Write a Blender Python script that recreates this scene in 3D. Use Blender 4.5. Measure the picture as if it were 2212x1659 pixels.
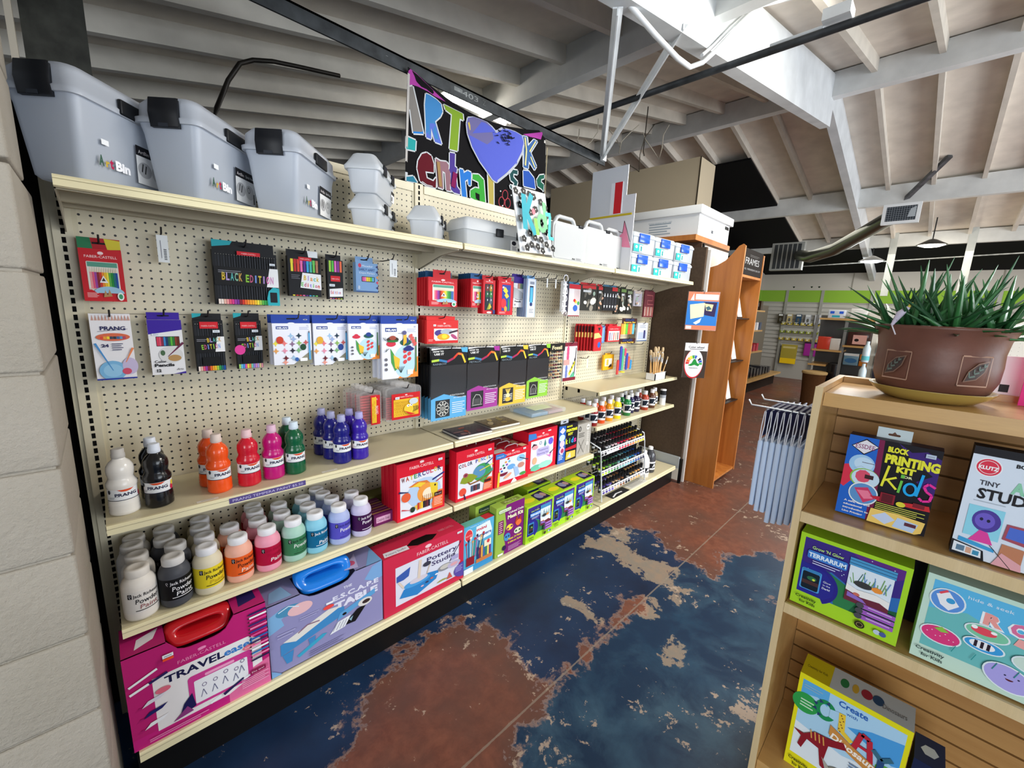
import bpy, bmesh, math, random
from mathutils import Vector, Matrix, noise
from math import sin, cos, pi, radians
S = bpy.context.scene
for o in list(bpy.data.objects): bpy.data.objects.remove(o)
# ---------------------------------------------------------------- camera, world, lights, exposure
cd = bpy.data.cameras.new('camera'); cam = bpy.data.objects.new('camera', cd); S.collection.objects.link(cam)
cd.sensor_fit = 'HORIZONTAL'; cd.sensor_width = 36.0; cd.lens = 897.34 / 2212 * 36.0; cd.clip_start = 0.02
RM = Matrix(((0.71426035, -0.69871384, 0.04038705), (0.10061093, 0.15961337, 0.98203921), (-0.6926107, -0.6973683, 0.18430375)))
cam.matrix_world = Matrix.Translation((0.05305, -1.87907, 1.5326)) @ RM.transposed().to_4x4()
S.camera = cam
S.view_settings.view_transform = 'Standard'; S.view_settings.look = 'None'
S.view_settings.exposure = 0.5; S.view_settings.gamma = 1.0; S.view_settings.use_curve_mapping = False
W = bpy.data.worlds.new('world'); S.world = W; W.use_nodes = True
W.node_tree.nodes['Background'].inputs[0].default_value = (0.80, 0.88, 1.0, 1); W.node_tree.nodes['Background'].inputs[1].default_value = 0.42
def area(name, loc, tgt, sx, sy, power, col):
    l = bpy.data.lights.new(name, 'AREA'); l.shape = 'RECTANGLE'; l.size = sx; l.size_y = sy; l.energy = power; l.color = col
    o = bpy.data.objects.new(name, l); S.collection.objects.link(o); o.location = loc
    o.rotation_euler = (Vector(tgt) - Vector(loc)).to_track_quat('-Z', 'Y').to_euler(); return o
area('storefront_daylight', (3.2, -6.5, 1.7), (2.2, 0, 1.3), 5.0, 2.4, 150, (0.86, 0.93, 1.0))
area('ceiling_tube_light', (3.3, -2.0, 3.05), (2.2, 0.0, 0.9), 1.2, 0.35, 46, (1.0, 0.95, 0.86))
area('back_store_light', (9.6, -1.6, 2.75), (9.6, -1.6, 0), 4.5, 3.0, 55, (1.0, 0.95, 0.86))
area('fixture_fill', (-3.4, -3.6, 1.8), (1.4, -1.6, 1.0), 3.0, 2.0, 110, (0.93, 0.97, 1.0))  # unseen fill lamp added to brighten the fronts of the maple fixture
area('roof_fill', (7.5, -6.8, 1.8), (6.8, 0, 4.0), 4.0, 1.6, 170, (0.95, 0.97, 1.0))  # unseen fill lamp aimed up, added to brighten the roof at the right
area('aisle_light', (4.6, -3.4, 2.9), (4.6, -2.6, 0), 2.5, 0.5, 30, (1.0, 0.95, 0.88))
# ---------------------------------------------------------------- colour and materials
def lin(h):
    if not isinstance(h, str): return tuple(h) + (1.0,) if len(h) == 3 else tuple(h)
    r = []
    for i in (0, 2, 4):
        c = int(h[i:i+2], 16) / 255.0
        r.append(c / 12.92 if c <= 0.04045 else ((c + 0.055) / 1.055) ** 2.4)
    return (r[0], r[1], r[2], 1.0)
def newmat(name):
    m = bpy.data.materials.new(name); m.use_nodes = True; nt = m.node_tree
    return m, nt, nt.nodes['Principled BSDF']
def N(nt, t, **kw):
    n = nt.nodes.new(t)
    for k, v in kw.items():
        if k.startswith('i_'): n.inputs[int(k[2:])].default_value = v
        else: setattr(n, k, v)
    return n
def vc(name, rough=0.5, metal=0.0, spec=0.5, bump=0.0, bs=200, trans=0.0, alpha=1.0, sss=0.0, coat=0.0, var=0.0, vs=8.0, ior=1.45, emit=0.0):
    m, nt, b = newmat(name); L = nt.links
    a = N(nt, 'ShaderNodeAttribute', attribute_name='Col'); out = a.outputs['Color']
    if var:
        tc = N(nt, 'ShaderNodeTexCoord'); n = N(nt, 'ShaderNodeTexNoise'); n.inputs['Scale'].default_value = vs; n.inputs['Detail'].default_value = 5
        L.new(tc.outputs['Object'], n.inputs['Vector'])
        mr = N(nt, 'ShaderNodeMapRange'); mr.inputs[1].default_value = 0.3; mr.inputs[2].default_value = 0.7; mr.inputs[3].default_value = 1 - var; mr.inputs[4].default_value = 1 + var * 0.4
        L.new(n.outputs['Fac'], mr.inputs[0])
        mx = N(nt, 'ShaderNodeMix', data_type='RGBA', blend_type='MULTIPLY'); mx.inputs[0].default_value = 1
        L.new(out, mx.inputs[6]); L.new(mr.outputs[0], mx.inputs[7]); out = mx.outputs[2]
    L.new(out, b.inputs['Base Color'])
    b.inputs['Roughness'].default_value = rough; b.inputs['Metallic'].default_value = metal
    b.inputs['Specular IOR Level'].default_value = spec; b.inputs['IOR'].default_value = ior
    b.inputs['Transmission Weight'].default_value = trans; b.inputs['Alpha'].default_value = alpha
    b.inputs['Coat Weight'].default_value = coat
    if sss: b.inputs['Subsurface Weight'].default_value = sss; b.inputs['Subsurface Radius'].default_value = (0.02, 0.02, 0.02); b.inputs['Subsurface Scale'].default_value = 0.5
    if emit: L.new(out, b.inputs['Emission Color']); b.inputs['Emission Strength'].default_value = emit
    if bump:
        tc = N(nt, 'ShaderNodeTexCoord'); n = N(nt, 'ShaderNodeTexNoise'); n.inputs['Scale'].default_value = bs; n.inputs['Detail'].default_value = 4
        L.new(tc.outputs['Object'], n.inputs['Vector'])
        bp = N(nt, 'ShaderNodeBump'); bp.inputs['Strength'].default_value = bump; bp.inputs['Distance'].default_value = 0.002
        L.new(n.outputs['Fac'], bp.inputs['Height']); L.new(bp.outputs[0], b.inputs['Normal'])
    return m
CARD = vc('printed_card', 0.5, spec=0.22)
GLOSS = vc('glossy_plastic', 0.18, spec=0.5, coat=0.2)
PLAS = vc('plain_plastic', 0.45, spec=0.3)
MATTE = vc('matte_surface', 0.85, spec=0.2)
ENAMEL = vc('enamelled_steel', 0.33, spec=0.5, var=0.06, vs=3.0)
STEEL = vc('worn_dark_steel', 0.5, metal=0.4, var=0.5, vs=14, bump=0.3, bs=60)
CHROME = vc('bright_metal', 0.3, metal=0.9)
WHITEWOOD = vc('white_painted_timber', 0.6, spec=0.3, var=0.13, vs=5.0, bump=0.15, bs=40)
BLOCK = vc('ink_plastic', 0.3)
POT = vc('glazed_stoneware', 0.45, var=0.3, vs=9, bump=0.2, bs=60)
LEAF = vc('succulent_leaf', 0.35, var=0.25, vs=30)
FABRIC = vc('woven_fabric', 0.95, spec=0.1, var=0.15, vs=60, bump=0.5, bs=600)
LAMP = vc('glowing_lamp', 0.5, emit=9.0)
TUBE = vc('glowing_tube', 0.5, emit=22.0)
def frosted(name, fac, rough=0.35):
    m, nt, b = newmat(name); L = nt.links
    a = N(nt, 'ShaderNodeAttribute', attribute_name='Col')
    L.new(a.outputs['Color'], b.inputs['Base Color']); b.inputs['Roughness'].default_value = rough
    tl = N(nt, 'ShaderNodeBsdfTranslucent'); L.new(a.outputs['Color'], tl.inputs['Color'])
    tr = N(nt, 'ShaderNodeBsdfTransparent')
    m1 = N(nt, 'ShaderNodeMixShader'); m1.inputs[0].default_value = 0.35; L.new(b.outputs[0], m1.inputs[1]); L.new(tl.outputs[0], m1.inputs[2])
    m2 = N(nt, 'ShaderNodeMixShader'); m2.inputs[0].default_value = fac; L.new(m1.outputs[0], m2.inputs[1]); L.new(tr.outputs[0], m2.inputs[2])
    L.new(m2.outputs[0], nt.nodes['Material Output'].inputs['Surface']); return m
def filmmat():
    m = bpy.data.materials.new('clear_film'); m.use_nodes = True; nt = m.node_tree; nt.nodes.remove(nt.nodes['Principled BSDF']); L = nt.links
    t = N(nt, 'ShaderNodeBsdfTransparent'); g = N(nt, 'ShaderNodeBsdfGlossy'); g.inputs['Roughness'].default_value = .12; x = N(nt, 'ShaderNodeMixShader'); x.inputs[0].default_value = .045
    L.new(t.outputs[0], x.inputs[1]); L.new(g.outputs[0], x.inputs[2]); L.new(x.outputs[0], nt.nodes['Material Output'].inputs['Surface']); return m
FROST = frosted('frosted_polypropylene', 0.12); FROST2 = frosted('thin_frosted_plastic', 0.42, 0.25)
FILM = filmmat(); CLEARP = frosted('clear_rigid_plastic', 0.72, 0.08)
def pegmat():
    m, nt, b = newmat('cream_pegboard'); L = nt.links
    tc = N(nt, 'ShaderNodeTexCoord'); sp = N(nt, 'ShaderNodeSeparateXYZ'); L.new(tc.outputs['Object'], sp.inputs[0])
    def cell(o, off):
        a = N(nt, 'ShaderNodeMath', operation='ADD'); a.inputs[1].default_value = off; L.new(o, a.inputs[0])
        d = N(nt, 'ShaderNodeMath', operation='DIVIDE'); d.inputs[1].default_value = 0.0254; L.new(a.outputs[0], d.inputs[0])
        f = N(nt, 'ShaderNodeMath', operation='FRACT'); L.new(d.outputs[0], f.inputs[0])
        s = N(nt, 'ShaderNodeMath', operation='SUBTRACT'); s.inputs[1].default_value = 0.5; L.new(f.outputs[0], s.inputs[0])
        p = N(nt, 'ShaderNodeMath', operation='MULTIPLY'); L.new(s.outputs[0], p.inputs[0]); L.new(s.outputs[0], p.inputs[1]); return p.outputs[0]
    ad = N(nt, 'ShaderNodeMath', operation='ADD'); L.new(cell(sp.outputs[0], 2.54), ad.inputs[0]); L.new(cell(sp.outputs[2], 2.54 - 1.752 + 0.0127 + 1.778), ad.inputs[1])
    lt = N(nt, 'ShaderNodeMath', operation='LESS_THAN'); lt.inputs[1].default_value = 0.0185; L.new(ad.outputs[0], lt.inputs[0])
    n = N(nt, 'ShaderNodeTexNoise'); n.inputs['Scale'].default_value = 3; L.new(tc.outputs['Object'], n.inputs['Vector'])
    cr = N(nt, 'ShaderNodeMix', data_type='RGBA'); cr.inputs[6].default_value = lin('cfc6ab'); cr.inputs[7].default_value = lin('dbd2b8'); L.new(n.outputs['Fac'], cr.inputs[0])
    mx = N(nt, 'ShaderNodeMix', data_type='RGBA'); L.new(lt.outputs[0], mx.inputs[0]); L.new(cr.outputs[2], mx.inputs[6]); mx.inputs[7].default_value = (0.006, 0.006, 0.007, 1)
    L.new(mx.outputs[2], b.inputs['Base Color']); b.inputs['Roughness'].default_value = 0.42; b.inputs['Specular IOR Level'].default_value = 0.4
    return m
PEG = pegmat()
def woodmat(name, c1, c2, axis, sc=1.0, rough=0.35, groove=0.0):
    m, nt, b = newmat(name); L = nt.links
    tc = N(nt, 'ShaderNodeTexCoord'); mp = N(nt, 'ShaderNodeMapping'); s = [14 * sc] * 3; s[axis] = 0.9 * sc; mp.inputs['Scale'].default_value = s
    L.new(tc.outputs['Object'], mp.inputs[0])
    n = N(nt, 'ShaderNodeTexNoise'); n.inputs['Scale'].default_value = 2.2; n.inputs['Detail'].default_value = 8; n.inputs['Distortion'].default_value = 0.6; L.new(mp.outputs[0], n.inputs['Vector'])
    n2 = N(nt, 'ShaderNodeTexNoise'); n2.inputs['Scale'].default_value = 60; n2.inputs['Detail'].default_value = 3; L.new(mp.outputs[0], n2.inputs['Vector'])
    r = N(nt, 'ShaderNodeMapRange'); r.inputs[1].default_value = 0.3; r.inputs[2].default_value = 0.7; L.new(n.outputs['Fac'], r.inputs[0])
    mx = N(nt, 'ShaderNodeMix', data_type='RGBA'); L.new(r.outputs[0], mx.inputs[0]); mx.inputs[6].default_value = lin(c1); mx.inputs[7].default_value = lin(c2)
    m2 = N(nt, 'ShaderNodeMix', data_type='RGBA', blend_type='MULTIPLY'); m2.inputs[0].default_value = 0.16; L.new(mx.outputs[2], m2.inputs[6]); L.new(n2.outputs['Fac'], m2.inputs[7])
    L.new(m2.outputs[2], b.inputs['Base Color']); b.inputs['Roughness'].default_value = rough; return m
CHERRY = woodmat('cherry_veneer', 'a8642c', 'c47e3c', 2, 0.6, 0.32)
MAPLE = woodmat('maple_veneer', 'bc9054', 'd0a86c', 1, 0.5, 0.3)
MAPLED = woodmat('maple_slatwall', 'a87a44', 'c0945a', 1, 0.5, 0.4)
BIRCH = woodmat('pale_birch_edge', 'd2b888', 'dec79c', 2, 0.6, 0.35)
# ---------------------------------------------------------------- mesh building
class MB:
    def __init__(s): s.v = []; s.f = []; s.c = []; s.m = []; s.s = []; s.mats = []; s.M = None
    def mi(s, mat):
        if mat not in s.mats: s.mats.append(mat)
        return s.mats.index(mat)
    def add(s, vs, fs, col, mat=CARD, sm=False):
        b = len(s.v); i = s.mi(mat); col = lin(col)
        s.v += [tuple(s.M @ Vector(p)) for p in vs] if s.M else [tuple(p) for p in vs]
        for f in fs: s.f.append([b + k for k in f]); s.c.append(col); s.m.append(i); s.s.append(sm)
    def box(s, x0, y0, z0, x1, y1, z1, col, mat=CARD, bv=0.0):
        if bv:
            bm = bmesh.new(); bmesh.ops.create_cube(bm, size=1)
            for v in bm.verts: v.co = ((x0 + x1) / 2 + v.co.x * (x1 - x0), (y0 + y1) / 2 + v.co.y * (y1 - y0), (z0 + z1) / 2 + v.co.z * (z1 - z0))
            bmesh.ops.bevel(bm, geom=bm.edges[:], offset=bv, segments=2, affect='EDGES', profile=0.6)
            s.frombm(bm, col, mat, True); return
        s.add([(x0, y0, z0), (x1, y0, z0), (x1, y1, z0), (x0, y1, z0), (x0, y0, z1), (x1, y0, z1), (x1, y1, z1), (x0, y1, z1)],
              [(3, 2, 1, 0), (4, 5, 6, 7), (0, 1, 5, 4), (1, 2, 6, 5), (2, 3, 7, 6), (3, 0, 4, 7)], col, mat)
    def frombm(s, bm, col, mat, sm=False):
        bm.verts.ensure_lookup_table(); bm.verts.index_update()
        s.add([v.co[:] for v in bm.verts], [[v.index for v in f.verts] for f in bm.faces], col, mat, sm); bm.free()
    def loft(s, rings, col, mat=PLAS, sm=True, cap=True, closed=True):
        n = len(rings[0]); vs = [p for r in rings for p in r]; fs = []
        for i in range(len(rings) - 1):
            for j in range(n if closed else n - 1):
                k = (j + 1) % n; fs.append((i * n + j, i * n + k, (i + 1) * n + k, (i + 1) * n + j))
        s.add(vs, fs, col, mat, sm)
        if cap and closed: s.add(rings[0], [tuple(range(n))[::-1]], col, mat); s.add(rings[-1], [tuple(range(n))], col, mat)
    def lathe(s, prof, col, mat=PLAS, seg=28, c=(0, 0, 0), cap=True, sx=1.0, sy=1.0):
        s.loft([[(c[0] + r * sx * cos(2 * pi * k / seg), c[1] + r * sy * sin(2 * pi * k / seg), c[2] + z) for k in range(seg)] for r, z in prof], col, mat, True, cap)
    def tube(s, pts, r, col, mat=STEEL, seg=8, cap=True):
        P = [Vector(p) for p in pts]; rings = []; up = Vector((0, 0, 1))
        for i, p in enumerate(P):
            d = (P[min(i + 1, len(P) - 1)] - P[max(i - 1, 0)]).normalized()
            a = d.cross(up) if abs(d.z) < 0.95 else d.cross(Vector((1, 0, 0)))
            a.normalize(); b = d.cross(a); rr = r[i] if isinstance(r, (list, tuple)) else r
            rings.append([tuple(p + a * rr * cos(2 * pi * k / seg) + b * rr * sin(2 * pi * k / seg)) for k in range(seg)])
        s.loft(rings, col, mat, True, cap)
    def beam(s, p, q, w, h, col, mat=WHITEWOOD):   # rectangular bar p->q, width w sideways, height h below the line
        P = Vector(p); Q = Vector(q); d = (Q - P).normalized(); a = d.cross(Vector((0, 0, 1))).normalized() * (w / 2); u = a.cross(d).normalized() * h
        if u.z > 0: u = -u
        s.add([P - a, P + a, P + a + u, P - a + u, Q - a, Q + a, Q + a + u, Q - a + u], [(0, 1, 2, 3), (7, 6, 5, 4), (0, 4, 5, 1), (1, 5, 6, 2), (2, 6, 7, 3), (3, 7, 4, 0)], col, mat)
    def rprism(s, x0, z0, x1, z1, y0, y1, r, col, mat=PLAS, n=5, sm=True, flare=0.0):   # rounded rectangle in XZ, thickness along Y
        def ring(y, g=0.0):
            o = []
            for cx, cz, a0 in ((x1 - r, z1 - r, 0), (x0 + r, z1 - r, 90), (x0 + r, z0 + r, 180), (x1 - r, z0 + r, 270)):
                for k in range(n + 1):
                    a = radians(a0 + 90 * k / n); o.append((cx + r * cos(a) + g * 0, y, cz + r * sin(a)))
            return o
        s.loft([ring(y0), ring(y1)], col, mat, False, True)
    def build(s, name, parent=None, sm=False):
        me = bpy.data.meshes.new(name); me.from_pydata(s.v, [], s.f)
        for m in s.mats: me.materials.append(m)
        me.polygons.foreach_set('material_index', s.m); me.polygons.foreach_set('use_smooth', s.s)
        ca = me.color_attributes.new('Col', 'FLOAT_COLOR', 'CORNER'); buf = []
        for f, c in zip(s.f, s.c): buf += list(c) * len(f)
        ca.data.foreach_set('color', buf); me.update()
        o = bpy.data.objects.new(name, me); S.collection.objects.link(o)
        if parent: o.parent = parent
        return o
def tag(o, label, cat, group=None, kind=None):
    if label: o['label'] = label
    if cat: o['category'] = cat
    if group: o['group'] = group
    if kind: o['kind'] = kind
    return o
def thing(name, label, cat, loc=(0, 0, 0), rz=0.0, group=None):
    o = bpy.data.objects.new(name, None); S.collection.objects.link(o); o.empty_display_size = 0.05
    o.location = loc; o.rotation_euler = (0, 0, rz); return tag(o, label, cat, group)
def copytree(o, loc, label, rz=None, group=None, parent=None):
    c = o.copy(); S.collection.objects.link(c)
    if parent: c.parent = parent
    else:
        c.location = loc
        if rz is not None: c.rotation_euler = (0, 0, rz)
        if label: c['label'] = label
        if group: c['group'] = group
    for ch in list(o.children): copytree(ch, None, None, parent=c)
    return c
# ---------------------------------------------------------------- printed art: flat shapes and lettering laid on a face of a mesh
TX = {}
def glyphs(t, bold):
    k = (t, bold)
    if k not in TX:
        cu = bpy.data.curves.new('t', 'FONT'); cu.body = t; cu.resolution_u = 2; cu.size = 1; cu.offset = bold
        ob = bpy.data.objects.new('t', cu); S.collection.objects.link(ob)
        bpy.context.view_layer.update()
        me = bpy.data.meshes.new_from_object(ob.evaluated_get(bpy.context.evaluated_depsgraph_get()))
        vs = [(v.co.x, v.co.y) for v in me.vertices]; fs = [tuple(p.vertices) for p in me.polygons]
        bpy.data.objects.remove(ob); bpy.data.curves.remove(cu); bpy.data.meshes.remove(me)
        xs = [v[0] for v in vs] or [0, 1]; ys = [v[1] for v in vs] or [0, 1]
        TX[k] = (vs, fs, min(xs), max(xs), min(ys), max(ys))
    return TX[k]
class Art:
    # o = lower-left corner, u / v = unit vectors to the right and up, w / h size in metres; drawing units run 0..1 across and up
    def __init__(s, mb, o, u, v, w, h, mat=CARD, cyl=None):
        s.mb = mb; s.o = Vector(o); s.u = Vector(u).normalized(); s.v = Vector(v).normalized(); s.n = s.u.cross(s.v); s.w = w; s.h = h; s.k = 1; s.mat = mat; s.cyl = cyl
    def P(s, x, y):
        e = 0.00013 * s.k + (0.0003 if s.cyl else 0)
        if s.cyl:
            cx, cy, r = s.cyl; a = (x - 0.5) * s.w / r - pi / 2
            return (cx + (r + e) * cos(a), cy + (r + e) * sin(a), s.o.z + y * s.h)
        return s.o + s.u * (x * s.w) + s.v * (y * s.h) + s.n * e
    def raw(s, pts, fs, col): s.mb.add([s.P(*p) for p in pts], fs, col, s.mat)
    def p(s, pts, col):
        s.k += 1
        if not s.cyl: s.raw(pts, [tuple(range(len(pts)))], col); return
        st = .035; xs = [q[0] for q in pts]; i0, i1 = int(min(xs) // st), int(max(xs) // st)   # wrapped shapes are cut into narrow upright strips
        def clip(P, lim, sg):
            o = []
            for u, v in zip(P, P[1:] + P[:1]):
                du, dv = sg * (u[0] - lim), sg * (v[0] - lim)
                if du >= 0: o.append(u)
                if du * dv < 0: t = du / (du - dv); o.append((lim, u[1] + (v[1] - u[1]) * t))
            return o
        for i in range(i0, i1 + 1):
            q = clip(clip(list(pts), i * st, 1), (i + 1) * st, -1)
            if len(q) > 2: s.raw(q, [tuple(range(len(q)))], col)
    def r(s, x0, y0, x1, y1, col):
        s.k += 1
        if s.cyl:
            n = 28; pts = [(x0 + (x1 - x0) * i / n, y) for i in range(n + 1) for y in (y0, y1)]
            s.raw(pts, [(2 * i, 2 * i + 2, 2 * i + 3, 2 * i + 1) for i in range(n)], col)
        else: s.raw([(x0, y0), (x1, y0), (x1, y1), (x0, y1)], [(0, 1, 2, 3)], col)
    def e(s, x, y, rx, ry, col, a0=0, a1=360, n=24, rot=0):
        s.k += 1; c, d = cos(radians(rot)), sin(radians(rot)); q = s.w / s.h; pts = []
        for i in range(n):
            a = radians(a0 + (a1 - a0) * i / (n if a1 - a0 == 360 else n - 1)); X = rx * cos(a); Y = ry * sin(a) / q
            pts.append((x + X * c - Y * d, y + (X * d + Y * c) * q))
        s.k -= 1; s.p(pts, col)
    def ring(s, x, y, rx, ry, t, col, n=24):
        s.k += 1; a = [2 * pi * i / n for i in range(n)]
        pts = [(x + rx * cos(t_), y + ry * sin(t_)) for t_ in a] + [(x + (rx - t) * cos(t_), y + (ry - t * s.w / s.h) * sin(t_)) for t_ in a]
        s.raw(pts, [(i, (i + 1) % n, n + (i + 1) % n, n + i) for i in range(n)], col)
    def l(s, x0, y0, x1, y1, t, col, t1=None):   # stroke, t as a fraction of the width
        s.k += 1; X = (x1 - x0) * s.w; Y = (y1 - y0) * s.h; d = math.hypot(X, Y) or 1; a = t / 2 * s.w; b = (t if t1 is None else t1) / 2 * s.w
        nx, ny = -Y / d, X / d
        s.raw([(x0 - nx * a / s.w, y0 - ny * a / s.h), (x1 - nx * b / s.w, y1 - ny * b / s.h), (x1 + nx * b / s.w, y1 + ny * b / s.h), (x0 + nx * a / s.w, y0 + ny * a / s.h)], [(0, 1, 2, 3)], col)
    def pl(s, pts, t, col):
        k = s.k
        for a, b in zip(pts, pts[1:]): s.k = k; s.l(a[0], a[1], b[0], b[1], t, col)
    def rr(s, x0, y0, x1, y1, rad, col):
        pts = []; q = s.w / s.h
        for cx, cy, a0 in ((x1 - rad, y1 - rad * q, 0), (x0 + rad, y1 - rad * q, 90), (x0 + rad, y0 + rad * q, 180), (x1 - rad, y0 + rad * q, 270)):
            for k in range(5): a = radians(a0 + 22.5 * k); pts.append((cx + rad * cos(a), cy + rad * q * sin(a)))
        s.p(pts, col)
    def t(s, txt, x, y, h, col, w=None, al='c', rot=0, bold=0.0, sk=0.0):   # h = capital height (fraction of face height); w = fitted width
        vs, fs, a, b, c, d = glyphs(txt, bold); sc = h * s.h / (0.72 + 2 * bold); sx = sc
        if w: sx = w * s.w / max(b - a, 1e-3)
        off = {'c': -(a + b) / 2, 'l': -a, 'r': -b}[al]; R, Q = cos(radians(rot)), sin(radians(rot)); s.k += 1; pts = []
        for p in vs:
            X = (p[0] + off + sk * p[1]) * sx; Y = p[1] * sc; pts.append((x + (X * R - Y * Q) / s.w, y + (X * Q + Y * R) / s.h))
        s.raw(pts, fs, col)
    def mt(s, txt, x, y, h, cols, w, rot=0, bold=0.03):   # each letter its own colour
        n = len(txt); st = w / n; R = radians(rot); k = s.k
        for i, ch in enumerate(txt):
            s.k = k
            if ch != ' ': s.t(ch, x + (i + 0.5) * st * cos(R), y + (i + 0.5) * st * sin(R) * s.w / s.h, h, cols[i % len(cols)], w=st * (0.35 if ch in 'iIl.' else 0.8), bold=bold, rot=rot)
    def lines(s, x0, y0, x1, dy, n, col, t=0.4):   # rows of fine print too small to read
        k = s.k
        for i in range(n): s.k = k; s.r(x0, y0 - i * dy, x1 - (0.15 * (x1 - x0) if i % 2 else 0), y0 - i * dy + dy * t, col)
def front(mb, x0, x1, y, z0, z1, mat=CARD): return Art(mb, (x0, y, z0), (1, 0, 0), (0, 0, 1), x1 - x0, z1 - z0, mat)
def topf(mb, x0, x1, y0, y1, z, mat=CARD): return Art(mb, (x0, y0, z), (1, 0, 0), (0, 1, 0), x1 - x0, y1 - y0, mat)
def kid(mb, name, par, label=None):   # a part drawn in world coordinates under a placed thing
    o = mb.build(name, par); bpy.context.view_layer.update() if False else None
    o.matrix_parent_inverse = (Matrix.Translation(par.location) @ Matrix.Rotation(par.rotation_euler[2], 4, 'Z')).inverted()
    if label: o['label'] = label
    return o
def struct(mb, name): return tag(mb.build(name), None, None, kind='structure')
TN = [0]
def trim(mb): TN[0] += 1; return struct(mb, 'trim_%d' % TN[0])
# ================================================================ floor
def floor():
    x0, x1, y0, y1, d = -1.5, 5.4, -2.6, 0.2, 0.025
    # stains of the painted concrete, outlines in metres
    rust = [[(0.30,-0.75),(0.48,-0.72),(0.57,-0.60),(0.76,-0.48),(0.88,-0.42),(1.06,-0.48),(1.17,-0.48),(1.27,-0.57),(1.26,-0.69),(1.21,-0.82),(1.22,-0.98),(1.11,-1.02),(1.00,-1.04),(0.88,-1.10),(.7,-1.3),(.3,-1.3)],
            [(2.5,-.42),(2.62,-.55),(2.75,-.78),(2.62,-.95),(2.5,-1.02),(2.62,-1.15),(2.8,-1.12),(3.0,-1.3),(3.1,-1.6),(3.2,-2.7),(6,-2.7),(6,.3),(2.9,.3),(2.7,-.3)],
            [(1.22,-1.0),(1.4,-.985),(2.0,-.97),(2.0,-1.0),(1.25,-1.02)], [(2.67,-0.67),(2.77,-0.76),(2.75,-0.96),(2.78,-1.13),(2.53,-1.16),(2.52,-1.00),(2.60,-0.84)], [(2.4,-1.6),(2.55,-1.5),(2.6,-1.7)]]
    tan = [[(2.21,-0.47),(2.42,-0.42),(2.60,-0.45),(2.62,-0.59),(2.41,-0.64),(2.34,-0.85),(2.45,-0.99),(2.38,-1.03),(2.15,-1.03),(2.17,-0.93),(2.23,-0.81),(2.22,-0.65),(2.22,-0.55)],
           [(3.04,-0.59),(3.31,-0.66),(3.40,-0.84),(3.28,-1.02),(3.10,-0.96),(2.91,-0.99),(2.93,-0.89),(2.95,-0.74)], [(1.88,-1.02),(2.04,-1.00),(2.21,-1.05),(2.27,-1.13),(2.14,-1.14),(2.06,-1.10),(1.93,-1.13),(1.84,-1.09)],
           [(1.68,-0.73),(1.73,-0.80),(1.73,-0.91),(1.71,-0.95),(1.65,-0.88)], [(1.79,-1.18),(1.88,-1.23),(1.84,-1.27),(1.71,-1.27)], [(2.2,-.75),(2.3,-.78),(2.25,-.9),(2.15,-.86)]]
    def sd(px, py, poly):
        ins = False; best = 9.0; n = len(poly)
        for i in range(n):
            ax, ay = poly[i]; bx, by = poly[(i + 1) % n]
            if (ay > py) != (by > py) and px < (bx - ax) * (py - ay) / (by - ay) + ax: ins = not ins
            ex, ey = bx - ax, by - ay; t = max(0, min(1, ((px - ax) * ex + (py - ay) * ey) / (ex * ex + ey * ey)))
            best = min(best, math.hypot(px - ax - t * ex, py - ay - t * ey))
        return best if ins else -best
    nx, ny = int((x1 - x0) / d) + 1, int((y1 - y0) / d) + 1
    vs = []; cs = []
    for j in range(ny):
        for i in range(nx):
            x, y = x0 + i * d, y0 + j * d; vs.append((x, y, 0))
            r = max(sd(x, y, p) for p in rust); t = max(sd(x, y, p) for p in tan)
            cs.append((max(0, min(1, 0.5 + r * 2.5)), max(0, min(1, 0.5 + t * 2.5)), max(0, min(1, 0.5 + (-y - 0.995) * 12)), 1))
    fs = [(j * nx + i, j * nx + i + 1, (j + 1) * nx + i + 1, (j + 1) * nx + i) for j in range(ny - 1) for i in range(nx - 1)]
    b = len(vs)
    far = [(-6, -9), (14.5, -9), (14.5, 7), (-6, 7)]
    def q(xa, ya, xb, yb, c):
        k = len(vs); vs.extend([(xa, ya, 0), (xb, ya, 0), (xb, yb, 0), (xa, yb, 0)]); cs.extend([c] * 4); fs.append((k, k + 1, k + 2, k + 3))
    yt = y0 + (ny - 1) * d; xt = x0 + (nx - 1) * d
    q(xt, -9, 14.5, 7, (1, 0, 0, 1)); q(-6, yt, xt, 7, (0.3, 0, 0, 1)); q(-6, -9, xt, y0, (0.3, 0.1, 1, 1)); q(-6, y0, x0, yt, (0.3, 0, 0, 1))
    me = bpy.data.meshes.new('floor'); me.from_pydata(vs, [], fs)
    ca = me.color_attributes.new('Col', 'FLOAT_COLOR', 'POINT'); ca.data.foreach_set('color', [k for c in cs for k in c])
    m, nt, bs = newmat('painted_concrete_floor'); L = nt.links
    a = N(nt, 'ShaderNodeAttribute', attribute_name='Col'); sp = N(nt, 'ShaderNodeSeparateColor'); L.new(a.outputs['Color'], sp.inputs[0])
    tc = N(nt, 'ShaderNodeTexCoord')
    def noi(sc, det, rough=0.6, dist=0.0):
        n = N(nt, 'ShaderNodeTexNoise'); n.inputs['Scale'].default_value = sc; n.inputs['Detail'].default_value = det; n.inputs['Roughness'].default_value = rough; n.inputs['Distortion'].default_value = dist
        L.new(tc.outputs['Object'], n.inputs['Vector']); return n.outputs['Fac']
    def mth(op, a_, b_):
        n = N(nt, 'ShaderNodeMath', operation=op)
        for i, v in enumerate((a_, b_)):
            if isinstance(v, (int, float)): n.inputs[i].default_value = v
            else: L.new(v, n.inputs[i])
        return n.outputs[0]
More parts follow.
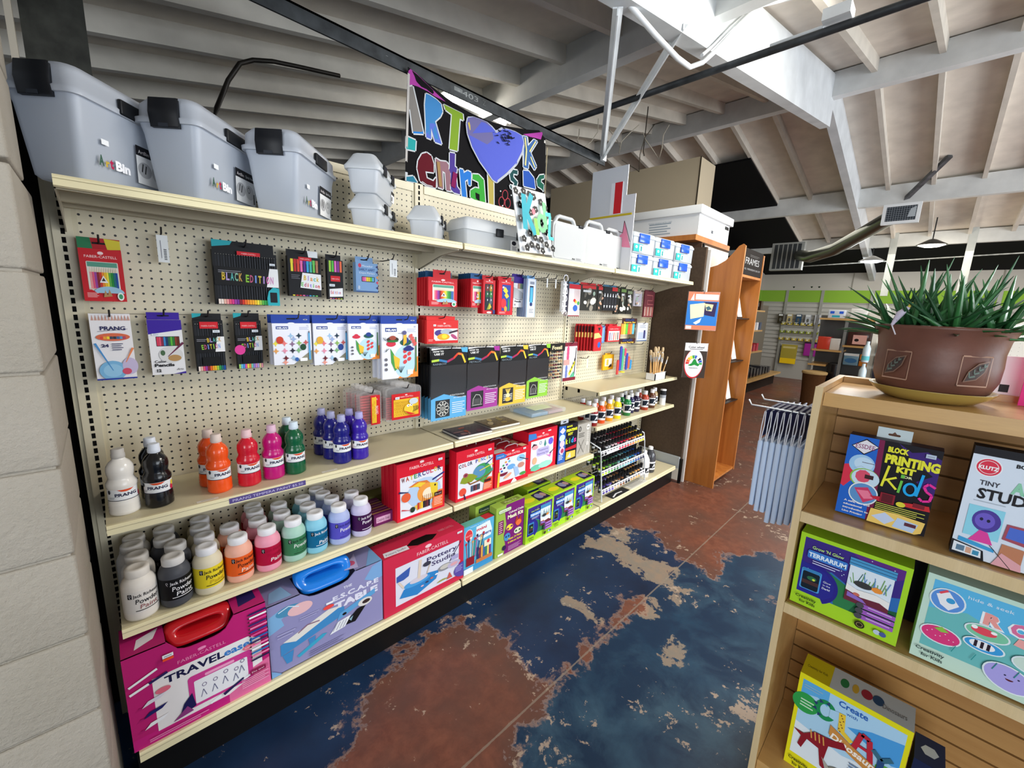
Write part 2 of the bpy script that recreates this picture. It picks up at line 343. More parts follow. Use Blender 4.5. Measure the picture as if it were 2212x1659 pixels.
    def ramp(v, lo, hi):
        n = N(nt, 'ShaderNodeMapRange'); n.inputs[1].default_value = lo; n.inputs[2].default_value = hi; L.new(v, n.inputs[0]); return n.outputs[0]
    def mix(f, a_, b_, bt='MIX'):
        n = N(nt, 'ShaderNodeMix', data_type='RGBA', blend_type=bt)
        if isinstance(f, float): n.inputs[0].default_value = f
        else: L.new(f, n.inputs[0])
        for i, v in ((6, a_), (7, b_)):
            if isinstance(v, str): n.inputs[i].default_value = lin(v)
            else: L.new(v, n.inputs[i])
        return n.outputs[2]
    n1 = noi(5.0, 9, 0.65, 0.4); n2 = noi(16, 6, 0.7, 0.3); n3 = noi(2.2, 5, 0.55); n4 = noi(45, 4)
    navy = mix(ramp(n3, .35, .65), '101f38', '1b3454'); teal = mix(ramp(n3, .35, .65), '173e58', '365468')
    teal = mix(ramp(n1, .42, .62), '122f4a', teal)
    seamy = mth('ADD', sp.outputs[2], mth('MULTIPLY', mth('SUBTRACT', n2, 0.5), 0.6))
    blue = mix(ramp(seamy, .45, .55), navy, teal)
    nz = mth('ADD', mth('MULTIPLY', mth('SUBTRACT', n1, 0.5), 1.3), mth('MULTIPLY', mth('SUBTRACT', n2, 0.5), .5))
    rustc = mix(ramp(n2, .38, .66), '6a3e30', '84513e'); rustc = mix(ramp(n3, .4, .62), rustc, '5f4238')
    tanc = mix(ramp(n2, .4, .6), '93806e', '857c70')
    tm = ramp(mth('ADD', sp.outputs[1], nz), .5, .54); rm = ramp(mth('ADD', sp.outputs[0], nz), .5, .53)
    chips = ramp(mth('ADD', mth('ADD', n2, mth('MULTIPLY', n4, 0.35)), mth('MULTIPLY', mth('SUBTRACT', n3, .5), .9)), .84, .88)
    c = mix(tm, blue, tanc); c = mix(rm, c, rustc); 
    ed = mth('MULTIPLY', ramp(mth('ADD', sp.outputs[0], nz), .42, .5), mth('SUBTRACT', 1.0, rm)); c = mix(mth('MULTIPLY', ed, .55), c, 'b08a72')
    c = mix(mth('MULTIPLY', chips, .8), c, 'b4a08c')
    so = N(nt, 'ShaderNodeSeparateXYZ'); L.new(tc.outputs['Object'], so.inputs[0])
    sm_ = mth('ABSOLUTE', mth('ADD', so.outputs[1], 0.995), 0); seam = mth('LESS_THAN', sm_, mth('MULTIPLY', n2, 0.008))
    c = mix(mth('MULTIPLY', seam, .6), c, '8f8374')
    L.new(c, bs.inputs['Base Color']); bs.inputs['Specular IOR Level'].default_value = .35; rg = ramp(n1, .3, .7); r2 = N(nt, 'ShaderNodeMapRange'); r2.inputs[3].default_value = .26; r2.inputs[4].default_value = .5; L.new(n1, r2.inputs[0]); L.new(r2.outputs[0], bs.inputs['Roughness'])
    bp = N(nt, 'ShaderNodeBump'); bp.inputs['Strength'].default_value = .25; bp.inputs['Distance'].default_value = .004; L.new(mth('ADD', rm, mth('MULTIPLY', n4, .3)), bp.inputs['Height']); L.new(bp.outputs[0], bs.inputs['Normal'])
    me.materials.append(m); o = bpy.data.objects.new('floor', me); S.collection.objects.link(o); tag(o, None, None, kind='structure')
floor()
# ================================================================ block wall on the left
def blockwall():
    m, nt, b = newmat('painted_block'); L = nt.links
    tc = N(nt, 'ShaderNodeTexCoord'); n = N(nt, 'ShaderNodeTexNoise'); n.inputs['Scale'].default_value = 55; n.inputs['Detail'].default_value = 7; n.inputs['Roughness'].default_value = .7
    L.new(tc.outputs['Object'], n.inputs['Vector']); n2 = N(nt, 'ShaderNodeTexNoise'); n2.inputs['Scale'].default_value = 3.5; L.new(tc.outputs['Object'], n2.inputs['Vector'])
    mx = N(nt, 'ShaderNodeMix', data_type='RGBA'); mx.inputs[6].default_value = lin('9c9484'); mx.inputs[7].default_value = lin('b8b0a4'); L.new(n2.outputs['Fac'], mx.inputs[0])
    L.new(mx.outputs[2], b.inputs['Base Color']); b.inputs['Roughness'].default_value = .6
    bp = N(nt, 'ShaderNodeBump'); bp.inputs['Strength'].default_value = .8; bp.inputs['Distance'].default_value = .01; L.new(n.outputs['Fac'], bp.inputs['Height']); L.new(bp.outputs[0], b.inputs['Normal'])
    mb = MB(); ya, yb, xr, hc = -.62, -.24, -.038, .2032; z = -.063; random.seed(3); row = 0
    mb.box(-6, ya + .008, 0, xr - .008, yb - .004, 1.755, 'd0c8b8', m)
    while z < 1.74:
        xs = [xr, -.24, -.65, -1.06, -1.6] if row % 2 else [xr, -.44, -.85, -1.26, -1.6]
        for a, c in zip(xs, xs[1:]):
            mb.box(c + .003, ya, max(z, 0) + .003, a - .0 if a == xr else a - .003, yb if a == xr else ya + .05, min(z + hc, 1.76) - .003, 'd0c8b8', m, bv=0.006)
        z += hc; row += 1
    struct(mb, 'wall_left')
    mb = MB(); z = 1.765
    while z < 2.7:
        for a, c in ((xr, -.44), (-.446, -.85), (-.856, -1.26)): mb.box(c, ya, z, a, -.375, z + hc - .005, 'd0c8b8', m, bv=0.006)
        z += hc
    struct(mb, 'wall_left')
    mb = MB(); mb.box(-.9, .07, 0, -.03, .09, 2.08, '0e0d0c', MATTE); struct(mb, 'wall_left')  # added black sheet standing in for the shade in the gap beside the shelving
    # steel column and trim strips rising behind the wall end
    mb = MB(); 
    mb.box(-0.052, 0.80, 0, .134, .98, 2.86, '3a3b36', STEEL); struct(mb, 'wall_left')
    mb = MB(); mb.box(-0.088, .76, 0, -0.068, .80, 2.8, 'b9b1a2', WHITEWOOD); trim(mb)
blockwall()
# ================================================================ roof
SL = 0.205; XR = 5.84
def dz(x): return 4.09 - SL * abs(x - XR)
def roof():
    mb = MB(); 
    for xa, xb in ((-1.2, XR), (XR, 14.2)):
        za, zb = dz(xa), dz(xb); mb.add([(xa, -8, za), (xb, -8, zb), (xb, 8, zb), (xa, 8, za), (xa, -8, za + .04), (xb, -8, zb + .04), (xb, 8, zb + .04), (xa, 8, za + .04)],
            [(0, 3, 2, 1), (4, 5, 6, 7), (0, 1, 5, 4), (1, 2, 6, 5), (2, 3, 7, 6), (3, 0, 4, 7)], 'e2dace', WHITEWOOD)
    struct(mb, 'ceiling')
    # rafters
    y = 0.33 - 0.47 * 10; k = 0
    while y < 7.6:
        if abs(y + .655) > .12:
            mb1 = MB(); mb1.beam((-1.2, y, dz(-1.2)), (2.72, y, dz(2.72)), .045, .12, 'd8d4ca'); trim(mb1)
            mb1 = MB(); mb1.beam((2.83, y, dz(2.83)), (5.78, y, dz(5.78)), .045, .12, 'd6cfc2'); trim(mb1)
            mb1 = MB(); mb1.beam((5.9, y, dz(5.9)), (14.1, y, dz(14.1)), .045, .10, 'd3ccc0'); trim(mb1)
        y += 0.478; k += 1
    for i, (x, w, h, zt, c) in enumerate(((2.775, .09, .30, 3.50, 'd8dad8'), (XR, .10, .24, 4.07, 'dcdedd'), (8.6, .10, .27, 3.50, 'd6d8d6'), (10.6, .09, .22, 3.10, 'c9cac6'))):
        mb = MB(); mb.box(x - w / 2, -7.9, zt - h, x + w / 2, 7.9, zt, c, WHITEWOOD); trim(mb)
    mb = MB(); y0, y1 = -.70, -.61
    def gd(xa, xb, ha, hb):
        za, zb = dz(xa), dz(xb); V = [(xa, y0, ha), (xb, y0, hb), (xb, y1, hb), (xa, y1, ha), (xa, y0, za), (xb, y0, zb), (xb, y1, zb), (xa, y1, za)]
        mb.add(V, [(0, 3, 2, 1), (4, 5, 6, 7), (0, 1, 5, 4), (1, 2, 6, 5), (2, 3, 7, 6), (3, 0, 4, 7)], 'd4d8da', WHITEWOOD)
    gd(-1.2, 5.92, 3.58 - .175 * 7.04, 3.58); trim(mb)
    mb = MB(); gd(5.92, 14, 3.75, 2.1); trim(mb)
    # far dark ceiling void
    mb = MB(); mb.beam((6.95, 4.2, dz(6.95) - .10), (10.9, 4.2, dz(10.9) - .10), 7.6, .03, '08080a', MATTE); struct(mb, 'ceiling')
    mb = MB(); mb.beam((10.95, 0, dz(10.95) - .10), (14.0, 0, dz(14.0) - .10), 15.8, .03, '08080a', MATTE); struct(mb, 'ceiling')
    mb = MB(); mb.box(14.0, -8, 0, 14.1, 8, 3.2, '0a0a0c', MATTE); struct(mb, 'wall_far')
    mb = MB(); mb.box(-1.3, 6.4, 0, 14.1, 6.5, 4.2, 'b9b2a4', MATTE); struct(mb, 'wall_back')
    # back of store partition
    mb = MB(); mb.box(12.5, -8, 2.2, 12.6, 1.5, 2.63, 'b9b5ab', MATTE)
    for yy in (-2.6, -.33): mb.box(12.49, yy, 2.2, 12.5, yy + .02, 2.63, '8f8b80', MATTE)
    struct(mb, 'wall_right')
    mb = MB(); mb.box(12.48, -8, 1.92, 12.6, 1.5, 2.2, '86b03c', MATTE)
    for yy in (.93, .2, -.72, -2.6): mb.box(12.465, yy - .03, 0.1, 12.5, yy + .03, 2.2, '9a9a92', ENAMEL)
    struct(mb, 'wall_right')
    mb = MB(); mb.box(12.52, -8, 0, 12.6, 1.5, 1.92, 'a9a79f', MATTE); z = .5
    while z < 1.92: mb.box(12.50, -8, z, 12.52, 1.5, z + .07, 'b4b2aa', MATTE); z += .1
    struct(mb, 'wall_right')
    # curved end of the partition running back
    mb = MB(); 
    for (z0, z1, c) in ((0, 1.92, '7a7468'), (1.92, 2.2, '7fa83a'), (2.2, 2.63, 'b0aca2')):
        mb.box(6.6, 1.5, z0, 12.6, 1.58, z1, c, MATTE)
    struct(mb, 'wall_right')
    # tan partition box
    mb = MB(); mb.box(5.0, .27, 0, 5.42, 2.45, 3.25, 'b3a68e', MATTE); mb.box(4.995, .262, 0, 5.0, .275, 3.25, '3a3226', MATTE); struct(mb, 'wall_partition')
roof()
# ================================================================ shelving run, three sections
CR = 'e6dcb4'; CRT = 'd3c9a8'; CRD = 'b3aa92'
def shelf(par, name, z, d, lip, top=False, holes=True, w=1.2192, perf=False):
    sh = MB(); L0, L1 = .006, w - .006
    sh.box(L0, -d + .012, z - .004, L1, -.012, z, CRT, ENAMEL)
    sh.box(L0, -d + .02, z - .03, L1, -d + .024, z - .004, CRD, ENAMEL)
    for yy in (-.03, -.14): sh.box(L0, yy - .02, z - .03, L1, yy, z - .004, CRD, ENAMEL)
    a = topf(sh, L0, L1, -d + .012, -.012, z, ENAMEL)
    if perf:
        n = 44
        for i in range(n):
            for dy in (.012, .036): a.e((i + .5 + (.5 if dy > .02 else 0)) / n, dy / (d - .024) + .01, .0016, .0016, '3a362e', n=6); a.k = 1
    else:
        for i in range(9): a.e((i + .5) / 9, .03, .0016, .0016, '4a4436', n=6); a.k = 1
    o = sh.build('shelf' if not name else name, par)
    pc = MB()   # sloped price channel along the front
    V = []
    for x in (L0, L1): V += [(x, -d + .014, z + .001), (x, -d + .004, z + .001), (x, -d, z - .004), (x, -d - .002, z - lip), (x, -d + .006, z - lip - .003), (x, -d + .012, z - .012)]
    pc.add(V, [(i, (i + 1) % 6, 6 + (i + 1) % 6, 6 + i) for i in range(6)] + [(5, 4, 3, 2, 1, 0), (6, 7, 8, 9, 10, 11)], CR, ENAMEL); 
    pc.add([(L0, -d - .0005, z - .008), (L1, -d - .0005, z - .008), (L1, -d - .0012, z - .0095), (L0, -d - .0012, z - .0095)], [(0, 1, 2, 3)], 'a89e7c', ENAMEL)
    pc.build('price_channel', o)
    for x in (.006, w - .009):
        bk = MB(); P = [(-.0, z - .10), (-.0, z - .004), (-d + .02, z - .004), (-d + .02, z - .03), (-d * .55, z - .045), (-.03, z - .095)]
        bk.add([(x, a_, b_) for a_, b_ in P] + [(x + .003, a_, b_) for a_, b_ in P], [(0, 1, 2, 3, 4, 5), (11, 10, 9, 8, 7, 6)] + [(i, 6 + i, 6 + (i + 1) % 6, (i + 1) % 6) for i in range(6)], 'c2bba6', ENAMEL)
        bk.build('shelf_bracket', o)
    return o
secs = []
for i, (nm, lab) in enumerate((('shelving_section', 'cream metal pegboard shelving section nearest the block wall, with powder paint jars'),
                               ('shelving_section', 'middle cream metal pegboard shelving section holding red art boxes and black scratch sheets'),
                               ('shelving_section', 'far cream metal pegboard shelving section beside the brown end panel'))):
    g = thing(nm, lab, 'shelving', (1.2192 * i, 0, 0)); secs.append(g)
    u = MB()
    def upright(x, u=u):
        u.box(x - .022, -.012, .0, x + .022, .04, 2.095, 'd2c9ae', ENAMEL); u.box(x - .034, -.006, .0, x + .034, .0, 2.09, 'cdc4a8', ENAMEL)
        z = .25
        k = 0
        while z < 2.08: u.box(x - .0045, -.0126, z - .0085, x + .0045, -.0120, z + .0085, '060606', MATTE); z += .0254
    upright(0)
    u.build('upright', g)
    if i == 2:
        u = MB(); upright(1.2192, u); u.build('upright', g)
    p = MB(); p.box(.03, -.004, .15, 1.19, .004, .86, 'd0c7aa', PEG); p.box(.03, -.004, .862, 1.19, .004, 1.455, 'd0c7aa', PEG); p.box(.03, -.004, 1.457, 1.19, .004, 2.06, 'd0c7aa', PEG)
    p.box(.03, -.010, 2.055, 1.19, .02, 2.09, 'dcd3b8', ENAMEL); p.build('back_panel', g)
    k = MB(); k.box(0, -.375, 0, 1.2192, -.365, .15, '0c0b0b', PLAS); k.box(.0, -.37, .0, 1.2192, -.35, .02, '17130f', PLAS); k.build('kick_plate', g)
    shelf(g, 'top_shelf', 1.794, .371, .025)
    if i == 0: shelf(g, 'shelf', .872, .326, .026); shelf(g, 'shelf', .536, .326, .026, perf=False)
    if i == 1: shelf(g, 'shelf', .872, .326, .026); shelf(g, 'shelf', .535, .326, .026)
    if i == 2: shelf(g, 'shelf', .974, .326, .022); shelf(g, 'shelf', .724, .326, .022)
    shelf(g, 'base_shelf', .165, .405, .03, perf=True)
    if i == 0:   # handwritten strip on the price channel
        t = MB(); t.add([(.298, -.3285, .850), (.537, -.3285, .850), (.537, -.3275, .868), (.298, -.3275, .868)], [(0, 1, 2, 3)], '574a86', CARD)
        a = Art(t, (.298, -.3286, .850), (1, 0, 0), (0, .055, 1), .239, .018); a.t('PRANG TEMPERA PAINT $5.50', .5, .25, .5, 'c3bde0', w=.92)
        tag(t.build('price_strip'), 'purple handwritten price strip on the shelf edge below the tempera bottles', 'label')
        for x_ in (.215, .605):
            t = MB(); t.box(x_, -.312, .8722, x_ + .058, -.298, .873, 'e8e4d8'); a = topf(t, x_, x_ + .058, -.312, -.298, .873); a.lines(.2, .5, .8, .3, 1, '8a8478')
            tag(t.build('shelf_label'), 'small white shelf tag lying %s' % ('between the black and orange tempera bottles' if x_ < .4 else 'between the green and blue tempera bottles'), 'label')
# end panel, foot
t = thing('partition_panel', 'dark brown fabric partition panel closing the far end of the shelving', 'partition', (3.74, -.2, 0))
m = MB(); m.box(3.705, -.425, .20, 3.74, .45, 2.08, '54463a', FABRIC); kid(m, 'fabric_panel', t)
m = MB(); m.box(3.742, -.45, .0, 3.765, .2, 2.06, 'e4e0da', ENAMEL); kid(m, 'edge_board', t)
m = MB(); m.box(3.672, -.42, .03, 3.70, .0, .245, 'aab0b4', ENAMEL); m.box(3.67, -.425, .03, 3.672, -.34, .14, 'e8e4d4', ENAMEL); kid(m, 'base_end_bracket', t)
m = MB(); m.box(3.685, -.445, .012, 3.705, -.42, .23, '0b0b0b', PLAS); m.lathe([(.014, 0), (.014, .012)], '0b0b0b', PLAS, 12, (3.695, -.432, 0)); kid(m, 'foot', t)
m = MB(); m.box(3.71, -.40, 2.08, 3.73, -.385, 2.11, '101010', PLAS); kid(m, 'panel_clip', t)
# ================================================================ goods on the peg hooks
def hook(x, z, ln, label, tagplate=None, col='3a3a3c'):
    m = MB(); pts = [(x, .004, z), (x, -.02, z - .002), (x, -ln + .02, z), (x, -ln, z + .004), (x, -ln - .012, z + .022)]
    m.tube(pts, .0026, col, STEEL, 6); o = m.build('peg_hook'); tag(o, label, 'hook', 'peg hooks')
    if tagplate:
        m = MB(); h, w = tagplate; m.box(x - w / 2, -ln - .004, z - h, x + w / 2, -ln - .0025, z - .002, 'e9ecec'); a = front(m, x - w / 2, x + w / 2, -ln - .004, z - h, z - .002)
        if w > .02:
            for i in range(7): a.r(.55, .1 + i * .06, .8, .13 + i * .06, '30303a')
            a.r(.3, .15, .36, .8, '9a9aa4')
        m.build('price_tag', o)
    return o
def cut11(s):
    w = s.split()[:11]
    while w[-1] in ('a', 'the', 'and', 'with', 'of', 'in', 'at', 'its', 'on', 'right', 'front', 'over', 'next', 'to'): w.pop()
    return ' '.join(w)
def pack(name, label, x0, x1, z0, z1, y, th, col, art, tab=None, group=None, cat='pack', hk=None, win=None, sidecol=None):
    # y = front plane (distance out from the board), tab = (height, colour, width share)
    m = MB(); m.box(x0, -y, z0, x1, -y + th, z1, col)
    if sidecol: m.box(x0 - .0004, -y + .001, z0, x0, -y + th, z1, sidecol)
    a = front(m, x0, x1, -y, z0, z1); art(a); o = m.build(name); tag(o, label, cat, group)
    if tab:
        h, c, ws = tab[:3]; cx = (x0 + x1) / 2; w = (x1 - x0) * ws / 2; m = MB()
        m.box(cx - w, -y + th - .002, z1 - .002, cx + w, -y + th, z1 + h, c); b = front(m, cx - w, cx + w, -y + th - .002, z1, z1 + h)
        b.rr(.5 - .012 / w / 2 * 1.3, .45, .5 + .012 / w / 2 * 1.3, .62, .01, '0a0a0c')
        if len(tab) > 3: tab[3](b)
        m.build('hang_tab', o)
    if hk: hook((x0 + x1) / 2 + hk[0] if isinstance(hk, tuple) else (x0 + x1) / 2, z1 + (tab[0] * .55 if tab else -.01), y + .012, 'wire peg hook holding the ' + cut11(label.split(' hanging')[0].split(',')[0]))
    return o
PENC = ['f2e3da', 'eab8a8', 'ef9a9a', 'e4557a', 'd93a8a', '9c3fa0', '7a2f96', '8c1e2c', 'd4372a', 'ec6a2c', 'f28a2e', 'f3a62c', 'f4c22e', 'f3e044', 'a4cc4a', '5cb04a', '2e9a4c', '1f8a3a', '1c6e78', '2a6fc0', '1c4c9c', '2c3a70']
def sticker(a, x, y, w=.14, h=.03, c='e8eef4'): a.r(x, y, x + w, y + h, c); a.r(x + w * .15, y + h * .3, x + w * .85, y + h * .6, '9aa4b4')
def fclogo(a, x, y, h, w, col='f6dada'):
    a.t('FABER-CASTELL', x, y, h, col, w=w); a.e(x, y + h * 1.9, w * .09, w * .04, col); a.l(x - w * .08, y + h * 1.4, x + w * .08, y + h * 1.6, .006, col)
def be_box(a, n, wide=False, pink=False, tri=False):
    g = '23252b'; a.r(0, 0, 1, 1, '131418')
    for i in range(n):
        x = (i + .5) / n * .94 + .03; a.l(x, .0, x, .93, .5 / n, '2a2d34' if i % 2 else '1f2127')
        a.l(x, .90, x, .935, .45 / n, '1a1a1c', .02 / n); a.e(x, .955 - .03, .1 / n, .1 / n, 'd8d0c0', n=6)
    a.r(0, .36, 1, .70, '0b0b0e')
    a.r(.36 if wide else .2, .93 if wide else .84, .72 if wide else .82, 1.0 if wide else .97, 'd0202c'); a.t('FABER-CASTELL', .54 if wide else .51, .95 if wide else .88, .025, 'f4d0d0', w=.22 if wide else .5)
    a.p([(.80, .36), (1, .36), (1, .72), (.86, .72)] if wide else [(.66, .38), (1, .38), (1, .68), (.76, .68)], 'f0f0f2')
    cols = ['d8b83a', 'b8a0d8', '5ab4b0', '8ac0a0', 'd0a050', 'a4cc4a', 'd85a7a', 'e0d070']
    if wide: a.mt('BLACK', .10, .46, .16, cols, .32, rot=-2); a.mt('EDITION', .46, .44, .15, ['8cc63e', 'c05a80', '7a9ae0', 'd8c040', 'b090d0', 'e070b0', 'd090c0'], .46, rot=-2)
    else: a.mt('BLACK', .40, .57, .09, cols, .5, rot=4); a.mt('EDITION', .20, .43, .10, ['8cc63e', 'c05a80', '7a9ae0', 'd8c040'], .66, rot=4)
    a.lines(.06, .62, .4, .03, 2, '8a8a92')
    for i in range(n):
        x0 = .03 + i / n * .94; c = PENC[int(i * len(PENC) / n)] if not pink else ['a4d86a', '6ac0e0', '4a90e0', 'e05aa0', 'f4e04a', 'f08a4a', '7ad0b0', '9a8ae0', 'e090c8', 'c0b0e8', 'f0d8a0', 'f4a0b0'][i % 12]
        a.r(x0 + .1 / n, 0.01, x0 + .92 / n, .10, c)
    if wide: a.p([(.80, .0), (1, .0), (1, .34), (.90, .36), (.82, .28), (.79, .14)], '2aa8b4'); a.rr(.84, .06, .96, .26, .01, '10141c')
    else: a.r(.2, .13, .8, .28, '08080a'); sticker(a, .62, .76, .24, .05)
    if pink: a.e(.12, .40, .2, .1, 'e0409a')
    if wide: sticker(a, .86, .78, .09, .04)
def teal(b): b.p([(0, .3), (.28, .6), (.32, 1), (0, 1)], '2aa8b4')
pack('pencil_pack', 'wide black box of coloured pencils, the largest box on the upper left hooks', .353, .556, 1.497, 1.686, .07, .02, '101116', lambda a: be_box(a, 24, True), (.035, '15161a', .96, teal), cat='pencil pack', hk=True)
pack('pencil_pack', 'narrow black pencil box with bright rainbow tips, left of the pastel tipped one', .281, .367, 1.260, 1.440, .07, .018, '101116', lambda a: be_box(a, 12), (.023, '15161a', .98, teal), cat='pencil pack', hk=True)
pack('pencil_pack', 'narrow black pencil box with pastel tips and a pink corner badge', .403, .488, 1.260, 1.440, .07, .018, '101116', lambda a: be_box(a, 12, pink=True), (.026, '15161a', .98, teal), cat='pencil pack', hk=True)
def be_mark(a):
    a.r(0, 0, 1, 1, '101116'); cs = ['e8d83a', 'c02a2a', 'd8463a', 'e86aa8', '5a2a8a', '3aa0d8', '4ab4a0', '6ac05a', 'b07a5a']
    for i, c in enumerate(cs): a.l(.12 + i * .095, .62, .12 + i * .095, .90, .07, c); a.r(.08 + i * .095, .82, .16 + i * .095, .93, c)
    a.r(.32, .90, .72, .99, 'd0202c'); a.t('FABER-CASTELL', .52, .93, .03, 'f4d0d0', w=.3)
    a.p([(.42, .60), (1, .58), (1, .18), (.34, .22)], 'eeeef0'); a.mt('Black', .44, .42, .13, ['d8b83a', 'b8a0d8', 'e09a50', '5ab4b0'], .5, rot=-4); a.mt('Edition', .36, .26, .11, ['6ac05a', 'c05a80', 'd8463a', '9a8ae0'], .6, rot=-4)
    a.lines(.08, .52, .34, .04, 3, '6a6a72')
    for i in range(8): a.r(.1 + i * .1, .01, .17 + i * .1, .035, cs[i])
pack('marker_pack', 'squarish black marker box with a row of bright caps and a white splash panel', .592, .714, 1.537, 1.690, .08, .022, '101116', be_mark, (.026, '15161a', .96, lambda b: b.p([(.7, 0), (1, 0), (1, 1), (.66, 1)], 'eceff2')), cat='marker pack', hk=True)
def be_s(a):
    a.r(0, 0, 1, 1, '101116'); 
    for i, c in enumerate(['a0d04a', '5ac04a', 'e070c0', '8a3a9a', 'e8704a']): a.l(.18 + i * .17, .70, .18 + i * .17, .98, .13, c)
    a.r(.2, .46, .8, .6, 'd0202c'); a.t('FABER-CASTELL', .5, .51, .03, 'f4d0d0', w=.5); a.p([(.1, .26), (.95, .30), (.95, .08), (.1, .06)], 'eeeef0'); a.mt('Edition', .16, .14, .09, ['c05a80', 'd8463a', '9a8ae0'], .66); sticker(a, .1, .33, .34, .06)
    for i in range(5): a.r(.1 + i * .17, .01, .22 + i * .17, .03, PENC[i * 3 + 2])
pack('marker_pack', 'slim black marker box with five bright caps, right of the squarish one', .741, .806, 1.530, 1.690, .08, .02, '101116', be_s, (.022, '15161a', .96), cat='marker pack', hk=True)
def crayblue(a):
    a.r(0, 0, 1, 1, '7fa4cf'); a.e(.18, .9, .07, .07, 'd0405a'); a.t('Micador', .52, .86, .07, 'e6eef6', w=.5); a.t('EARLY stART', .5, .73, .09, '2a4a86', w=.72, bold=.02); a.t('Crayon Markers', .5, .63, .06, 'e6eef6', w=.7)
    a.rr(.25, .36, .85, .54, .03, '20242c')
    for i, c in enumerate(['e0559a', 'ef7fb4', 'f2d83a', 'e8c83a', '6ac04a', '5ab0e0']): a.r(.28 + i * .09, .38, .36 + i * .09, .52, c)
    for i, c in enumerate(['2a2a66', '2a2a66', 'e09a5a', 'd8405a', '2a2a66']): a.p([(1, .95 - i * .18), (.9, .89 - i * .18), (1, .83 - i * .18)], c)
    a.t('8', .12, .10, .12, 'e6eef6'); a.r(0, 0, 1, .05, '3c5a8c')
pack('marker_pack', 'light blue box of crayon markers with a small colour window', .862, .963, 1.566, 1.692, .08, .028, '7fa4cf', crayblue, (.026, '86abd6', .8), cat='marker pack', hk=True)
hook(.224, 1.716, .05, 'bare peg hook with a long white price tag, right of the hanging red pencil pack', (.088, .029))
hook(1.017, 1.715, .12, 'bare peg hook with a short white price tag, left of the upright', (.076, .036))
# red pencil packs
def fcred(a, n=12, castle=True):
    a.r(0, 0, 1, 1, 'c6202a'); fclogo(a, .5, .83, .05, .76); a.rr(.14, .20, .88, .76, .03, 'e6e2d8'); a.r(.16, .66, .86, .75, '5a9a86'); cs = PENC[2:]
    for i in range(n):
        x = .19 + i * .66 / n; w = .6 / n; c = cs[int(i * len(cs) / n)]
        a.r(x, .24, x + w, .56, c); a.p([(x, .56), (x + w, .56), (x + w / 2, .66)], 'e8d8bc')
    a.r(.16, .24, .86, .25, 'e8a898'); a.p([(.5, .50), (.40, .36), (.60, .36)], 'f2f2f2'); a.p([(.5, .46), (.45, .39), (.55, .39)], '403a36')
    a.e(.6, .16, .36, .13, '9cc4dc', 0, 180); a.p([(.45, .08), (.5, .22), (.55, .12), (.6, .24), (.66, .10)], 'b0885a'); a.e(.86, .10, .08, .08, 'e8f0ea'); a.e(.86, .10, .05, .05, '3a9a6a')
    a.p([(0, .0), (0, .22), (.2, .22), (.42, .10), (.46, 0)], 'c6202a'); a.lines(.08, .15, .34, .025, 4, 'ecb8b8')
def fctab(b): b.p([(0, 0), (0, 1), (.3, 1), (.34, 0)], '2a7a50'); b.p([(.68, .0), (.62, 1), (1, .9), (1, .1)], 'd8c83a')
pack('pencil_pack', 'red pack of triangular coloured pencils hanging alone at the far left', .026, .121, 1.496, 1.652, .05, .014, 'c6202a', lambda a: fcred(a, 12), (.033, 'b02028', 1.0, fctab), cat='pencil pack', hk=True)
o = pack('pencil_pack', 'red pencil pack at the front of the first hook right of the upright', 1.150, 1.316, 1.516, 1.650, .20, .012, 'c6202a', lambda a: fcred(a, 18), (.035, 'c6202a', .6, lambda b: None), cat='pencil pack', hk=True)
def plainred(a): a.r(0, 0, 1, 1, 'c6202a'); fclogo(a, .5, .83, .05, .76); a.r(.14, .2, .88, .76, 'd8c8b8')
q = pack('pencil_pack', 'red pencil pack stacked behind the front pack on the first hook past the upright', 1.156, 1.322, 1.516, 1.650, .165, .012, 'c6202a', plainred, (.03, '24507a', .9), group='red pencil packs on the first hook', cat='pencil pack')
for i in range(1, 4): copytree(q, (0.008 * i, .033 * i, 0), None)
pack('pencil_pack', 'narrow red pencil pack with a lake picture at the front of the second red stack', 1.402, 1.487, 1.517, 1.660, .20, .012, 'c6202a', lambda a: fcred(a, 7), (.028, '2c5c90', .9), cat='pencil pack', hk=True)
q = pack('pencil_pack', 'narrow red pencil pack with blue top in the stack behind the lake picture pack', 1.404, 1.489, 1.517, 1.660, .178, .010, 'c0202a', plainred, (.028, '24507a', .9), group='narrow red packs with blue tops', cat='pencil pack')
for i in range(1, 6): copytree(q, (0.004 * i, .022 * i, 0), None)
def paint(a):
    a.r(0, 0, 1, 1, 'c6202a'); fclogo(a, .5, .93, .03, .6); a.rr(.14, .10, .84, .88, .04, '1c2430')
    for i in range(3):
        for j in range(2): a.e(.33 + j * .3, .74 - i * .18, .12, .12, ['6a2a2a', 'a07a2a', '1f5a3a', '2f7a3a', '20303a', '4a5a6a'][i * 2 + j]); a.e(.36 + j * .3, .77 - i * .18, .03, .03, 'd8e0e4')
    a.p([(.3, .12), (.5, .34), (.62, .14)], '8a9a3a'); a.p([(.45, .12), (.55, .32), (.7, .2)], 'd0b83a'); a.e(.5, .04, .2, .03, 'e8d8d0'); a.r(.82, .0, 1, .12, '2a3a7a')
pack('paint_set', 'red card of watercolour pans in a dark blister', 1.466, 1.548, 1.488, 1.660, .22, .016, 'c6202a', paint, (.022, 'c6202a', .9), cat='paint set', hk=True)
pack('paint_set', 'red card of watercolour pans hidden behind the dark blister card', 1.470, 1.552, 1.488, 1.660, .19, .016, 'b81c26', plainred, (.022, 'c6202a', .9), cat='paint set')
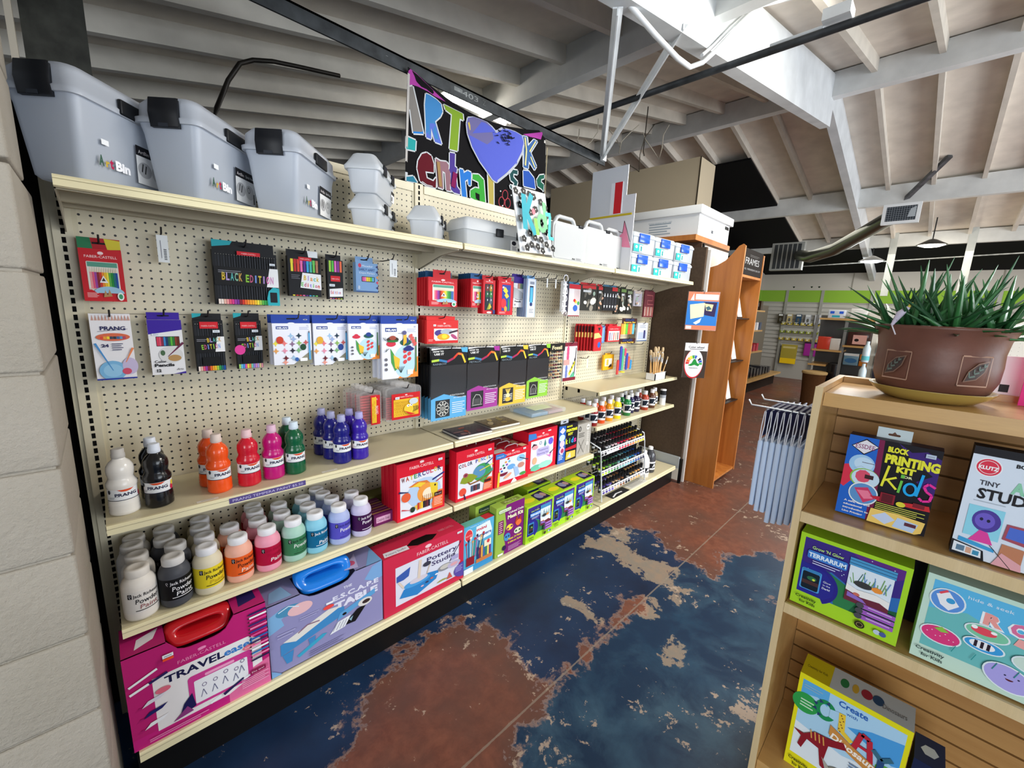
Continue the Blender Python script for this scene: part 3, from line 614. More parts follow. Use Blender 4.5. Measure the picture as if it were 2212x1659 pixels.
def fish(a):
    a.r(0, 0, 1, 1, 'cc1f2c'); fclogo(a, .5, .93, .03, .6); a.r(.24, .12, .82, .88, '24409a'); a.p([(.3, .72), (.46, .82), (.64, .70), (.5, .62)], 'f0d83a'); a.p([(.4, .58), (.56, .66), (.72, .55), (.56, .48)], 'f2c83a'); a.e(.36, .34, .18, .14, 'd8303a'); a.e(.7, .30, .06, .2, '2f8a50'); a.e(.5, .18, .1, .08, 'e8a03a'); a.e(.32, .8, .07, .03, 'eef2f6'); a.lines(.08, .08, .5, .02, 3, 'ecb8b8')
pack('pencil_pack', 'red pack with a yellow fish picture on deep blue, right of the dark paint blister', 1.572, 1.680, 1.484, 1.664, .22, .014, 'cc1f2c', fish, (.02, 'cc1f2c', .9), cat='pencil pack', hk=True)
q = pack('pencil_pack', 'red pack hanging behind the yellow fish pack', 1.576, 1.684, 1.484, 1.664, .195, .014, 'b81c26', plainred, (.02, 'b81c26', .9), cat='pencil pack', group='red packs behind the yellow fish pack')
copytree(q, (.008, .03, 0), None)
def wcp(a):
    a.r(0, 0, 1, 1, 'e9ebee'); a.r(0, .80, 1, 1, '3a1f86')
    for i, c in enumerate(['a86a5a', 'c08a5a', '6a8a4a', '3a6a5a', '5a7a9a', '8a5a7a']): a.r(.32 + i * .1, .62, .4 + i * .1, .80, c)
    a.p([(0, .3), (.0, .66), (.3, .62), (1, .42), (1, .30)], 'b8bcc0'); a.t('Watercolor', .42, .25, .05, '1c2030', w=.6); a.t('Pencils', .36, .17, .06, '1c2030', w=.5, bold=.03); a.t('12', .14, .06, .06, '1c2030', bold=.03)
pack('pencil_pack', 'white and purple pack of watercolour pencils beside the yellow fish pack', 1.742, 1.842, 1.527, 1.695, .16, .02, 'e9ebee', wcp, (.018, '3a1f86', .96), cat='pencil pack', hk=True)
def brp(a):
    a.r(0, 0, 1, 1, 'b4c8e4'); a.r(.12, .0, .9, 1, 'dfe4ea'); a.r(.28, .40, .72, .82, '1d2a4a'); a.r(.34, .30, .66, .78, '4aa8d8'); a.e(.5, .34, .16, .05, '20306a'); a.r(.3, .86, .8, .93, '8a94a8'); a.lines(.3, .2, .8, .04, 3, '7a8090')
pack('brush_pen_pack', 'pale blue water brush pack at the front of its hook', 1.812, 1.884, 1.473, 1.690, .20, .012, 'b4c8e4', brp, (.018, '6a9ac8', .9), cat='brush pack', hk=True)
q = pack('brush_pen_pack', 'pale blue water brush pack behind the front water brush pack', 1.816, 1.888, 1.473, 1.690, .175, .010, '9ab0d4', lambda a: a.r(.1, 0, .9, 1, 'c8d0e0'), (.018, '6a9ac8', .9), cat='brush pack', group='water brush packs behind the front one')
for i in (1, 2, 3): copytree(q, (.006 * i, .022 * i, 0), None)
def fcbox(a):
    a.r(0, 0, 1, 1, 'd42a2a'); fclogo(a, .55, .72, .08, .44); a.r(.22, .12, .98, .64, 'e8e0e0'); a.e(.4, .45, .16, .14, '4a3a8a'); a.e(.62, .5, .2, .12, 'a8b4c0'); a.e(.52, .28, .2, .14, 'f2a82a'); a.e(.55, .30, .09, .1, 'f6d83a'); a.e(.86, .28, .12, .08, 'b04a7a', rot=-30); a.l(.7, .45, .98, .55, .05, '3a2a3a'); a.p([(0, 0), (0, .3), (.22, .2), (.34, 0)], 'd42a2a'); a.lines(.05, .16, .2, .05, 2, 'f0b0a8'); sticker(a, .2, .74, .08, .08, 'f0f0f2')
pack('crayon_box', 'red box of crayons with a fruit picture, at the front below the red pencils', 1.168, 1.356, 1.336, 1.450, .16, .018, 'd42a2a', fcbox, (.018, 'd42a2a', .9), cat='crayon box', hk=True)
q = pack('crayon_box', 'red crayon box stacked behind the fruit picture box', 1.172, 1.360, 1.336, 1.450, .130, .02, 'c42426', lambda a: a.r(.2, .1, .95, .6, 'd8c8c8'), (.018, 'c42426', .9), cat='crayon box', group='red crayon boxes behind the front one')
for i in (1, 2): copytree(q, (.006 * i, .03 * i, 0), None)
# white packs on the second row
def prang24(a):
    a.r(0, 0, 1, 1, 'e9e7ea')
    for i in range(12): a.p([(.04 + i * .08, .90), (.11 + i * .08, .90), (.075 + i * .08, .985)], 'c89a8c')
    a.t('PRANG', .54, .755, .062, '2a2a5a', w=.62, bold=.03); a.pl([(.16, .735), (.5, .75), (.9, .77)], .012, '2a2a5a'); a.e(.52, .65, .42, .06, 'd86a4a')
    for i, c in enumerate(['e04a3a', 'f0a03a', 'f2d83a', '3a4a5a', '2a3a4a', '3a6a9a', '5a9ac8', 'b04a6a']): a.r(.2 + i * .08, .62, .27 + i * .08, .66, c)
    a.t('24', .30, .50, .05, '2a2a5a', w=.18, bold=.04); a.lines(.46, .54, .74, .03, 4, '4a4a6a'); a.e(.42, .14, .34, .15, '7ab4dc'); a.e(.42, .14, .24, .1, '94c6e6'); a.e(.86, .2, .2, .13, 'c4b8d8'); a.l(.06, .56, .42, .14, .06, '4a90cc', .02); a.l(.98, .48, .76, .26, .06, 'ea8a5a', .02); a.e(.76, .12, .12, .05, 'd0506a'); a.r(0, 0, 1, .022, '28389a')
pack('pencil_pack', 'white box of 24 coloured pencils with a blue swirl, left of second row', .028, .122, 1.250, 1.458, .055, .02, 'e9e7ea', prang24, None, cat='pencil pack', hk=True)
def pent(a):
    a.r(0, 0, 1, 1, 'e9e9ec'); a.p([(0, 1), (1, 1), (1, .82), (0, .74)], '3a1f9a'); a.rr(.2, .52, .90, .70, .02, '302a3a')
    for i, c in enumerate(['d83a5a', 'e0506a', '8a2a4a', '3a8ac8', '1c3a6a', '2a6a4a', '5ab43a', '2f7a3a', '8a3a2a', '6a2a1a']): a.r(.22 + i * .067, .53, .28 + i * .067, .69, c)
    a.e(.6, .36, .36, .15, 'd8d8d8'); a.e(.36, .40, .07, .05, '4a6a4a'); a.l(1.0, .58, .5, .33, .08, '6a2a4a', .02); a.e(.7, .3, .2, .06, 'b8905a'); a.t('Color', .27, .22, .05, '1a1a20', w=.34, bold=.02); a.t('Pencils', .38, .15, .06, '1a1a20', w=.58, bold=.04); a.t('12', .2, .05, .06, '1a1a20', bold=.04); a.t('Arts', .82, .07, .04, '3a3a44', sk=.4); a.p([(.6, 0), (1, .04), (1, 0)], '3a1f9a'); sticker(a, .1, .72, .22, .035)
pack('pencil_pack', 'white and violet box of 12 coloured pencils, second box of the second row', .161, .250, 1.256, 1.440, .06, .02, 'e9e9ec', pent, (.024, '3a1f9a', .96), cat='pencil pack', hk=True)
def star4(a, x, y, r, c): q = a.w / a.h; a.p([(x, y + r * q), (x + r * .3, y + r * .3 * q), (x + r, y), (x + r * .3, y - r * .3 * q), (x, y - r * q), (x - r * .3, y - r * .3 * q), (x - r, y), (x - r * .3, y + r * .3 * q)], c)
def milan(a, n, first, mode):
    a.r(0, 0, 1, 1, 'e8eaf4'); a.r(.09, .86, .40, .93, '24408c'); a.t('MILAN', .245, .875, .04, 'f4f6fa', w=.26, bold=.05); a.t(n, .90, .93, .035, '4a5a9a'); a.lines(.68, .90, .94, .025, 3, 'aab0d0')
    if mode == 0:
        a.p([(1, .0), (.5, 0), (.72, .16), (1, .34)], '8c8a78')
        for x, y, c in ((.45, .70, '9cc0e0'), (.66, .70, '1f3a4a'), (.06, .52, 'e8d84a'), (.28, .52, 'e87a7a'), (.48, .50, '8a6a8a'), (.66, .52, '8ab45a'), (.84, .53, 'c85a5a'), (.06, .34, 'e0a05a'), (.28, .34, 'e090a8'), (.48, .34, '2a2a3a'), (.64, .34, '7ab07a'), (.3, .16, '6a1f2a'), (.5, .16, 'a0c4e0'), (.52, .62, '9ab0d8'), (.28, .06, 'e89a8a')): star4(a, x, y, .085, c)
        a.e(.17, .60, .09, .09, first); a.e(.76, .42, .08, .08, '1f4a30' if n == '12' else '24408c'); a.e(.58, .12, .05, .05, '3060a8' if n == '12' else '22242a'); a.rr(.66, .07, .86, .15, .02, 'f4f4f4'); a.l(.93, .10, .93, .78, .055, '5aa8d8', .04); a.e(.93, .79, .012, .03, '2a2a30')
    else:
        a.p([(1, .0), (.42, 0), (.7, .18), (1, .40)], 'ee8c34'); a.e(.62, .3, .3, .3, 'b8dcf0', n=30)
        ex = .0 if mode == 1 else .0
        a.e(.24, .64, .13, .05, 'd0344a'); a.e(.24, .67, .07, .05, 'd0344a'); a.e(.64, .66, .16, .06, '1f5a4a'); a.e(.64, .70, .09, .06, '24408c')
        a.p([(.22, .56), (.34, .42), (.44, .20), (.34, .14), (.24, .3)], '4a9a4a'); a.p([(.30, .44), (.48, .36), (.44, .16), (.34, .2)], 'f0c040')
        for i in range(5): a.e(.62 + (i % 2) * .12, .50 - i * .05, .06, .035, 'd8484a', rot=40)
        for i in range(5): a.l(.5, .10, .40 + i * .05, .22, .01, '1f3a34')
        for i in range(3): a.e(.1, .36 - i * .09, .04, .03, '6a6a72', n=8)
        a.l(.93, .10, .93, .76, .05, '4a7a4a', .03); a.rr(.68, .06, .84, .15, .01, 'f2e8dc')
def milan18(a):
    milan(a, '18', 'd0344a', 2); a.e(.28, .72, .16, .05, '3a3026'); a.e(.28, .75, .09, .04, 'a04a3a'); a.e(.28, .69, .15, .02, '2a7a3a'); a.p([(.58, .86), (.66, .80), (.66, .66), (.56, .60)], 'f2b83a'); a.e(.60, .84, .06, .04, '5a5a8a'); a.l(.42, .83, .58, .83, .01, '4a4a6a'); a.e(.72, .54, .15, .04, '24307a'); a.e(.72, .57, .08, .035, '24307a')
    for i in range(4): a.e(.78 + i * .04, .78 - i * .05, .06, .03, 'd8605a', rot=50)
    for i in range(4): a.l(.08, .70 - .2 * (i > 1), .02 + i * .05, .76 - .2 * (i > 1), .012, '1f3a34')
tb = lambda b: (b.e(.5, .0, .09, .09, 'eef2f6', 0, 180), b.e(.88, .45, .06, .06, 'c8ccd4'), b.e(.88, .45, .035, .035, '2a2a2a'))
MB_ = '22429c'
for (x0, x1, z0, n, f, md, lab, y) in ((.513, .653, 1.272, '12', 'c8402a', 0, 'white and blue marker pack 12 with a red disc and coloured stars', .12), (.661, .803, 1.262, '24', 'e0a838', 0, 'white and blue marker pack 24 with an amber disc and coloured stars', .12), (.796, .934, 1.276, '12', '', 1, 'short white and blue marker pack with a parrot and orange corner', .14)):
    pack('marker_pack', lab, x0, x1, z0, 1.432, y, .012, 'e8eaf4', (lambda a, n=n, f=f, md=md: milan(a, n, f, md)), (.032, MB_, .99, tb), cat='marker pack', hk=(.02,))
    pack('marker_pack', lab.replace('with', 'behind the one with').replace('white and blue ', ''), x0 - .004, x1 - .004, z0, 1.432, y - .03, .014, 'dfe2ee', lambda a: a.r(0, 0, 1, 1, 'e0e3ee'), (.032, MB_, .99, tb), cat='marker pack')
pack('marker_pack', 'tall white and blue marker pack with a hummingbird and parrot', .936, 1.120, 1.182, 1.432, .16, .012, 'e8eaf4', milan18, (.034, MB_, .99, tb), cat='marker pack', hk=(.03,))
q = pack('marker_pack', 'tall white and blue marker pack behind the hummingbird one', .930, 1.114, 1.184, 1.432, .135, .014, 'dfe2ee', lambda a: a.r(0, 0, 1, 1, 'e0e3ee'), (.034, MB_, .99, tb), cat='marker pack', group='tall marker packs behind the hummingbird one')
copytree(q, (-.005, .035, 0), None)
# clear crayon cases with bee picture
def clam(name, label, x0, x1, z0, z1, y, w_art, group=None, pic=True):
    m = MB(); m.rprism(x0, z0, x1, z1, -y, -y + .028, .018, 'e8e6e4', CLEARP); m.rprism(x0 + .006, z0 + .006, x1 - .006, z1 - .006, -y - .002, -y + .0, .014, 'eceaea', FILM)
    m.rprism(x0 + (x1 - x0) * .32, z1 - .004, x1 - (x1 - x0) * .32, z1 + .018, -y + .01, -y + .018, .008, 'e8e6e4', CLEARP)
    o = m.build(name); tag(o, label, 'crayon case', group)
    m = MB(); n = 10
    if w_art > .5:
        for i in range(n): m.tube([(x0 + .012, -y + .017, z0 + .012 + i * .0105), (x1 - .012, -y + .017, z0 + .012 + i * .0105)], .0048, 'c83c44', PLAS, 8)
    else:
        for i in range(11): m.tube([(x0 + .012, -y + .015, z0 + .015 + i * .012), (x1 - .012, -y + .015, z0 + .015 + i * .012)], .0055, 'cc4a50', PLAS, 8)
    m.build('crayons', o)
    if pic:
        m = MB(); xa = x1 - (x1 - x0) * w_art - .008; xb = x1 - .008; za = z0 + .008; zb = z1 - (.032 if w_art > .5 else .02)
        m.box(xa, -y - .0035, za, xb, -y - .0025, zb, 'cc2026'); a = front(m, xa, xb, -y - .0035, za, zb)
        fclogo(a, .5, .84, .05, .5)
        a.r(.06, .1, .94, .78, 'e8b82e') if w_art > .5 else a.r(.1, .06, .6, .94, 'e8b82e')
        if w_art > .5:
            for i in range(5):
                for j in range(6): a.ring(.12 + j * .08 + (i % 2) * .04, .18 + i * .12, .04, .05, .008, 'c08a1e', 6)
            a.e(.62, .38, .22, .2, 'f2c83a'); a.e(.55, .5, .05, .05, 'f4f4f0'); a.e(.66, .52, .05, .05, 'f4f4f0'); a.e(.56, .5, .018, .018, '1a1a1a'); a.e(.67, .52, .018, .018, '1a1a1a')
            for i in range(4): a.pl([(.72 + i * .05, .22 + i * .02), (.76 + i * .05, .34), (.74 + i * .05, .46)], .02, '201a14')
            a.e(.74, .66, .16, .12, 'c8d4dc'); a.p([(.4, .32), (.8, .14), (.62, .12)], 'd0302a'); sticker(a, .1, .80, .14, .09)
        else:
            for i in range(8): a.ring(.22 + (i % 2) * .16, .2 + i * .08, .07, .05, .02, 'c08a1e', 6)
            a.t('CRAYONS', .78, .5, .1, 'f4dada', rot=90, w=.9)
        m.build('printed_insert', o)
    return o
clam('crayon_case', 'small clear case of red crayons with a slim bee picture', .806, .908, .985, 1.145, .20, .42)
clam('crayon_case', 'clear carrying case of crayons with a large bee picture on red', .928, 1.112, .990, 1.150, .20, .80)
q = clam('crayon_case', 'clear crayon case hanging behind the slim bee picture case', .800, .902, .985, 1.145, .165, .42, 'clear cases behind the slim bee case', pic=False)
for i in (1, 2): copytree(q, (-.004 * i, .034 * i, 0), None)
q = clam('crayon_case', 'clear crayon case hanging behind the large bee picture case', .922, 1.106, .990, 1.150, .165, .80, 'clear cases behind the large bee case', pic=False)
for i in (1, 2, 3): copytree(q, (-.004 * i, .034 * i, 0), None)
hook(.860, 1.135, .215, 'dark wire peg hook through the handles of the small crayon cases'); hook(1.03, 1.140, .215, 'dark wire peg hook through the handles of the bee picture cases')
# black scratch art sheets in clear sleeves
def scratch(label, x0, x1, z0, z1, y, col, name, deco, group=None, full=True):
    m = MB(); m.box(x0 - .006, -y, z0 - .006, x1 + .006, -y + .006, z1 + .006, 'dfe4ea', FILM); o = m.build('scratch_sheet_pack'); tag(o, label, 'art paper pack', group)
    m = MB(); m.box(x0, -y + .002, z0, x1, -y + .004, z1 - .085, '17171a', PLAS); a = front(m, x0, x1, -y + .002, z0, z1 - .085)
    w, h = a.w, a.h; k = .105 / h
    a.p([(0, 0), (1, 0), (1, k * 1.02), (.85, k * 1.0), (.62, k * 1.10), (.35, k * 1.26), (.1, k * 1.12), (0, k * 1.05)], col)
    a.r(.12, k * .12, .52, k * .98, '141416'); deco(a, .12, k * .12, .40, k * .86); a.lines(.58, k * .75, .95, k * .1, 6, 'e6eef4', .35)
    a.t('SCRATCH-FUN', .72, k * 1.12, .030, 'eef0f2', w=.42, sk=.2); a.t('IN MINUTES', .80, k * .98, .024, 'eef0f2', w=.36, sk=.2)
    m.build('scratch_sheet', o)
    if full:
        m = MB(); m.box(x0, -y - .002, z1 - .088, x1, -y - .0005, z1, '101012'); a = front(m, x0, x1, -y - .002, z1 - .088, z1)
        a.p([(0, 1), (0, .9), (.3, .97), (.62, .96), (1, .9), (1, 1)], 'f0f2f4'); a.t('HOW TO', .18, .78, .1, 'f0f0ee', w=.28, bold=.03); a.t('USE IT', .2, .62, .12, 'f0f0ee', w=.26, bold=.03)
        W_ = [(0, .30), (.2, .34), (.42, .22), (.6, .4), (.72, .66), (.84, .6), (.94, .1)]; cs = ['b8d84a', '3a7ab0', 'a8285a', 'd8402a', 'ee7a34', 'f4c83a']
        for i in range(6): a.l(W_[i][0], W_[i][1], W_[i+1][0], W_[i+1][1], .05, cs[i])
        a.t(name, .22, .06, .11, '8a9aa8', w=.36); a.p([(.84, .74), (1, .7), (1, 1), (.8, 1)], col)
        m.build('header_card', o)
    return o
WL = 'e0e0d8'
def flower(a, x, y, w, h):
    for i in range(10): r = radians(36 * i); a.ring(x + w / 2 + .3 * w * cos(r), y + h / 2 + .32 * h * sin(r), .15 * w, .13 * h, .012, WL, 10)
    a.e(x + w / 2, y + h / 2, .14 * w, .14 * h, '8a8a84')
def mammoth(a, x, y, w, h):
    a.pl([(x + .15 * w, y + .2 * h), (x + .2 * w, y + .55 * h), (x + .4 * w, y + .8 * h), (x + .7 * w, y + .75 * h), (x + .85 * w, y + .5 * h), (x + .8 * w, y + .2 * h)], .012, WL)
    for i in range(5): a.l(x + (.25 + i * .12) * w, y + .15 * h, x + (.3 + i * .1) * w, y + .55 * h, .008, 'a0a0a0')
    a.l(x + .1 * w, y + .15 * h, x + .9 * w, y + .15 * h, .01, WL)
def king(a, x, y, w, h):
    for i in range(5): a.l(x + .5 * w, y + .55 * h, x + (.28 + i * .11) * w, y + .95 * h, .02, 'f0d060')
    a.e(x + .5 * w, y + .5 * h, .2 * w, .15 * h, 'e8e0b0')
    for i in range(4): a.l(x + .1 * w, y + (.2 + i * .12) * h, x + .32 * w, y + (.24 + i * .12) * h, .02, WL); a.l(x + .68 * w, y + (.2 + i * .12) * h, x + .9 * w, y + (.24 + i * .12) * h, .02, WL)
    a.e(x + .5 * w, y + .25 * h, .26 * w, .14 * h, 'd8b84a')
for (x0, x1, z0, z1, y, c, n_, d, lab) in ((1.182, 1.402, .948, 1.314, .18, '5ab0e4', 'RAINBOW', flower, 'blue edged with a flower'), (1.408, 1.628, .968, 1.312, .18, 'a8329a', 'METALLIC', mammoth, 'purple edged with a mammoth'),
                                 (1.660, 1.880, .955, 1.306, .16, 'ecc03a', 'GOLD', king, 'yellow edged with a king'), (1.888, 2.088, .970, 1.306, .16, '8cc83a', 'SILVER', mammoth, 'green edged with a horse')):
    scratch('black scratch art sheet pack ' + lab, x0, x1, z0, z1, y, c, n_, d)
    hook((x0 + x1) / 2, z1 - .01, y + .01, 'dark wire peg hook holding the %s scratch art packs' % lab.split()[0])
    q = scratch('clear sleeve of black scratch paper hanging behind the %s one' % lab.split(' with')[0], x0 - .003, x1 - .003, z0 + .004, z1, y - .02, c, n_, lambda *k: None, 'scratch paper behind the %s one' % lab.split(' with')[0], full=False)
    for i in range(1, 5 if x0 < 1.3 else 3): copytree(q, (-.002 * i, .026 * i, 0), None)
# beads and palette
m = MB(); m.box(2.08, -.16, 1.055, 2.24, -.135, 1.27, 'c8ccd0', FILM); o = m.build('gem_pack'); tag(o, 'clear bag of dark round gems with a black header', 'craft pack')
m = MB(); random.seed(5)
for i in range(6):
    for j in range(9): m.lathe([(.0, .0), (.009, .002), (.0105, .008), (.004, .012)], random.choice(['1a1a1e', '2a2a30', '6a2a3a', 'a8744a', '3a4a3a', 'c8a87a', '2a3a5a', '8a8a8a']), GLOSS, 10, (2.10 + i * .024, -.150, 1.072 + j * .0215))
m.build('gems', o)
m = MB(); m.box(2.078, -.162, 1.255, 2.242, -.158, 1.306, '17140f'); a = front(m, 2.078, 2.242, -.162, 1.255, 1.306); a.t('Fossil', .5, .25, .5, 'e8d8a8', w=.6, bold=.03); m.build('header_card', o)
def pinkp(a):
    a.r(0, 0, 1, 1, 'ececee'); a.r(0, .90, 1, 1, '7a1c30'); a.r(0, 0, 1, .09, '7a1c30')
    for i in range(3): a.e(.3, .82 - i * .10, .1, .1, 'd8507a'); a.e(.24, .34 - i * .09, .09, .08, '6a7ab8')
    a.r(.0, .42, .45, .56, 'c89a94'); a.p([(.4, .2), (.8, .5), (.95, .5), (.5, .12)], 'ead83a')
    for i in range(4): a.p([(.5 + i * .1, .2 + i * .1), (.6 + i * .1, .24 + i * .1), (.54 + i * .1, .3 + i * .1)], '1a1a1a')
    a.l(.86, .1, .92, .86, .05, '2a1a1a'); a.p([(.5, .09), (.9, .09), (.8, .24)], '5ab08a')
pack('brush_set', 'white card with pink and blue paint dots over the far upright, maroon header', 2.263, 2.405, 1.04, 1.305, .14, .01, 'ececee', pinkp, None, cat='brush set', hk=True)
for x, n_ in ((1.99, 'first'), (2.07, 'second'), (2.15, 'third')): hook(x, 1.705, .19, '%s of three empty peg hooks right of the water brushes' % n_, (.055, .010))
# far section upper row
def strip(c1, c2, seed):
    def f(a):
        random.seed(seed); a.r(0, 0, 1, 1, c1); a.r(.1, .86, .9, .98, c2)
        for i in range(9): a.e(random.uniform(.25, .8), random.uniform(.1, .78), random.uniform(.06, .2), random.uniform(.05, .15), random.choice(['d8d4cc', '8a8478', 'b8a890', '5a564e', 'c89a80', '9ab0a0']), n=8, rot=random.uniform(0, 90))
        a.r(.15, .72, .6, .80, 'c8ccd0')
    return f
def penwhite(a):
    a.r(0, 0, 1, 1, '16171b')
    for i in range(5): a.l(.1 + i * .2, .1, .1 + i * .2, .75, .10, '2a2c32'); a.l(.1 + i * .2, .72, .1 + i * .2, .58, .03, 'e8eaee', .09); a.l(.1 + i * .2, .12, .1 + i * .2, .22, .03, 'e8eaee', .09)
    a.r(.6, .84, 1, 1, 'b8282c')
pack('drawing_set', 'white tube pack with a dark label band hanging over the far upright', 2.148, 2.195, 1.510, 1.690, .20, .03, 'f0f0f2', lambda a: (a.r(.45, 0, 1, 1, '2a2a3c'), a.t('STUDIO', .72, .6, .28, 'e8e8ee', rot=90)), (.01, 'f0f0f2', .9), cat='drawing set', hk=True)
def brushset(a):
    a.r(0, 0, 1, 1, 'ece8ea'); a.r(0, .86, 1, 1, 'c42030'); a.r(0, 0, 1, .03, '8a1c28')
    for i in range(5): a.l(.5 + i * .1, .03, .5 + i * .1, .86, .05, 'd8b8b8'); a.e(.62, .46 - .0, .1, .05, 'e8c03a')
    a.e(.6, .26, .2, .1, '2a60b8'); a.e(.5, .5, .1, .05, 'd0302a'); a.e(.85, .42, .1, .06, '3a9a4a')
pack('brush_set', 'white and red card of paint brushes, first pack in the far section', 2.262, 2.385, 1.482, 1.690, .15, .012, 'ece8ea', brushset, (.015, '3a7aa0', .9), cat='brush set', hk=True)
pack('brush_set', 'white and red card of paint brushes behind the first far pack', 2.266, 2.389, 1.482, 1.690, .12, .012, 'd8c8cc', lambda a: a.r(0, .86, 1, 1, 'a81c28'), (.015, '3a7aa0', .9), cat='brush set')
pack('drawing_set', 'black and red drawing pencil card next to the white brushes', 2.384, 2.584, 1.523, 1.695, .15, .012, '20201e', strip('24241f', 'b8282c', 1), (.015, 'b8282c', .9), cat='drawing set', hk=True)
pack('drawing_set', 'narrow black and red drawing card, left of the white nibbed pens', 2.590, 2.655, 1.525, 1.695, .15, .012, '20201e', strip('24241f', 'b8282c', 2), (.015, 'b8282c', .9), cat='drawing set', hk=True)
pack('pen_set', 'black card of pens with white nibs and a blue header', 2.662, 2.842, 1.528, 1.698, .15, .012, '16171b', penwhite, (.014, '3a6a84', .96), cat='pen set', hk=True)
pack('drawing_set', 'slim black drawing card hanging low behind the white nibbed pens', 2.862, 2.932, 1.504, 1.700, .12, .010, '14150f', strip('16170f', '4a5a30', 4), (.012, '2a3020', .9), cat='drawing set', hk=True)
pack('drawing_set', 'black card with a white disc and green top stripe', 2.940, 3.030, 1.506, 1.700, .12, .010, '14150f', strip('1a1b12', '6a8a4a', 9), (.012, '2a3020', .9), cat='drawing set', hk=True)
pack('drawing_set', 'black card with an orange disc, right of the green striped card', 3.036, 3.122, 1.506, 1.690, .12, .010, '14150f', strip('1c1c16', '7a8a6a', 6), (.012, '3a4030', .9), cat='drawing set', hk=True)
pack('painting_set', 'small grey card with blue blobs near the far panel', 3.142, 3.272, 1.573, 1.690, .12, .010, 'b8b4b8', strip('a8a4b0', 'c8b8a8', 7), (.012, 'c8b8a8', .9), cat='painting set', hk=True)
def maroon(a):
    a.r(0, 0, 1, 1, '6a3038')
    for i in range(6): a.r(.1 + i * .15, .05, .16 + i * .15, .4, 'b87a6a' if i % 2 else 'd8c0b0')
    a.pl([(.2, .85), (.8, .85), (.8, .65), (.3, .65), (.3, .5), (.9, .5)], .04, 'a05a5a')
pack('tool_set', 'maroon card of carving tools against the brown panel', 3.320, 3.490, 1.486, 1.700, .12, .012, '6a3038', maroon, (.012, '5a2a30', .9), cat='tool set', hk=True)
# far section second row
def redbr(a):
    a.r(0, 0, 1, 1, 'c02228'); a.p([(0, .72), (0, .5), (1, .56), (.55, .74)], 'e8c878'); a.e(.7, .25, .2, .12, '2a60b8'); a.p([(.4, .95), (.6, .8), (.8, .95)], '2a1a1a')
pack('brush_pack', 'dark red brush pack with a gold band at the front of its stack', 2.60, 2.698, 1.232, 1.412, .14, .010, 'c02228', redbr, (.014, 'c02228', .9), cat='brush pack', hk=True)
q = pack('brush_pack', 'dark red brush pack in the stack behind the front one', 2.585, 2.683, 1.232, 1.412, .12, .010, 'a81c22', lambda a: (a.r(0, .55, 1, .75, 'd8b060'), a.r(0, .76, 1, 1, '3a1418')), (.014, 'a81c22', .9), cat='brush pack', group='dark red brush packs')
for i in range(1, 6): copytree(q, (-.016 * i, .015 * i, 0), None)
pack('paint_set', 'light blue pack between the dark red brushes and the bright red pack', 2.700, 2.765, 1.288, 1.415, .12, .02, '5a8ac8', lambda a: a.r(.2, .1, .8, .9, '7aa4d8'), None, cat='paint set', hk=True)
def redp(a):
    a.r(0, 0, 1, 1, 'c8222c'); a.r(.1, .08, .92, .70, 'e8d8d0')
    for i in range(5): a.l(.2 + i * .15, .1, .2 + i * .15, .6, .06, ['4a4a8a', '8a8aa8', 'd8504a', 'c88a5a', '3a3a3a'][i])
    a.t('FABER-CASTELL', .5, .8, .06, 'f4d0d0', w=.7)
pack('pencil_pack', 'bright red pack with a white window, left of the foam shapes', 2.80, 2.985, 1.292, 1.410, .12, .014, 'c8222c', redp, (.016, 'c8222c', .6), cat='pencil pack', hk=True)
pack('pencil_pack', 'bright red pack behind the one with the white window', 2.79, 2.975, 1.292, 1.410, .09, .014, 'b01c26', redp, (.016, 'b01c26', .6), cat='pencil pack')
def bagpack(label, x0, x1, z0, z1, y, deco, txt):
    m = MB(); m.box(x0, -y, z0, x1, -y + .02, z1, 'd8dce0', FILM); o = m.build('foam_pack'); tag(o, label, 'craft pack')
    m = MB(); m.box(x0, -y - .002, z1 - .03, x1, -y, z1 + .012, '3a1c1a'); a = front(m, x0, x1, -y - .002, z1 - .03, z1 + .012); a.r(.2, .45, .8, .9, '24305a'); a.t(txt, .5, .1, .3, 'f2c84a', w=.8, bold=.03); m.build('header_card', o)
    m = MB(); deco(m); m.build('contents', o); hook((x0 + x1) / 2, z1, y + .01, 'dark wire peg hook holding the ' + label.split(' in')[0])
def d1(m):
    for i, c in enumerate(['f0a03a', 'f2d84a', '5ac04a', 'e85a3a', 'ee8a3a', '5ab8d8']): m.rprism(3.005 + i * .034, 1.345, 3.035 + i * .034, 1.435, -.114, -.108, .008, c, PLAS)
bagpack('bag of bright foam brushes in the upper of two bags', 2.995, 3.225, 1.330, 1.462, .12, d1, 'Sponge Set')
def d2(m):
    for i, (c, z, h) in enumerate((('c83a3a', 1.02, .12), ('3a4ab0', 1.05, .20), ('4ab08a', 1.05, .18), ('e84a6a', 1.17, .06), ('3a4ab0', 1.05, .14), ('ee6a4a', 1.06, .10), ('3a9ad8', 1.05, .08))): m.rprism(2.99 + i * .033, z, 3.018 + i * .033, z + h, -.114, -.106, .012, c, PLAS)
    m.lathe([(0, 0), (.022, .0), (.022, .006), (0, .008)], 'f2e02a', PLAS, 16, (3.07, -.115, 1.035))
bagpack('bag of coloured sponge tools in the lower of two bags', 2.975, 3.225, 1.005, 1.300, .12, d2, 'Sponge Tool Set')
def silv(a): a.r(0, 0, 1, 1, 'c8ccd4'); a.r(.1, .1, .9, .5, 'a8b4c8'); a.r(.62, .15, .8, .6, '3a3a6a'); a.lines(.2, .85, .8, .06, 3, '8a90a0'); a.r(0, 0, 1, .05, '3a5a8a')
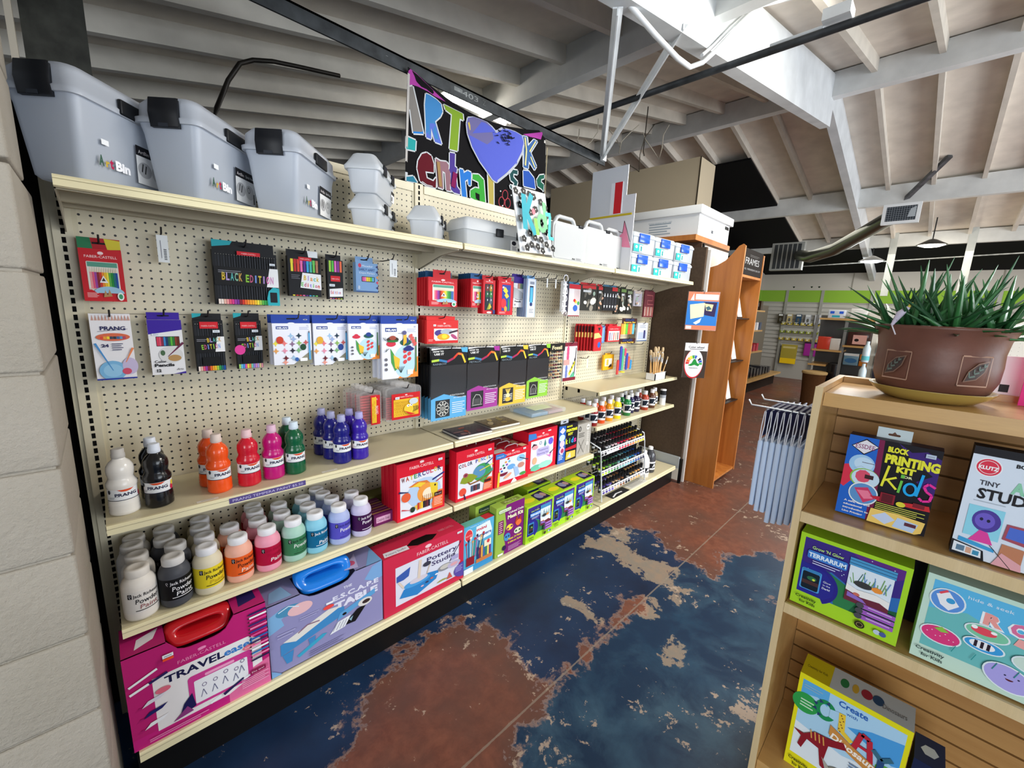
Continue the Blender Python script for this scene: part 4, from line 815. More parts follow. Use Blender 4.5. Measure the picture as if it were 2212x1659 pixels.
pack('foil_pack', 'silver grey pack hanging against the brown panel', 3.285, 3.460, 1.280, 1.436, .10, .014, 'c8ccd4', silv, None, cat='foil pack', hk=True)
m = MB(); m.box(3.265, -.10, 1.0, 3.47, -.085, 1.262, 'dfe0d8', FILM); m.box(3.275, -.094, 1.01, 3.46, -.090, 1.24, 'a8a490', FILM); tag(m.build('sleeve_pack'), 'clear plastic sleeve pack below the silver grey pack', 'sleeve')
hook(3.37, 1.25, .11, 'dark wire peg hook holding the clear sleeve pack')
def yel(a): a.r(0, 0, 1, 1, 'e8a81c'); a.rr(.15, .25, .85, .75, .05, 'f2ece0'); a.r(.3, .3, .5, .7, 'e0b04a'); a.p([(.5, .12), (.85, .2), (.8, .4), (.6, .3)], '3a3026')
pack('clay_pack', 'small yellow pack hanging alone above the brush shelf', 2.885, 3.035, 1.056, 1.178, .05, .014, 'e8a81c', yel, (.012, 'e8a81c', .5), cat='craft pack', hk=True)
hook(2.635, 1.168, .07, 'bare peg hook with a narrow white tag, left of the small yellow pack', (.07, .010))
# ================================================================ tempera bottles
def tempera(x, y, z, col, rz, label, cap='e6e4e6', group='squeeze tempera bottles', clearcap=False):
    t = thing('tempera_bottle', label, 'paint bottle', (x, y, z), rz, group); m = MB()
    pr = [(.030, 0), (.0355, .004), (.036, .012), (.0352, .018), (.036, .022), (.0352, .028), (.036, .032), (.0352, .038), (.0345, .046), (.0338, .05), (.0338, .082), (.036, .09), (.0355, .098), (.030, .108), (.0285, .114), (.031, .124), (.032, .136), (.0305, .148), (.024, .160), (.016, .168), (.0145, .172), (.0145, .176)]
    m.lathe(pr, col, GLOSS, 32); m.build('bottle_body', t)
    m = MB(); m.lathe([(.0150, .172), (.0162, .174), (.0162, .184), (.0150, .186), (.0150, .198), (.012, .2)], cap, PLAS if not clearcap else FROST2, 20); m.build('cap', t)
    m = MB(); m.lathe([(.0342, .049), (.0342, .083)], 'e9ebee', CARD, 32, cap=False)
    a = Art(m, (0, 0, .049), (1, 0, 0), (0, 0, 1), .10, .034, CARD, cyl=(0, 0, .0342))
    a.p([(.30, .98), (.70, .98), (.6, .82), (.5, .78), (.4, .82)], 'd8502a'); a.t('PRANG', .5, .38, .30, '2a2c4a', w=.52, bold=.03); a.pl([(.28, .38), (.5, .40), (.74, .46)], .01, '2a2c4a')
    a.e(.90, .3, .07, .3, 'c82a4a', n=8); a.e(.92, .66, .05, .25, 'e8d03a', n=7); a.r(0, 0, 1, .05, '1f2440'); a.lines(.1, .3, .24, .1, 2, '9aa0a8'); a.e(.1, .8, .04, .2, '2a2a34', n=8)
    m.build('bottle_label', t); return t
r_ = .036
PB = [('white', 'e8e4de', .050, -.238, 'white tempera bottle standing alone at the left end of the shelf', .2), ('black', '101116', .131, -.241, 'black tempera bottle in front of the other black one', -.1), ('black', '101116', .127, -.165, 'black tempera bottle standing behind the front black one', .1),
      ('o', 'f0561c', .290, -.241, 'orange tempera bottle in front of the other orange one', .25), ('o', 'f0561c', .278, -.168, 'orange tempera bottle standing behind the front orange one', 0), ('r', 'cc1a30', .378, -.243, 'bright red tempera bottle between the orange and magenta ones', .2),
      ('m', 'bc1274', .459, -.232, 'magenta tempera bottle beside the green ones', .2), ('g', '0f5a38', .534, -.233, 'dark green tempera bottle in front of the other green one', .1), ('g', '0f5a38', .532, -.158, 'dark green tempera bottle standing behind the front green one', .1),
      ('b', '1c1c78', .712, -.238, 'navy blue tempera bottle, nearest of the three in a row', .1), ('b', '1c1c78', .699, -.165, 'navy blue tempera bottle, middle of the three in a row', .1), ('b', '1c1c78', .687, -.092, 'navy blue tempera bottle, farthest of the three in a row', 0),
      ('v', '3a22a0', .788, -.236, 'violet tempera bottle in front of the other violet one', 0), ('v', '3a22a0', .779, -.160, 'violet tempera bottle standing behind the front violet one', 0)]
for n_, c, x, y, l_, rz in PB: tempera(x, y, .872, c, rz, l_, cap={'white': 'bdb9b4', 'black': 'dfe6f2', 'g': 'd3e2ee', 'o': 'e0cdc4', 'r': 'e8c4c8', 'm': 'dcb6cc', 'b': 'a4a6cc', 'v': 'a8a4d8'}[n_])
# ================================================================ powder paint jars
def jar(x, y, z, top, lab, tx, rz, label, group, cap='e9e9ee', words=True):
    t = thing('powder_jar', label, 'paint jar', (x, y, z), rz, group); m = MB()
    pr = [(.033, 0), (.0395, .004), (.042, .012), (.0422, .03), (.0422, .110), (.041, .118), (.036, .130), (.028, .138), (.025, .142)]
    m.lathe(pr, top, PLAS, 32); m.build('jar_body', t)
    m = MB(); m.lathe([(.0290, .139), (.0300, .141), (.0300, .160), (.0285, .164), (.018, .1645), (.016, .1635), (.0, .1635)], cap, PLAS, 28, cap=False); m.build('cap', t)
    if words is not None:
        m = MB(); m.lathe([(.0426, .030), (.0426, .102)], lab, CARD, 32, cap=False)
        if words:
            a = Art(m, (0, 0, .030), (1, 0, 0), (0, 0, 1), .12, .072, CARD, cyl=(0, 0, .0426))
            w1, w2, w3 = tx; a.rr(.20, .70, .29, .92, .01, '1c1c22'); a.ring(.245, .84, .025, .05, .008, 'd8d8dc', 10); a.l(.23, .80, .26, .72, .008, 'd8d8dc')
            a.t('Jack Richeson', .60, .74, .15, w1, w=.58, bold=.01); a.t('Powder', .60, .44, .22, w2, w=.50, sk=.1, bold=.008); a.t('Paint', .62, .19, .20, w3, w=.38, sk=.1, bold=.008); a.lines(.34, .10, .86, .04, 1, w1, .8)
        m.build('jar_label', t)
    return t
WH = 'ececf0'; BK = '1c1c22'
JR = [('white', 'e2dcd4', 'dedad4', (BK, BK, '9a6a6a'), [(.056, -.270), (.060, -.185), (.052, -.105), (.060, -.052)], 'e0dad2'), ('black', '4b4d54', '101114', (WH, WH, WH), [(.143, -.269), (.158, -.187), (.135, -.122), (.140, -.047)], 'dcdad8'),
      ('yellow', 'ddd3b8', 'e6d02a', (BK, BK, 'c8a82a'), [(.231, -.270), (.238, -.186), (.236, -.113), (.245, -.045)], WH), ('orange', 'eeb09a', 'e85f22', (BK, '5a2a1a', 'f2d8c8'), [(.322, -.265), (.316, -.170)], WH),
      ('crimson', 'eb9ab0', 'b00d3a', ('b00d3a', 'b00d3a', 'f0dce2'), [(.414, -.264), (.404, -.181), (.413, -.104), (.418, -.046)], WH), ('green', 'a4ccbc', '3a7a52', ('22402e', 'e0ece4', '3a7a52'), [(.504, -.262), (.488, -.182), (.500, -.10)], WH),
      ('turquoise', '84c6de', '0e6690', ('e8eef4', '0e6690', 'e8eef4'), [(.585, -.262), (.586, -.180), (.592, -.098)], WH), ('lavender', 'a8b4e0', '5650bc', ('3a3488', 'e8e8f4', '5650bc'), [(.679, -.262), (.684, -.176), (.672, -.110), (.666, -.048)], WH),
      ('plum', 'c6c0dc', '3c1046', ('ece6f0', 'ece6f0', '3c1046'), [(.773, -.262), (.769, -.180)], WH)]
for n_, top, lb, tx, ps, cp in JR:
    for i, (x, y) in enumerate(ps):
        l_ = '%s powder paint jar, nearest of its row on the lower left shelf' % n_ if i == 0 else '%s powder paint jar, %s behind the nearest one of its row' % (n_, ('directly', 'second', 'third')[i - 1])
        jar(x, y, .536, top, lb, tx, .12 - .02 * i, l_, 'powder paint jars', cp, True)
# ================================================================ boxes on the shelves
def gbox(name, label, x0, x1, y, dp, z0, z1, col, art=None, top=None, cat='craft box', group=None, top_col=None, back=0.0):
    m = MB(); m.box(x0, -y, z0, x1, -y + dp, z1, col)
    if art: art(front(m, x0, x1, -y, z0, z1))
    if top: top(topf(m, x0, x1, -y, -y + dp, z1))
    o = m.build(name); return tag(o, label, cat, group)
RED = 'cf2436'
def handle_case(o, x0, x1, y0, y1, z0, z1, col):   # moulded handle of the case inside, seen through the cut-out
    m = MB(); m.rprism(x0, z0, x1, z1, y0, y1, min(x1 - x0, z1 - z0) * .3, col, PLAS); m.build('case_handle', o)
def big_box(name, label, x0, x1, y, dp, z0, z1, col, art, top, hx0, hx1, hz, hcol, hd):
    # carton whose top-front edge is cut away around a plastic carrying handle
    m = MB(); n = 10; xc = (hx0 + hx1) / 2; R = (hx1 - hx0) / 2
    cut = [(hx0 + R * .12 + (hx1 - hx0 - R * .24) * k / n, z1 - hz * math.sqrt(max(0, 1 - ((2 * k / n - 1) ** 4)))) for k in range(n + 1)]; cut[0] = (hx0, z1); cut[-1] = (hx1, z1)
    P = [(x0, z0), (x1, z0), (x1, z1)] + cut[::-1] + [(x0, z1)]
    m.add([(a, -y, b) for a, b in P], [tuple(range(len(P)))], col); m.add([(a, -y + .004, b) for a, b in P], [tuple(range(len(P)))[::-1]], col)
    m.add([(a, -y, b) for a, b in P] + [(a, -y + .003, b) for a, b in P], [(i, len(P) + i, len(P) + (i + 1) % len(P), (i + 1) % len(P)) for i in range(len(P))], col)
    m.add([(x0, -y, z0), (x0, -y + dp, z0), (x0, -y + dp, z1), (x0, -y, z1)], [(3, 2, 1, 0)], col); m.add([(x1, -y, z0), (x1, -y + dp, z0), (x1, -y + dp, z1), (x1, -y, z1)], [(0, 1, 2, 3)], col)
    m.box(x0, -y + dp - .003, z0, x1, -y + dp, z1, col); m.box(x0, -y, z0, x1, -y + dp, z0 + .002, col)
    for a, b in ((x0, hx0), (hx1, x1)): m.box(a, -y, z1 - .002, b, -y + dp, z1, col)
    m.box(hx0, -y + dp * .82, z1 - .002, hx1, -y + dp, z1, col)
    art(front(m, x0, x1, -y, z0, z1)); top(topf(m, x0, x1, -y, -y + dp, z1))
    o = m.build(name); tag(o, label, 'craft box')
    # handle: rounded plate with a grip slot
    m = MB(); yb = -y + .012; out = []; sl = []; k_ = 22; zb_ = z1 - hz + .002; zt_ = .500; zc = (zb_ + zt_) / 2; a_ = (hx1 - hx0) / 2 * 1.0; b_ = (zt_ - zb_) / 2; sh_ = lambda r: [(p[0], p[1] + max(0, p[2] - zb_) * .75, p[2]) for p in r]
    for i in range(k_ * 2):
        t = 2 * pi * i / (k_ * 2); q1 = lambda v, e_: math.copysign(abs(v) ** e_, v)
        out.append((xc + a_ * q1(cos(t), .45) * (1 - .10 * (sin(t) < 0)), zc + b_ * q1(sin(t), .45))); sl.append((xc + a_ * .66 * q1(cos(t), .6), zc + b_ * .12 + b_ * .36 * q1(sin(t), .8)))
    md = lambda f_, g_: [(p[0] * (1 - f_) + q[0] * f_, g_, p[1] * (1 - f_) + q[1] * f_) for p, q in zip(out, sl)]
    rings = [md(0, yb + .03), md(0, yb + .008), md(.12, yb), md(.5, yb - .001), md(.82, yb + .001), md(1, yb + .006), md(1.02, yb + .06)]; rings = [sh_(r) for r in rings]
    m.loft(rings, hcol, GLOSS, True, False); m.add([(p[0], p[1] + .001, p[2]) for p in rings[-1]], [tuple(range(len(sl)))], hcol, GLOSS)
    m.build('case_handle', o); return o
def te(a):
    P_ = 'c0207a'; a.p([(.16, .10), (.97, .28) if 0 else (.94, .10), (.94, .60), (.84, .68), (.16, .68)], 'e6e2e2')
    a.p([(0, 0), (1, 0), (1, .10), (.16, .10), (.16, .12), (0, .12)], P_); a.p([(.90, .0), (1, 0), (1, .32), (.86, .28), (.80, .16), (.66, .10), (.66, .0)], 'dd6a9a')
    a.t('TRAVEL', .445, .57, .085, '1c1c44', w=.42, bold=.03); a.t('easel', .76, .57, .085, '3a78c0', w=.22, bold=.03); fclogo(a, .5, .72, .035, .34, 'ea8ab8')
    a.rr(.38, .16, .86, .52, .03, 'c83a8a'); a.rr(.42, .19, .82, .45, .01, 'e4e4e8'); a.rr(.5, .46, .72, .49, .01, 'e89ac0')
    for i, (x, y) in enumerate(((.48, .24), (.56, .24), (.64, .27), (.72, .24), (.77, .3))):
        a.pl([(x - .02, y), (x, y + .08), (x + .02, y)], .006, '6a6a8a'); a.ring(x + .01, y + .13, .018, .022, .005, '6a5a80', 10)
    a.p([(.30, .13), (.42, .18), (.40, .34), (.34, .26)], '1c1c50'); a.p([(.26, .12), (.40, .14), (.36, .22)], '8a3a7a'); a.l(.62, .14, .78, .22, .03, '2a2050', .02); a.l(.52, .115, .60, .15, .02, 'ececf0'); a.l(.78, .20, .86, .23, .02, 'ececf0')
    for i, y in enumerate((.46, .34, .22)): a.p([(.08, y - .03), (.2, y), (.24, y + .04), (.12, y + .02)], ['d8d4e0', '1f2060', 'ececf0'][i]); a.l(.06, y - .02, .08, y - .03, .015, 'a8186a')
    a.e(.22, .53, .05, .03, 'dd6a80'); a.e(.84, .56, .05, .03, 'dd6a80'); a.t('38 PIECES', .84, .55, .015, 'f4dade', w=.07)
    a.l(.02, .70, .2, .78, .02, 'ececf0'); a.l(.02, .62, .14, .66, .022, 'ececf0'); a.l(.14, .66, .26, .70, .022, '2a1f5a')
    cs = ['2a1f5a', 'ececf0', 'd83a8a', '3a2a6a', 'e87aa8', '2a3a8a', 'd84a8a', '2a60a8', '3a2a5a', 'e87aa8', 'ececf0', '2470b0', 'e87aa8', '2a1f4a']
    for i, c in enumerate(cs): y = .93 - i * .042; a.l(.86, y, 1.0, y + .005, .018, c); a.p([(.84, y), (.86, y + .01), (.86, y - .01)], '2a2a30')
    a.r(.83, .22, .96, .27, '8a1a4a'); a.t('Do art!', .895, .235, .02, 'f0dae4', w=.1); a.lines(.76, .19, .98, .022, 5, 'eaa0c0'); a.lines(.1, .07, .5, .02, 2, 'e89ac0'); sticker(a, .24, .86, .07, .035, 'ececf0'); a.r(.24, .83, .31, .855, 'f0502a')
def te_t(a): a.p([(.08, .15), (.2, .3), (.24, .6), (.1, .45)], 'e8e4ec'); a.p([(.80, .2), (.95, .3), (.95, .75), (.82, .7)], '2a1f5a')
big_box('travel_easel_box', 'magenta travel easel box with a red handle, leftmost box on the bottom shelf', -.004, .364, .392, .15, .166, .488, 'b8206e', te, te_t, .096, .272, .05, 'c01620', .03)
def es(a):
    a.p([(0, .84), (.1, .9), (.2, .84), (.1, .76), (.12, .66), (0, .6)], '7aaad4'); a.p([(1, 1), (.9, .96), (.82, .80), (.92, .72), (1, .74)], '78a4d4'); a.e(.16, .84, .1, .07, '4a8ab0'); a.e(.25, .8, .1, .08, 'e0b4b8'); a.pl([(.08, .86), (.16, .9), (.24, .84)], .008, 'd0e0ec')
    a.t('THE', .66, .80, .04, 'dcdcee', w=.08, bold=.03); a.t('E.S.C.A.P.E', .74, .68, .075, 'dcdcee', w=.44, bold=.04); a.t('TABLE', .74, .545, .11, 'dcdcee', w=.42, bold=.06)
    a.p([(.08, .24), (.62, .42), (.62, .54), (.52, .56), (.08, .40)], '3f86c0'); a.p([(.10, .42), (.48, .60), (.60, .57), (.20, .36)], 'dcdad4'); a.pl([(.22, .46), (.3, .52), (.4, .5)], .012, '8a6a80'); a.p([(.09, .24), (.18, .26), (.16, .10), (.12, .10)], '3f86c0'); a.p([(.30, .30), (.36, .31), (.35, .20), (.31, .20)], '3f86c0')
    a.p([(.22, .10), (.42, .22), (.46, .26), (.42, .28), (.2, .14)], '3aa0c4'); a.p([(.55, .36), (.92, .52), (.92, .60), (.58, .46)], '5a9cd0'); a.e(.62, .42, .02, .02, '15151a'); a.p([(.60, .24), (.72, .22), (.84, .42), (.74, .40)], '141418'); a.p([(.48, .20), (.62, .22), (.68, .36), (.56, .34)], 'e6e8ee'); a.e(.82, .46, .07, .06, 'd8d4d0'); a.e(.83, .46, .04, .03, '3a2a2a'); a.p([(.66, .3), (.7, .33), (.68, .26)], '8ab0c0')
    for i in range(4): a.l(.51 + i * .03, .23, .55 + i * .03, .33, .008, 'a8acb8')
    a.lines(.24, .66, .4, .03, 2, 'a6a4cc'); a.e(.48, .64, .05, .03, 'e84a44', n=8); a.r(.46, .68, .52, .71, 'ececf2'); a.lines(.3, .1, .6, .03, 3, '7c7aa6'); a.p([(0, 0), (.08, 0), (.02, .08), (0, .1)], '78a4d4'); a.lines(.06, .55, .2, .04, 2, 'a6a4cc')
def es_t(a): a.r(0, 0, 1, 1, '9290bc') if 0 else a.p([(.66, .2), (.78, .1), (.84, .8)], 'bcb4d8'); a.e(.75, .4, .04, .12, 'd05a7a'); a.p([(.84, 0), (1, 0), (1, .8)], '78a4d4'); a.p([(.02, .1), (.2, .1), (.16, .6), (.06, .5)], '8ab0d8')
big_box('escape_table_box', 'lilac folding table box with a bright blue handle on the bottom shelf', .368, .803, .385, .15, .166, .455, '8c8ab6', es, es_t, .478, .69, .034, '1878d8', .03)
def po(a):
    a.r(0, 0, 1, 1, 'c82a48'); a.r(.13, .11, .93, .78, 'd6d8e6'); a.t('FABER-CASTELL', .58, .83, .06, 'eec8ce', w=.40); a.e(.52, .93, .04, .03, 'eec8ce')
    a.t('Pottery', .70, .64, .085, '3a3060', w=.40, bold=.02); a.t('Studio', .72, .53, .085, '4a4068', w=.32, bold=.02); a.l(.80, .46, .96, .76, .012, '3a3050'); a.p([(.14, .62), (.30, .70), (.28, .55), (.22, .52), (.14, .52)], '3a5aa8')
    a.p([(.17, .22), (.38, .14), (.62, .26), (.66, .40), (.52, .44), (.38, .42), (.22, .34)], '2f80c4'); a.e(.38, .38, .16, .06, '4a9ad8'); a.e(.40, .41, .11, .045, 'cfc8d4'); a.l(.40, .42, .42, .74, .035, 'd8c8b8'); a.l(.22, .38, .16, .52, .02, 'd8c8b8'); a.l(.50, .44, .54, .60, .015, 'c8b8a8')
    a.e(.74, .40, .10, .06, '8a8a90'); a.e(.74, .41, .07, .04, 'c4c0b8'); a.e(.86, .38, .09, .06, 'b8b0cc'); a.e(.86, .38, .05, .03, 'd8a0a8'); a.r(.82, .46, .92, .54, 'a8a4cc'); a.e(1.0, .20, .14, .14, '5a4aa0', 90, 270); a.e(.70, .16, .07, .03, '9a9a4a', 0, 180); a.p([(.76, .14), (.80, .26), (.84, .14)], 'c85a50'); a.lines(.88, .28, .98, .03, 4, 'a8a0d4'); a.e(.50, .62, .05, .04, '3a3a4a'); sticker(a, .90, .92, .07, .035)
    for i in range(4): a.e(.44 + i * .06, .26 + i * .03, .02, .015, ['d8b0c0', '3a3a5a', 'c86a5a', 'ececec'][i])
def po_t(a): a.p([(.30, .25), (.40, .05), (.58, .05), (.68, .25), (.58, .45), (.40, .45)], '120a0c'); a.p([(.03, .10), (.30, .04), (.31, .30), (.05, .36)], 'e6e4ec'); a.t('Pottery Studio', .17, .15, .1, '3a3860', w=.22); a.t('FABER-CASTELL', .82, .3, .12, 'e88a9a', w=.2)
gbox('pottery_kit_box', 'raspberry red pottery studio box with a handle slot on top', .808, 1.240, .388, .13, .166, .448, 'c82a48', po, po_t)
def me_(a):
    a.r(0, 0, 1, 1, '5ab0d8'); a.r(0, .0, 1, .12, '3a90c8'); a.e(.16, .80, .13, .13, 'd83a44'); a.ring(.16, .80, .13, .13, .015, 'f4dcdc'); a.t('KLUTZ', .16, .78, .03, 'f4dcdc', w=.18)
    a.p([(.38, .72), (.4, .92), (.85, .95), (.94, .74), (.9, .62), (.5, .6)], 'e4f0f6'); a.t('mini', .58, .82, .07, 'c82a44', w=.34, bold=.03); a.t('erasers', .66, .68, .07, '24408c', w=.50, bold=.03); a.t('MAKE A FUN KIT', .5, .95, .02, 'e4f0f6', w=.6)
    random.seed(8)
    for i in range(9): a.l(.12 + i * .05, .3, .08 + i * .07, .62 + (i % 3) * .05, .02, ['c02a3a', '2a3a6a', 'ececf0', 'e8a84a', '3a9a4a', 'd84a80', '4a2a6a', 'f0d84a', '1c1c24'][i]); a.e(.08 + i * .07, .64 + (i % 3) * .05, .035, .03, ['c02a3a', '3a2a4a', 'e8e4dc', 'd8a060'][i % 4], n=8)
    a.r(.08, .16, .34, .34, '8a1c2c'); 
    for i, c in enumerate(['2a3a6a', '7a2a4a', 'e8a84a', '4a6aa8', '3a8a6a', 'f0d86a', '6a3a8a']): a.r(.42 + i * .07, .22, .48 + i * .07, .48 - (i % 2) * .03, c)
    a.r(.66, .42, .9, .56, 'f0e4c8'); a.r(.40, .14, .95, .22, 'c87a44'); a.r(.0, .0, .3, .12, 'e4ecf2'); a.e(.8, .52, .05, .04, 'd8404a')
gbox('eraser_kit_box', 'sky blue mini eraser kit with the pencil pots picture', 1.248, 1.450, .378, .045, .166, .430, '5ab0d8', me_, lambda a: (a.r(0, 0, .7, 1, '6ab8a8'), a.r(.7, 0, 1, 1, 'c8303c')))
def mk(a):
    a.r(0, 0, 1, 1, '7a1c72'); a.p([(0, 0), (.30, 0), (.34, .2), (.28, .4), (.36, .6), (.30, .84), (.34, 1), (0, 1)], '9ab84a'); a.rr(.08, .86, .52, .94, .03, '2f6a3a'); a.rr(.09, .868, .51, .932, .03, 'dce6c8'); a.t('Creativity Street', .30, .885, .028, '2f4a3a', w=.36)
    a.t('Colossal Crafts', .70, .80, .045, 'f2f0e4', w=.54, bold=.02); a.t('Mask Kit', .68, .70, .08, 'f2f0c8', w=.56, bold=.04); a.r(.08, .46, .26, .72, '7a1c5a'); a.lines(.11, .68, .23, .04, 6, 'e0b8c8')
    a.e(.48, .52, .12, .06, 'f0d84a'); a.e(.42, .50, .04, .02, '7a1c72'); a.e(.55, .53, .04, .02, '7a1c72'); a.p([(.66, .56), (.72, .70), (.80, .60), (.88, .68), (.92, .52), (.78, .46)], 'a83a2a'); a.e(.8, .54, .1, .06, 'e8703a'); a.e(.78, .38, .14, .06, 'dce0c0'); a.e(.72, .38, .04, .02, '2f6a3a'); a.e(.85, .38, .04, .02, '2f6a3a'); a.e(.40, .34, .11, .08, '4a90c8'); a.e(.36, .35, .03, .02, '1f3a6a'); a.e(.45, .35, .03, .02, '1f3a6a')
    a.t('Makes 24 Masks', .68, .26, .045, 'f0d84a', w=.5, bold=.02); a.t('8 Different Styles!', .68, .19, .04, 'f0d84a', w=.5, bold=.02); a.e(.3, .14, .07, .05, '2f1f4a'); a.lines(.44, .12, .9, .025, 4, 'c890c0'); a.rr(.08, .02, .26, .06, .01, 'ececec')
gbox('mask_kit_box', 'green and purple mask kit box on the bottom shelf', 1.466, 1.684, .378, .055, .166, .462, '9ab84a', mk, lambda a: (a.r(.3, .2, .9, .8, '7a8a3a'), a.t('Mask Kit', .6, .3, .4, 'd0d89a', w=.4)))
gbox('mask_kit_box', 'green mask kit box set back behind the purple fronted one', 1.395, 1.610, .29, .055, .166, .462, '9ab84a', lambda a: (a.rr(.1, .84, .7, .94, .03, '2f4a3a'), a.t('Creativity Street', .4, .86, .04, 'dce6c8', w=.5)), None)
def ter(a, big=False):
    a.r(0, 0, 1, 1, 'a4d42a'); x0, y0, x1, y1 = .05, .19, .95, .95; a.r(x0, y0, x1, y1, '3a2a80'); a.p([(x0, .42), (.35, .60), (.6, .46), (x1, .6), (x1, y0), (x0, y0)], '2f6ab0'); a.p([(.30, .60), (.5, .5), (x1, .36), (x1, y0), (.42, y0)], '2f7a4a'); a.p([(.62, .34), (x1, .42), (x1, y0), (.56, y0)], '1f5a3a')
    a.p([(.5, y1), (.62, .86), (.78, .90), (.9, .8), (x1, .84), (x1, y1)], '5a2a80'); a.e(.2, .36, .24, .26, '2a2484', -60, 120, 30); a.p([(x0, y0), (.32, y0), (.40, .28), (.40, .42), (.3, .56), (x0, .62)], '2a2a8c')
    random.seed(2)
    for i in range(14): a.e(random.uniform(.08, .9), random.uniform(.5, .93), .006, .006, 'c4dcf0', n=6)
    a.rr(.07, .25, .27, .54, .02, '4a9ad8'); a.rr(.085, .26, .255, .50, .02, '14202c'); a.r(.085, .33, .255, .38, '4a3030'); a.e(.18, .42, .05, .03, '2f6a4a', n=8); a.e(.2, .41, .015, .015, 'd0e04a'); a.r(.08, .50, .26, .535, '3a80b8')
    a.rr(.50, .34, .88, .84, .03, 'd8e4ee'); a.r(.49, .80, .89, .90, '4a96c8'); a.l(.49, .87, .89, .87, .008, '2a5a80'); a.l(.49, .83, .89, .83, .008, '2a5a80')
    for i in range(16): xx_ = .54 + i * .02; a.l(xx_, .58, xx_ + random.uniform(-.04, .04), .58 + random.uniform(.06, .2), .007, random.choice(['3a7a3a', '2a5a5a', '6aa04a', '5a8ac0']))
    a.e(.64, .60, .08, .04, '3a3a3a'); a.e(.76, .60, .05, .035, 'e8903a', n=7); a.p([(.50, .56), (.60, .52), (.76, .54), (.88, .51), (.88, .42), (.50, .42)], 'eceae6'); a.p([(.50, .48), (.64, .44), (.8, .46), (.88, .42), (.88, .34), (.50, .34)], '6a2a3a'); a.p([(.52, .46), (.66, .42), (.7, .38), (.52, .40)], '8a6ac0'); a.e(.6, .46, .03, .02, 'c86a5a')
    a.t("Grow 'N Glow", .285, .835, .042, 'b8e07a', w=.30, rot=0, bold=.02); a.rr(.10, .70, .48, .81, .02, '3a78c8'); a.t('TERRARIUM', .29, .725, .062, 'dcecf8', w=.36, bold=.04); a.lines(.16, .67, .42, .03, 2, 'c4c8ec')
    if big: a.t('Glow', .33, .44, .026, 'e4e8f4'); a.t('in the', .33, .40, .024, 'e4e8f4'); a.t('Dark!', .33, .355, .028, 'e4e8f4', bold=.02)
    for i, y in enumerate((.345, .275, .205)): a.rr(.66, y - .028, .95, y + .028, .01, '9a5ab8'); a.e(.65, y, .035, .035, '4a4a50'); a.lines(.72, y + .006, .92, .02, 1, 'e0d0ec')
    a.t('Creativity', .16, .125, .04, '1c2a14', w=.21, bold=.02); a.t('for Kids', .18, .065, .04, '1c2a14', w=.16, bold=.02); a.e(.68, .10, .045, .045, '2a2414'); a.ring(.68, .10, .03, .03, .006, '9a8a5a', 14); a.e(.83, .10, .03, .03, 'b8c8d8'); a.e(.88, .10, .03, .03, '4a5a9a')
def tert(a): a.r(0, 0, 1, 1, 'a8c82a'); a.e(.3, .45, .2, .2, 'e8d82a'); a.p([(.5, .1), (.95, .1), (.95, .9), (.55, .8)], '2a2444'); a.e(.7, .5, .12, .25, '8a8aa8'); a.e(.85, .5, .08, .2, 'b08a8a')
def terside(a): a.r(.05, .1, .95, .9, '24306a')
ts = [(1.692, 1.930, .392, 'nearest of the row on the bottom shelf'), (1.938, 2.168, .380, 'middle of the row on the bottom shelf'), (2.178, 2.395, .372, 'farthest of the row on the bottom shelf')]
for x0, x1, y, l_ in ts: gbox('terrarium_box', 'lime green terrarium kit box, ' + l_, x0, x1, y, .12, .166, .400, 'a4d42a', ter, tert, group='terrarium kit boxes on the bottom shelf')
gbox('terrarium_box', 'lime green terrarium kit box standing at the back behind the row', 1.86, 2.085, .235, .12, .166, .400, 'a4d42a', lambda a: a.r(.05, .2, .95, .95, '24306a'), tert, group='terrarium kit boxes on the bottom shelf')
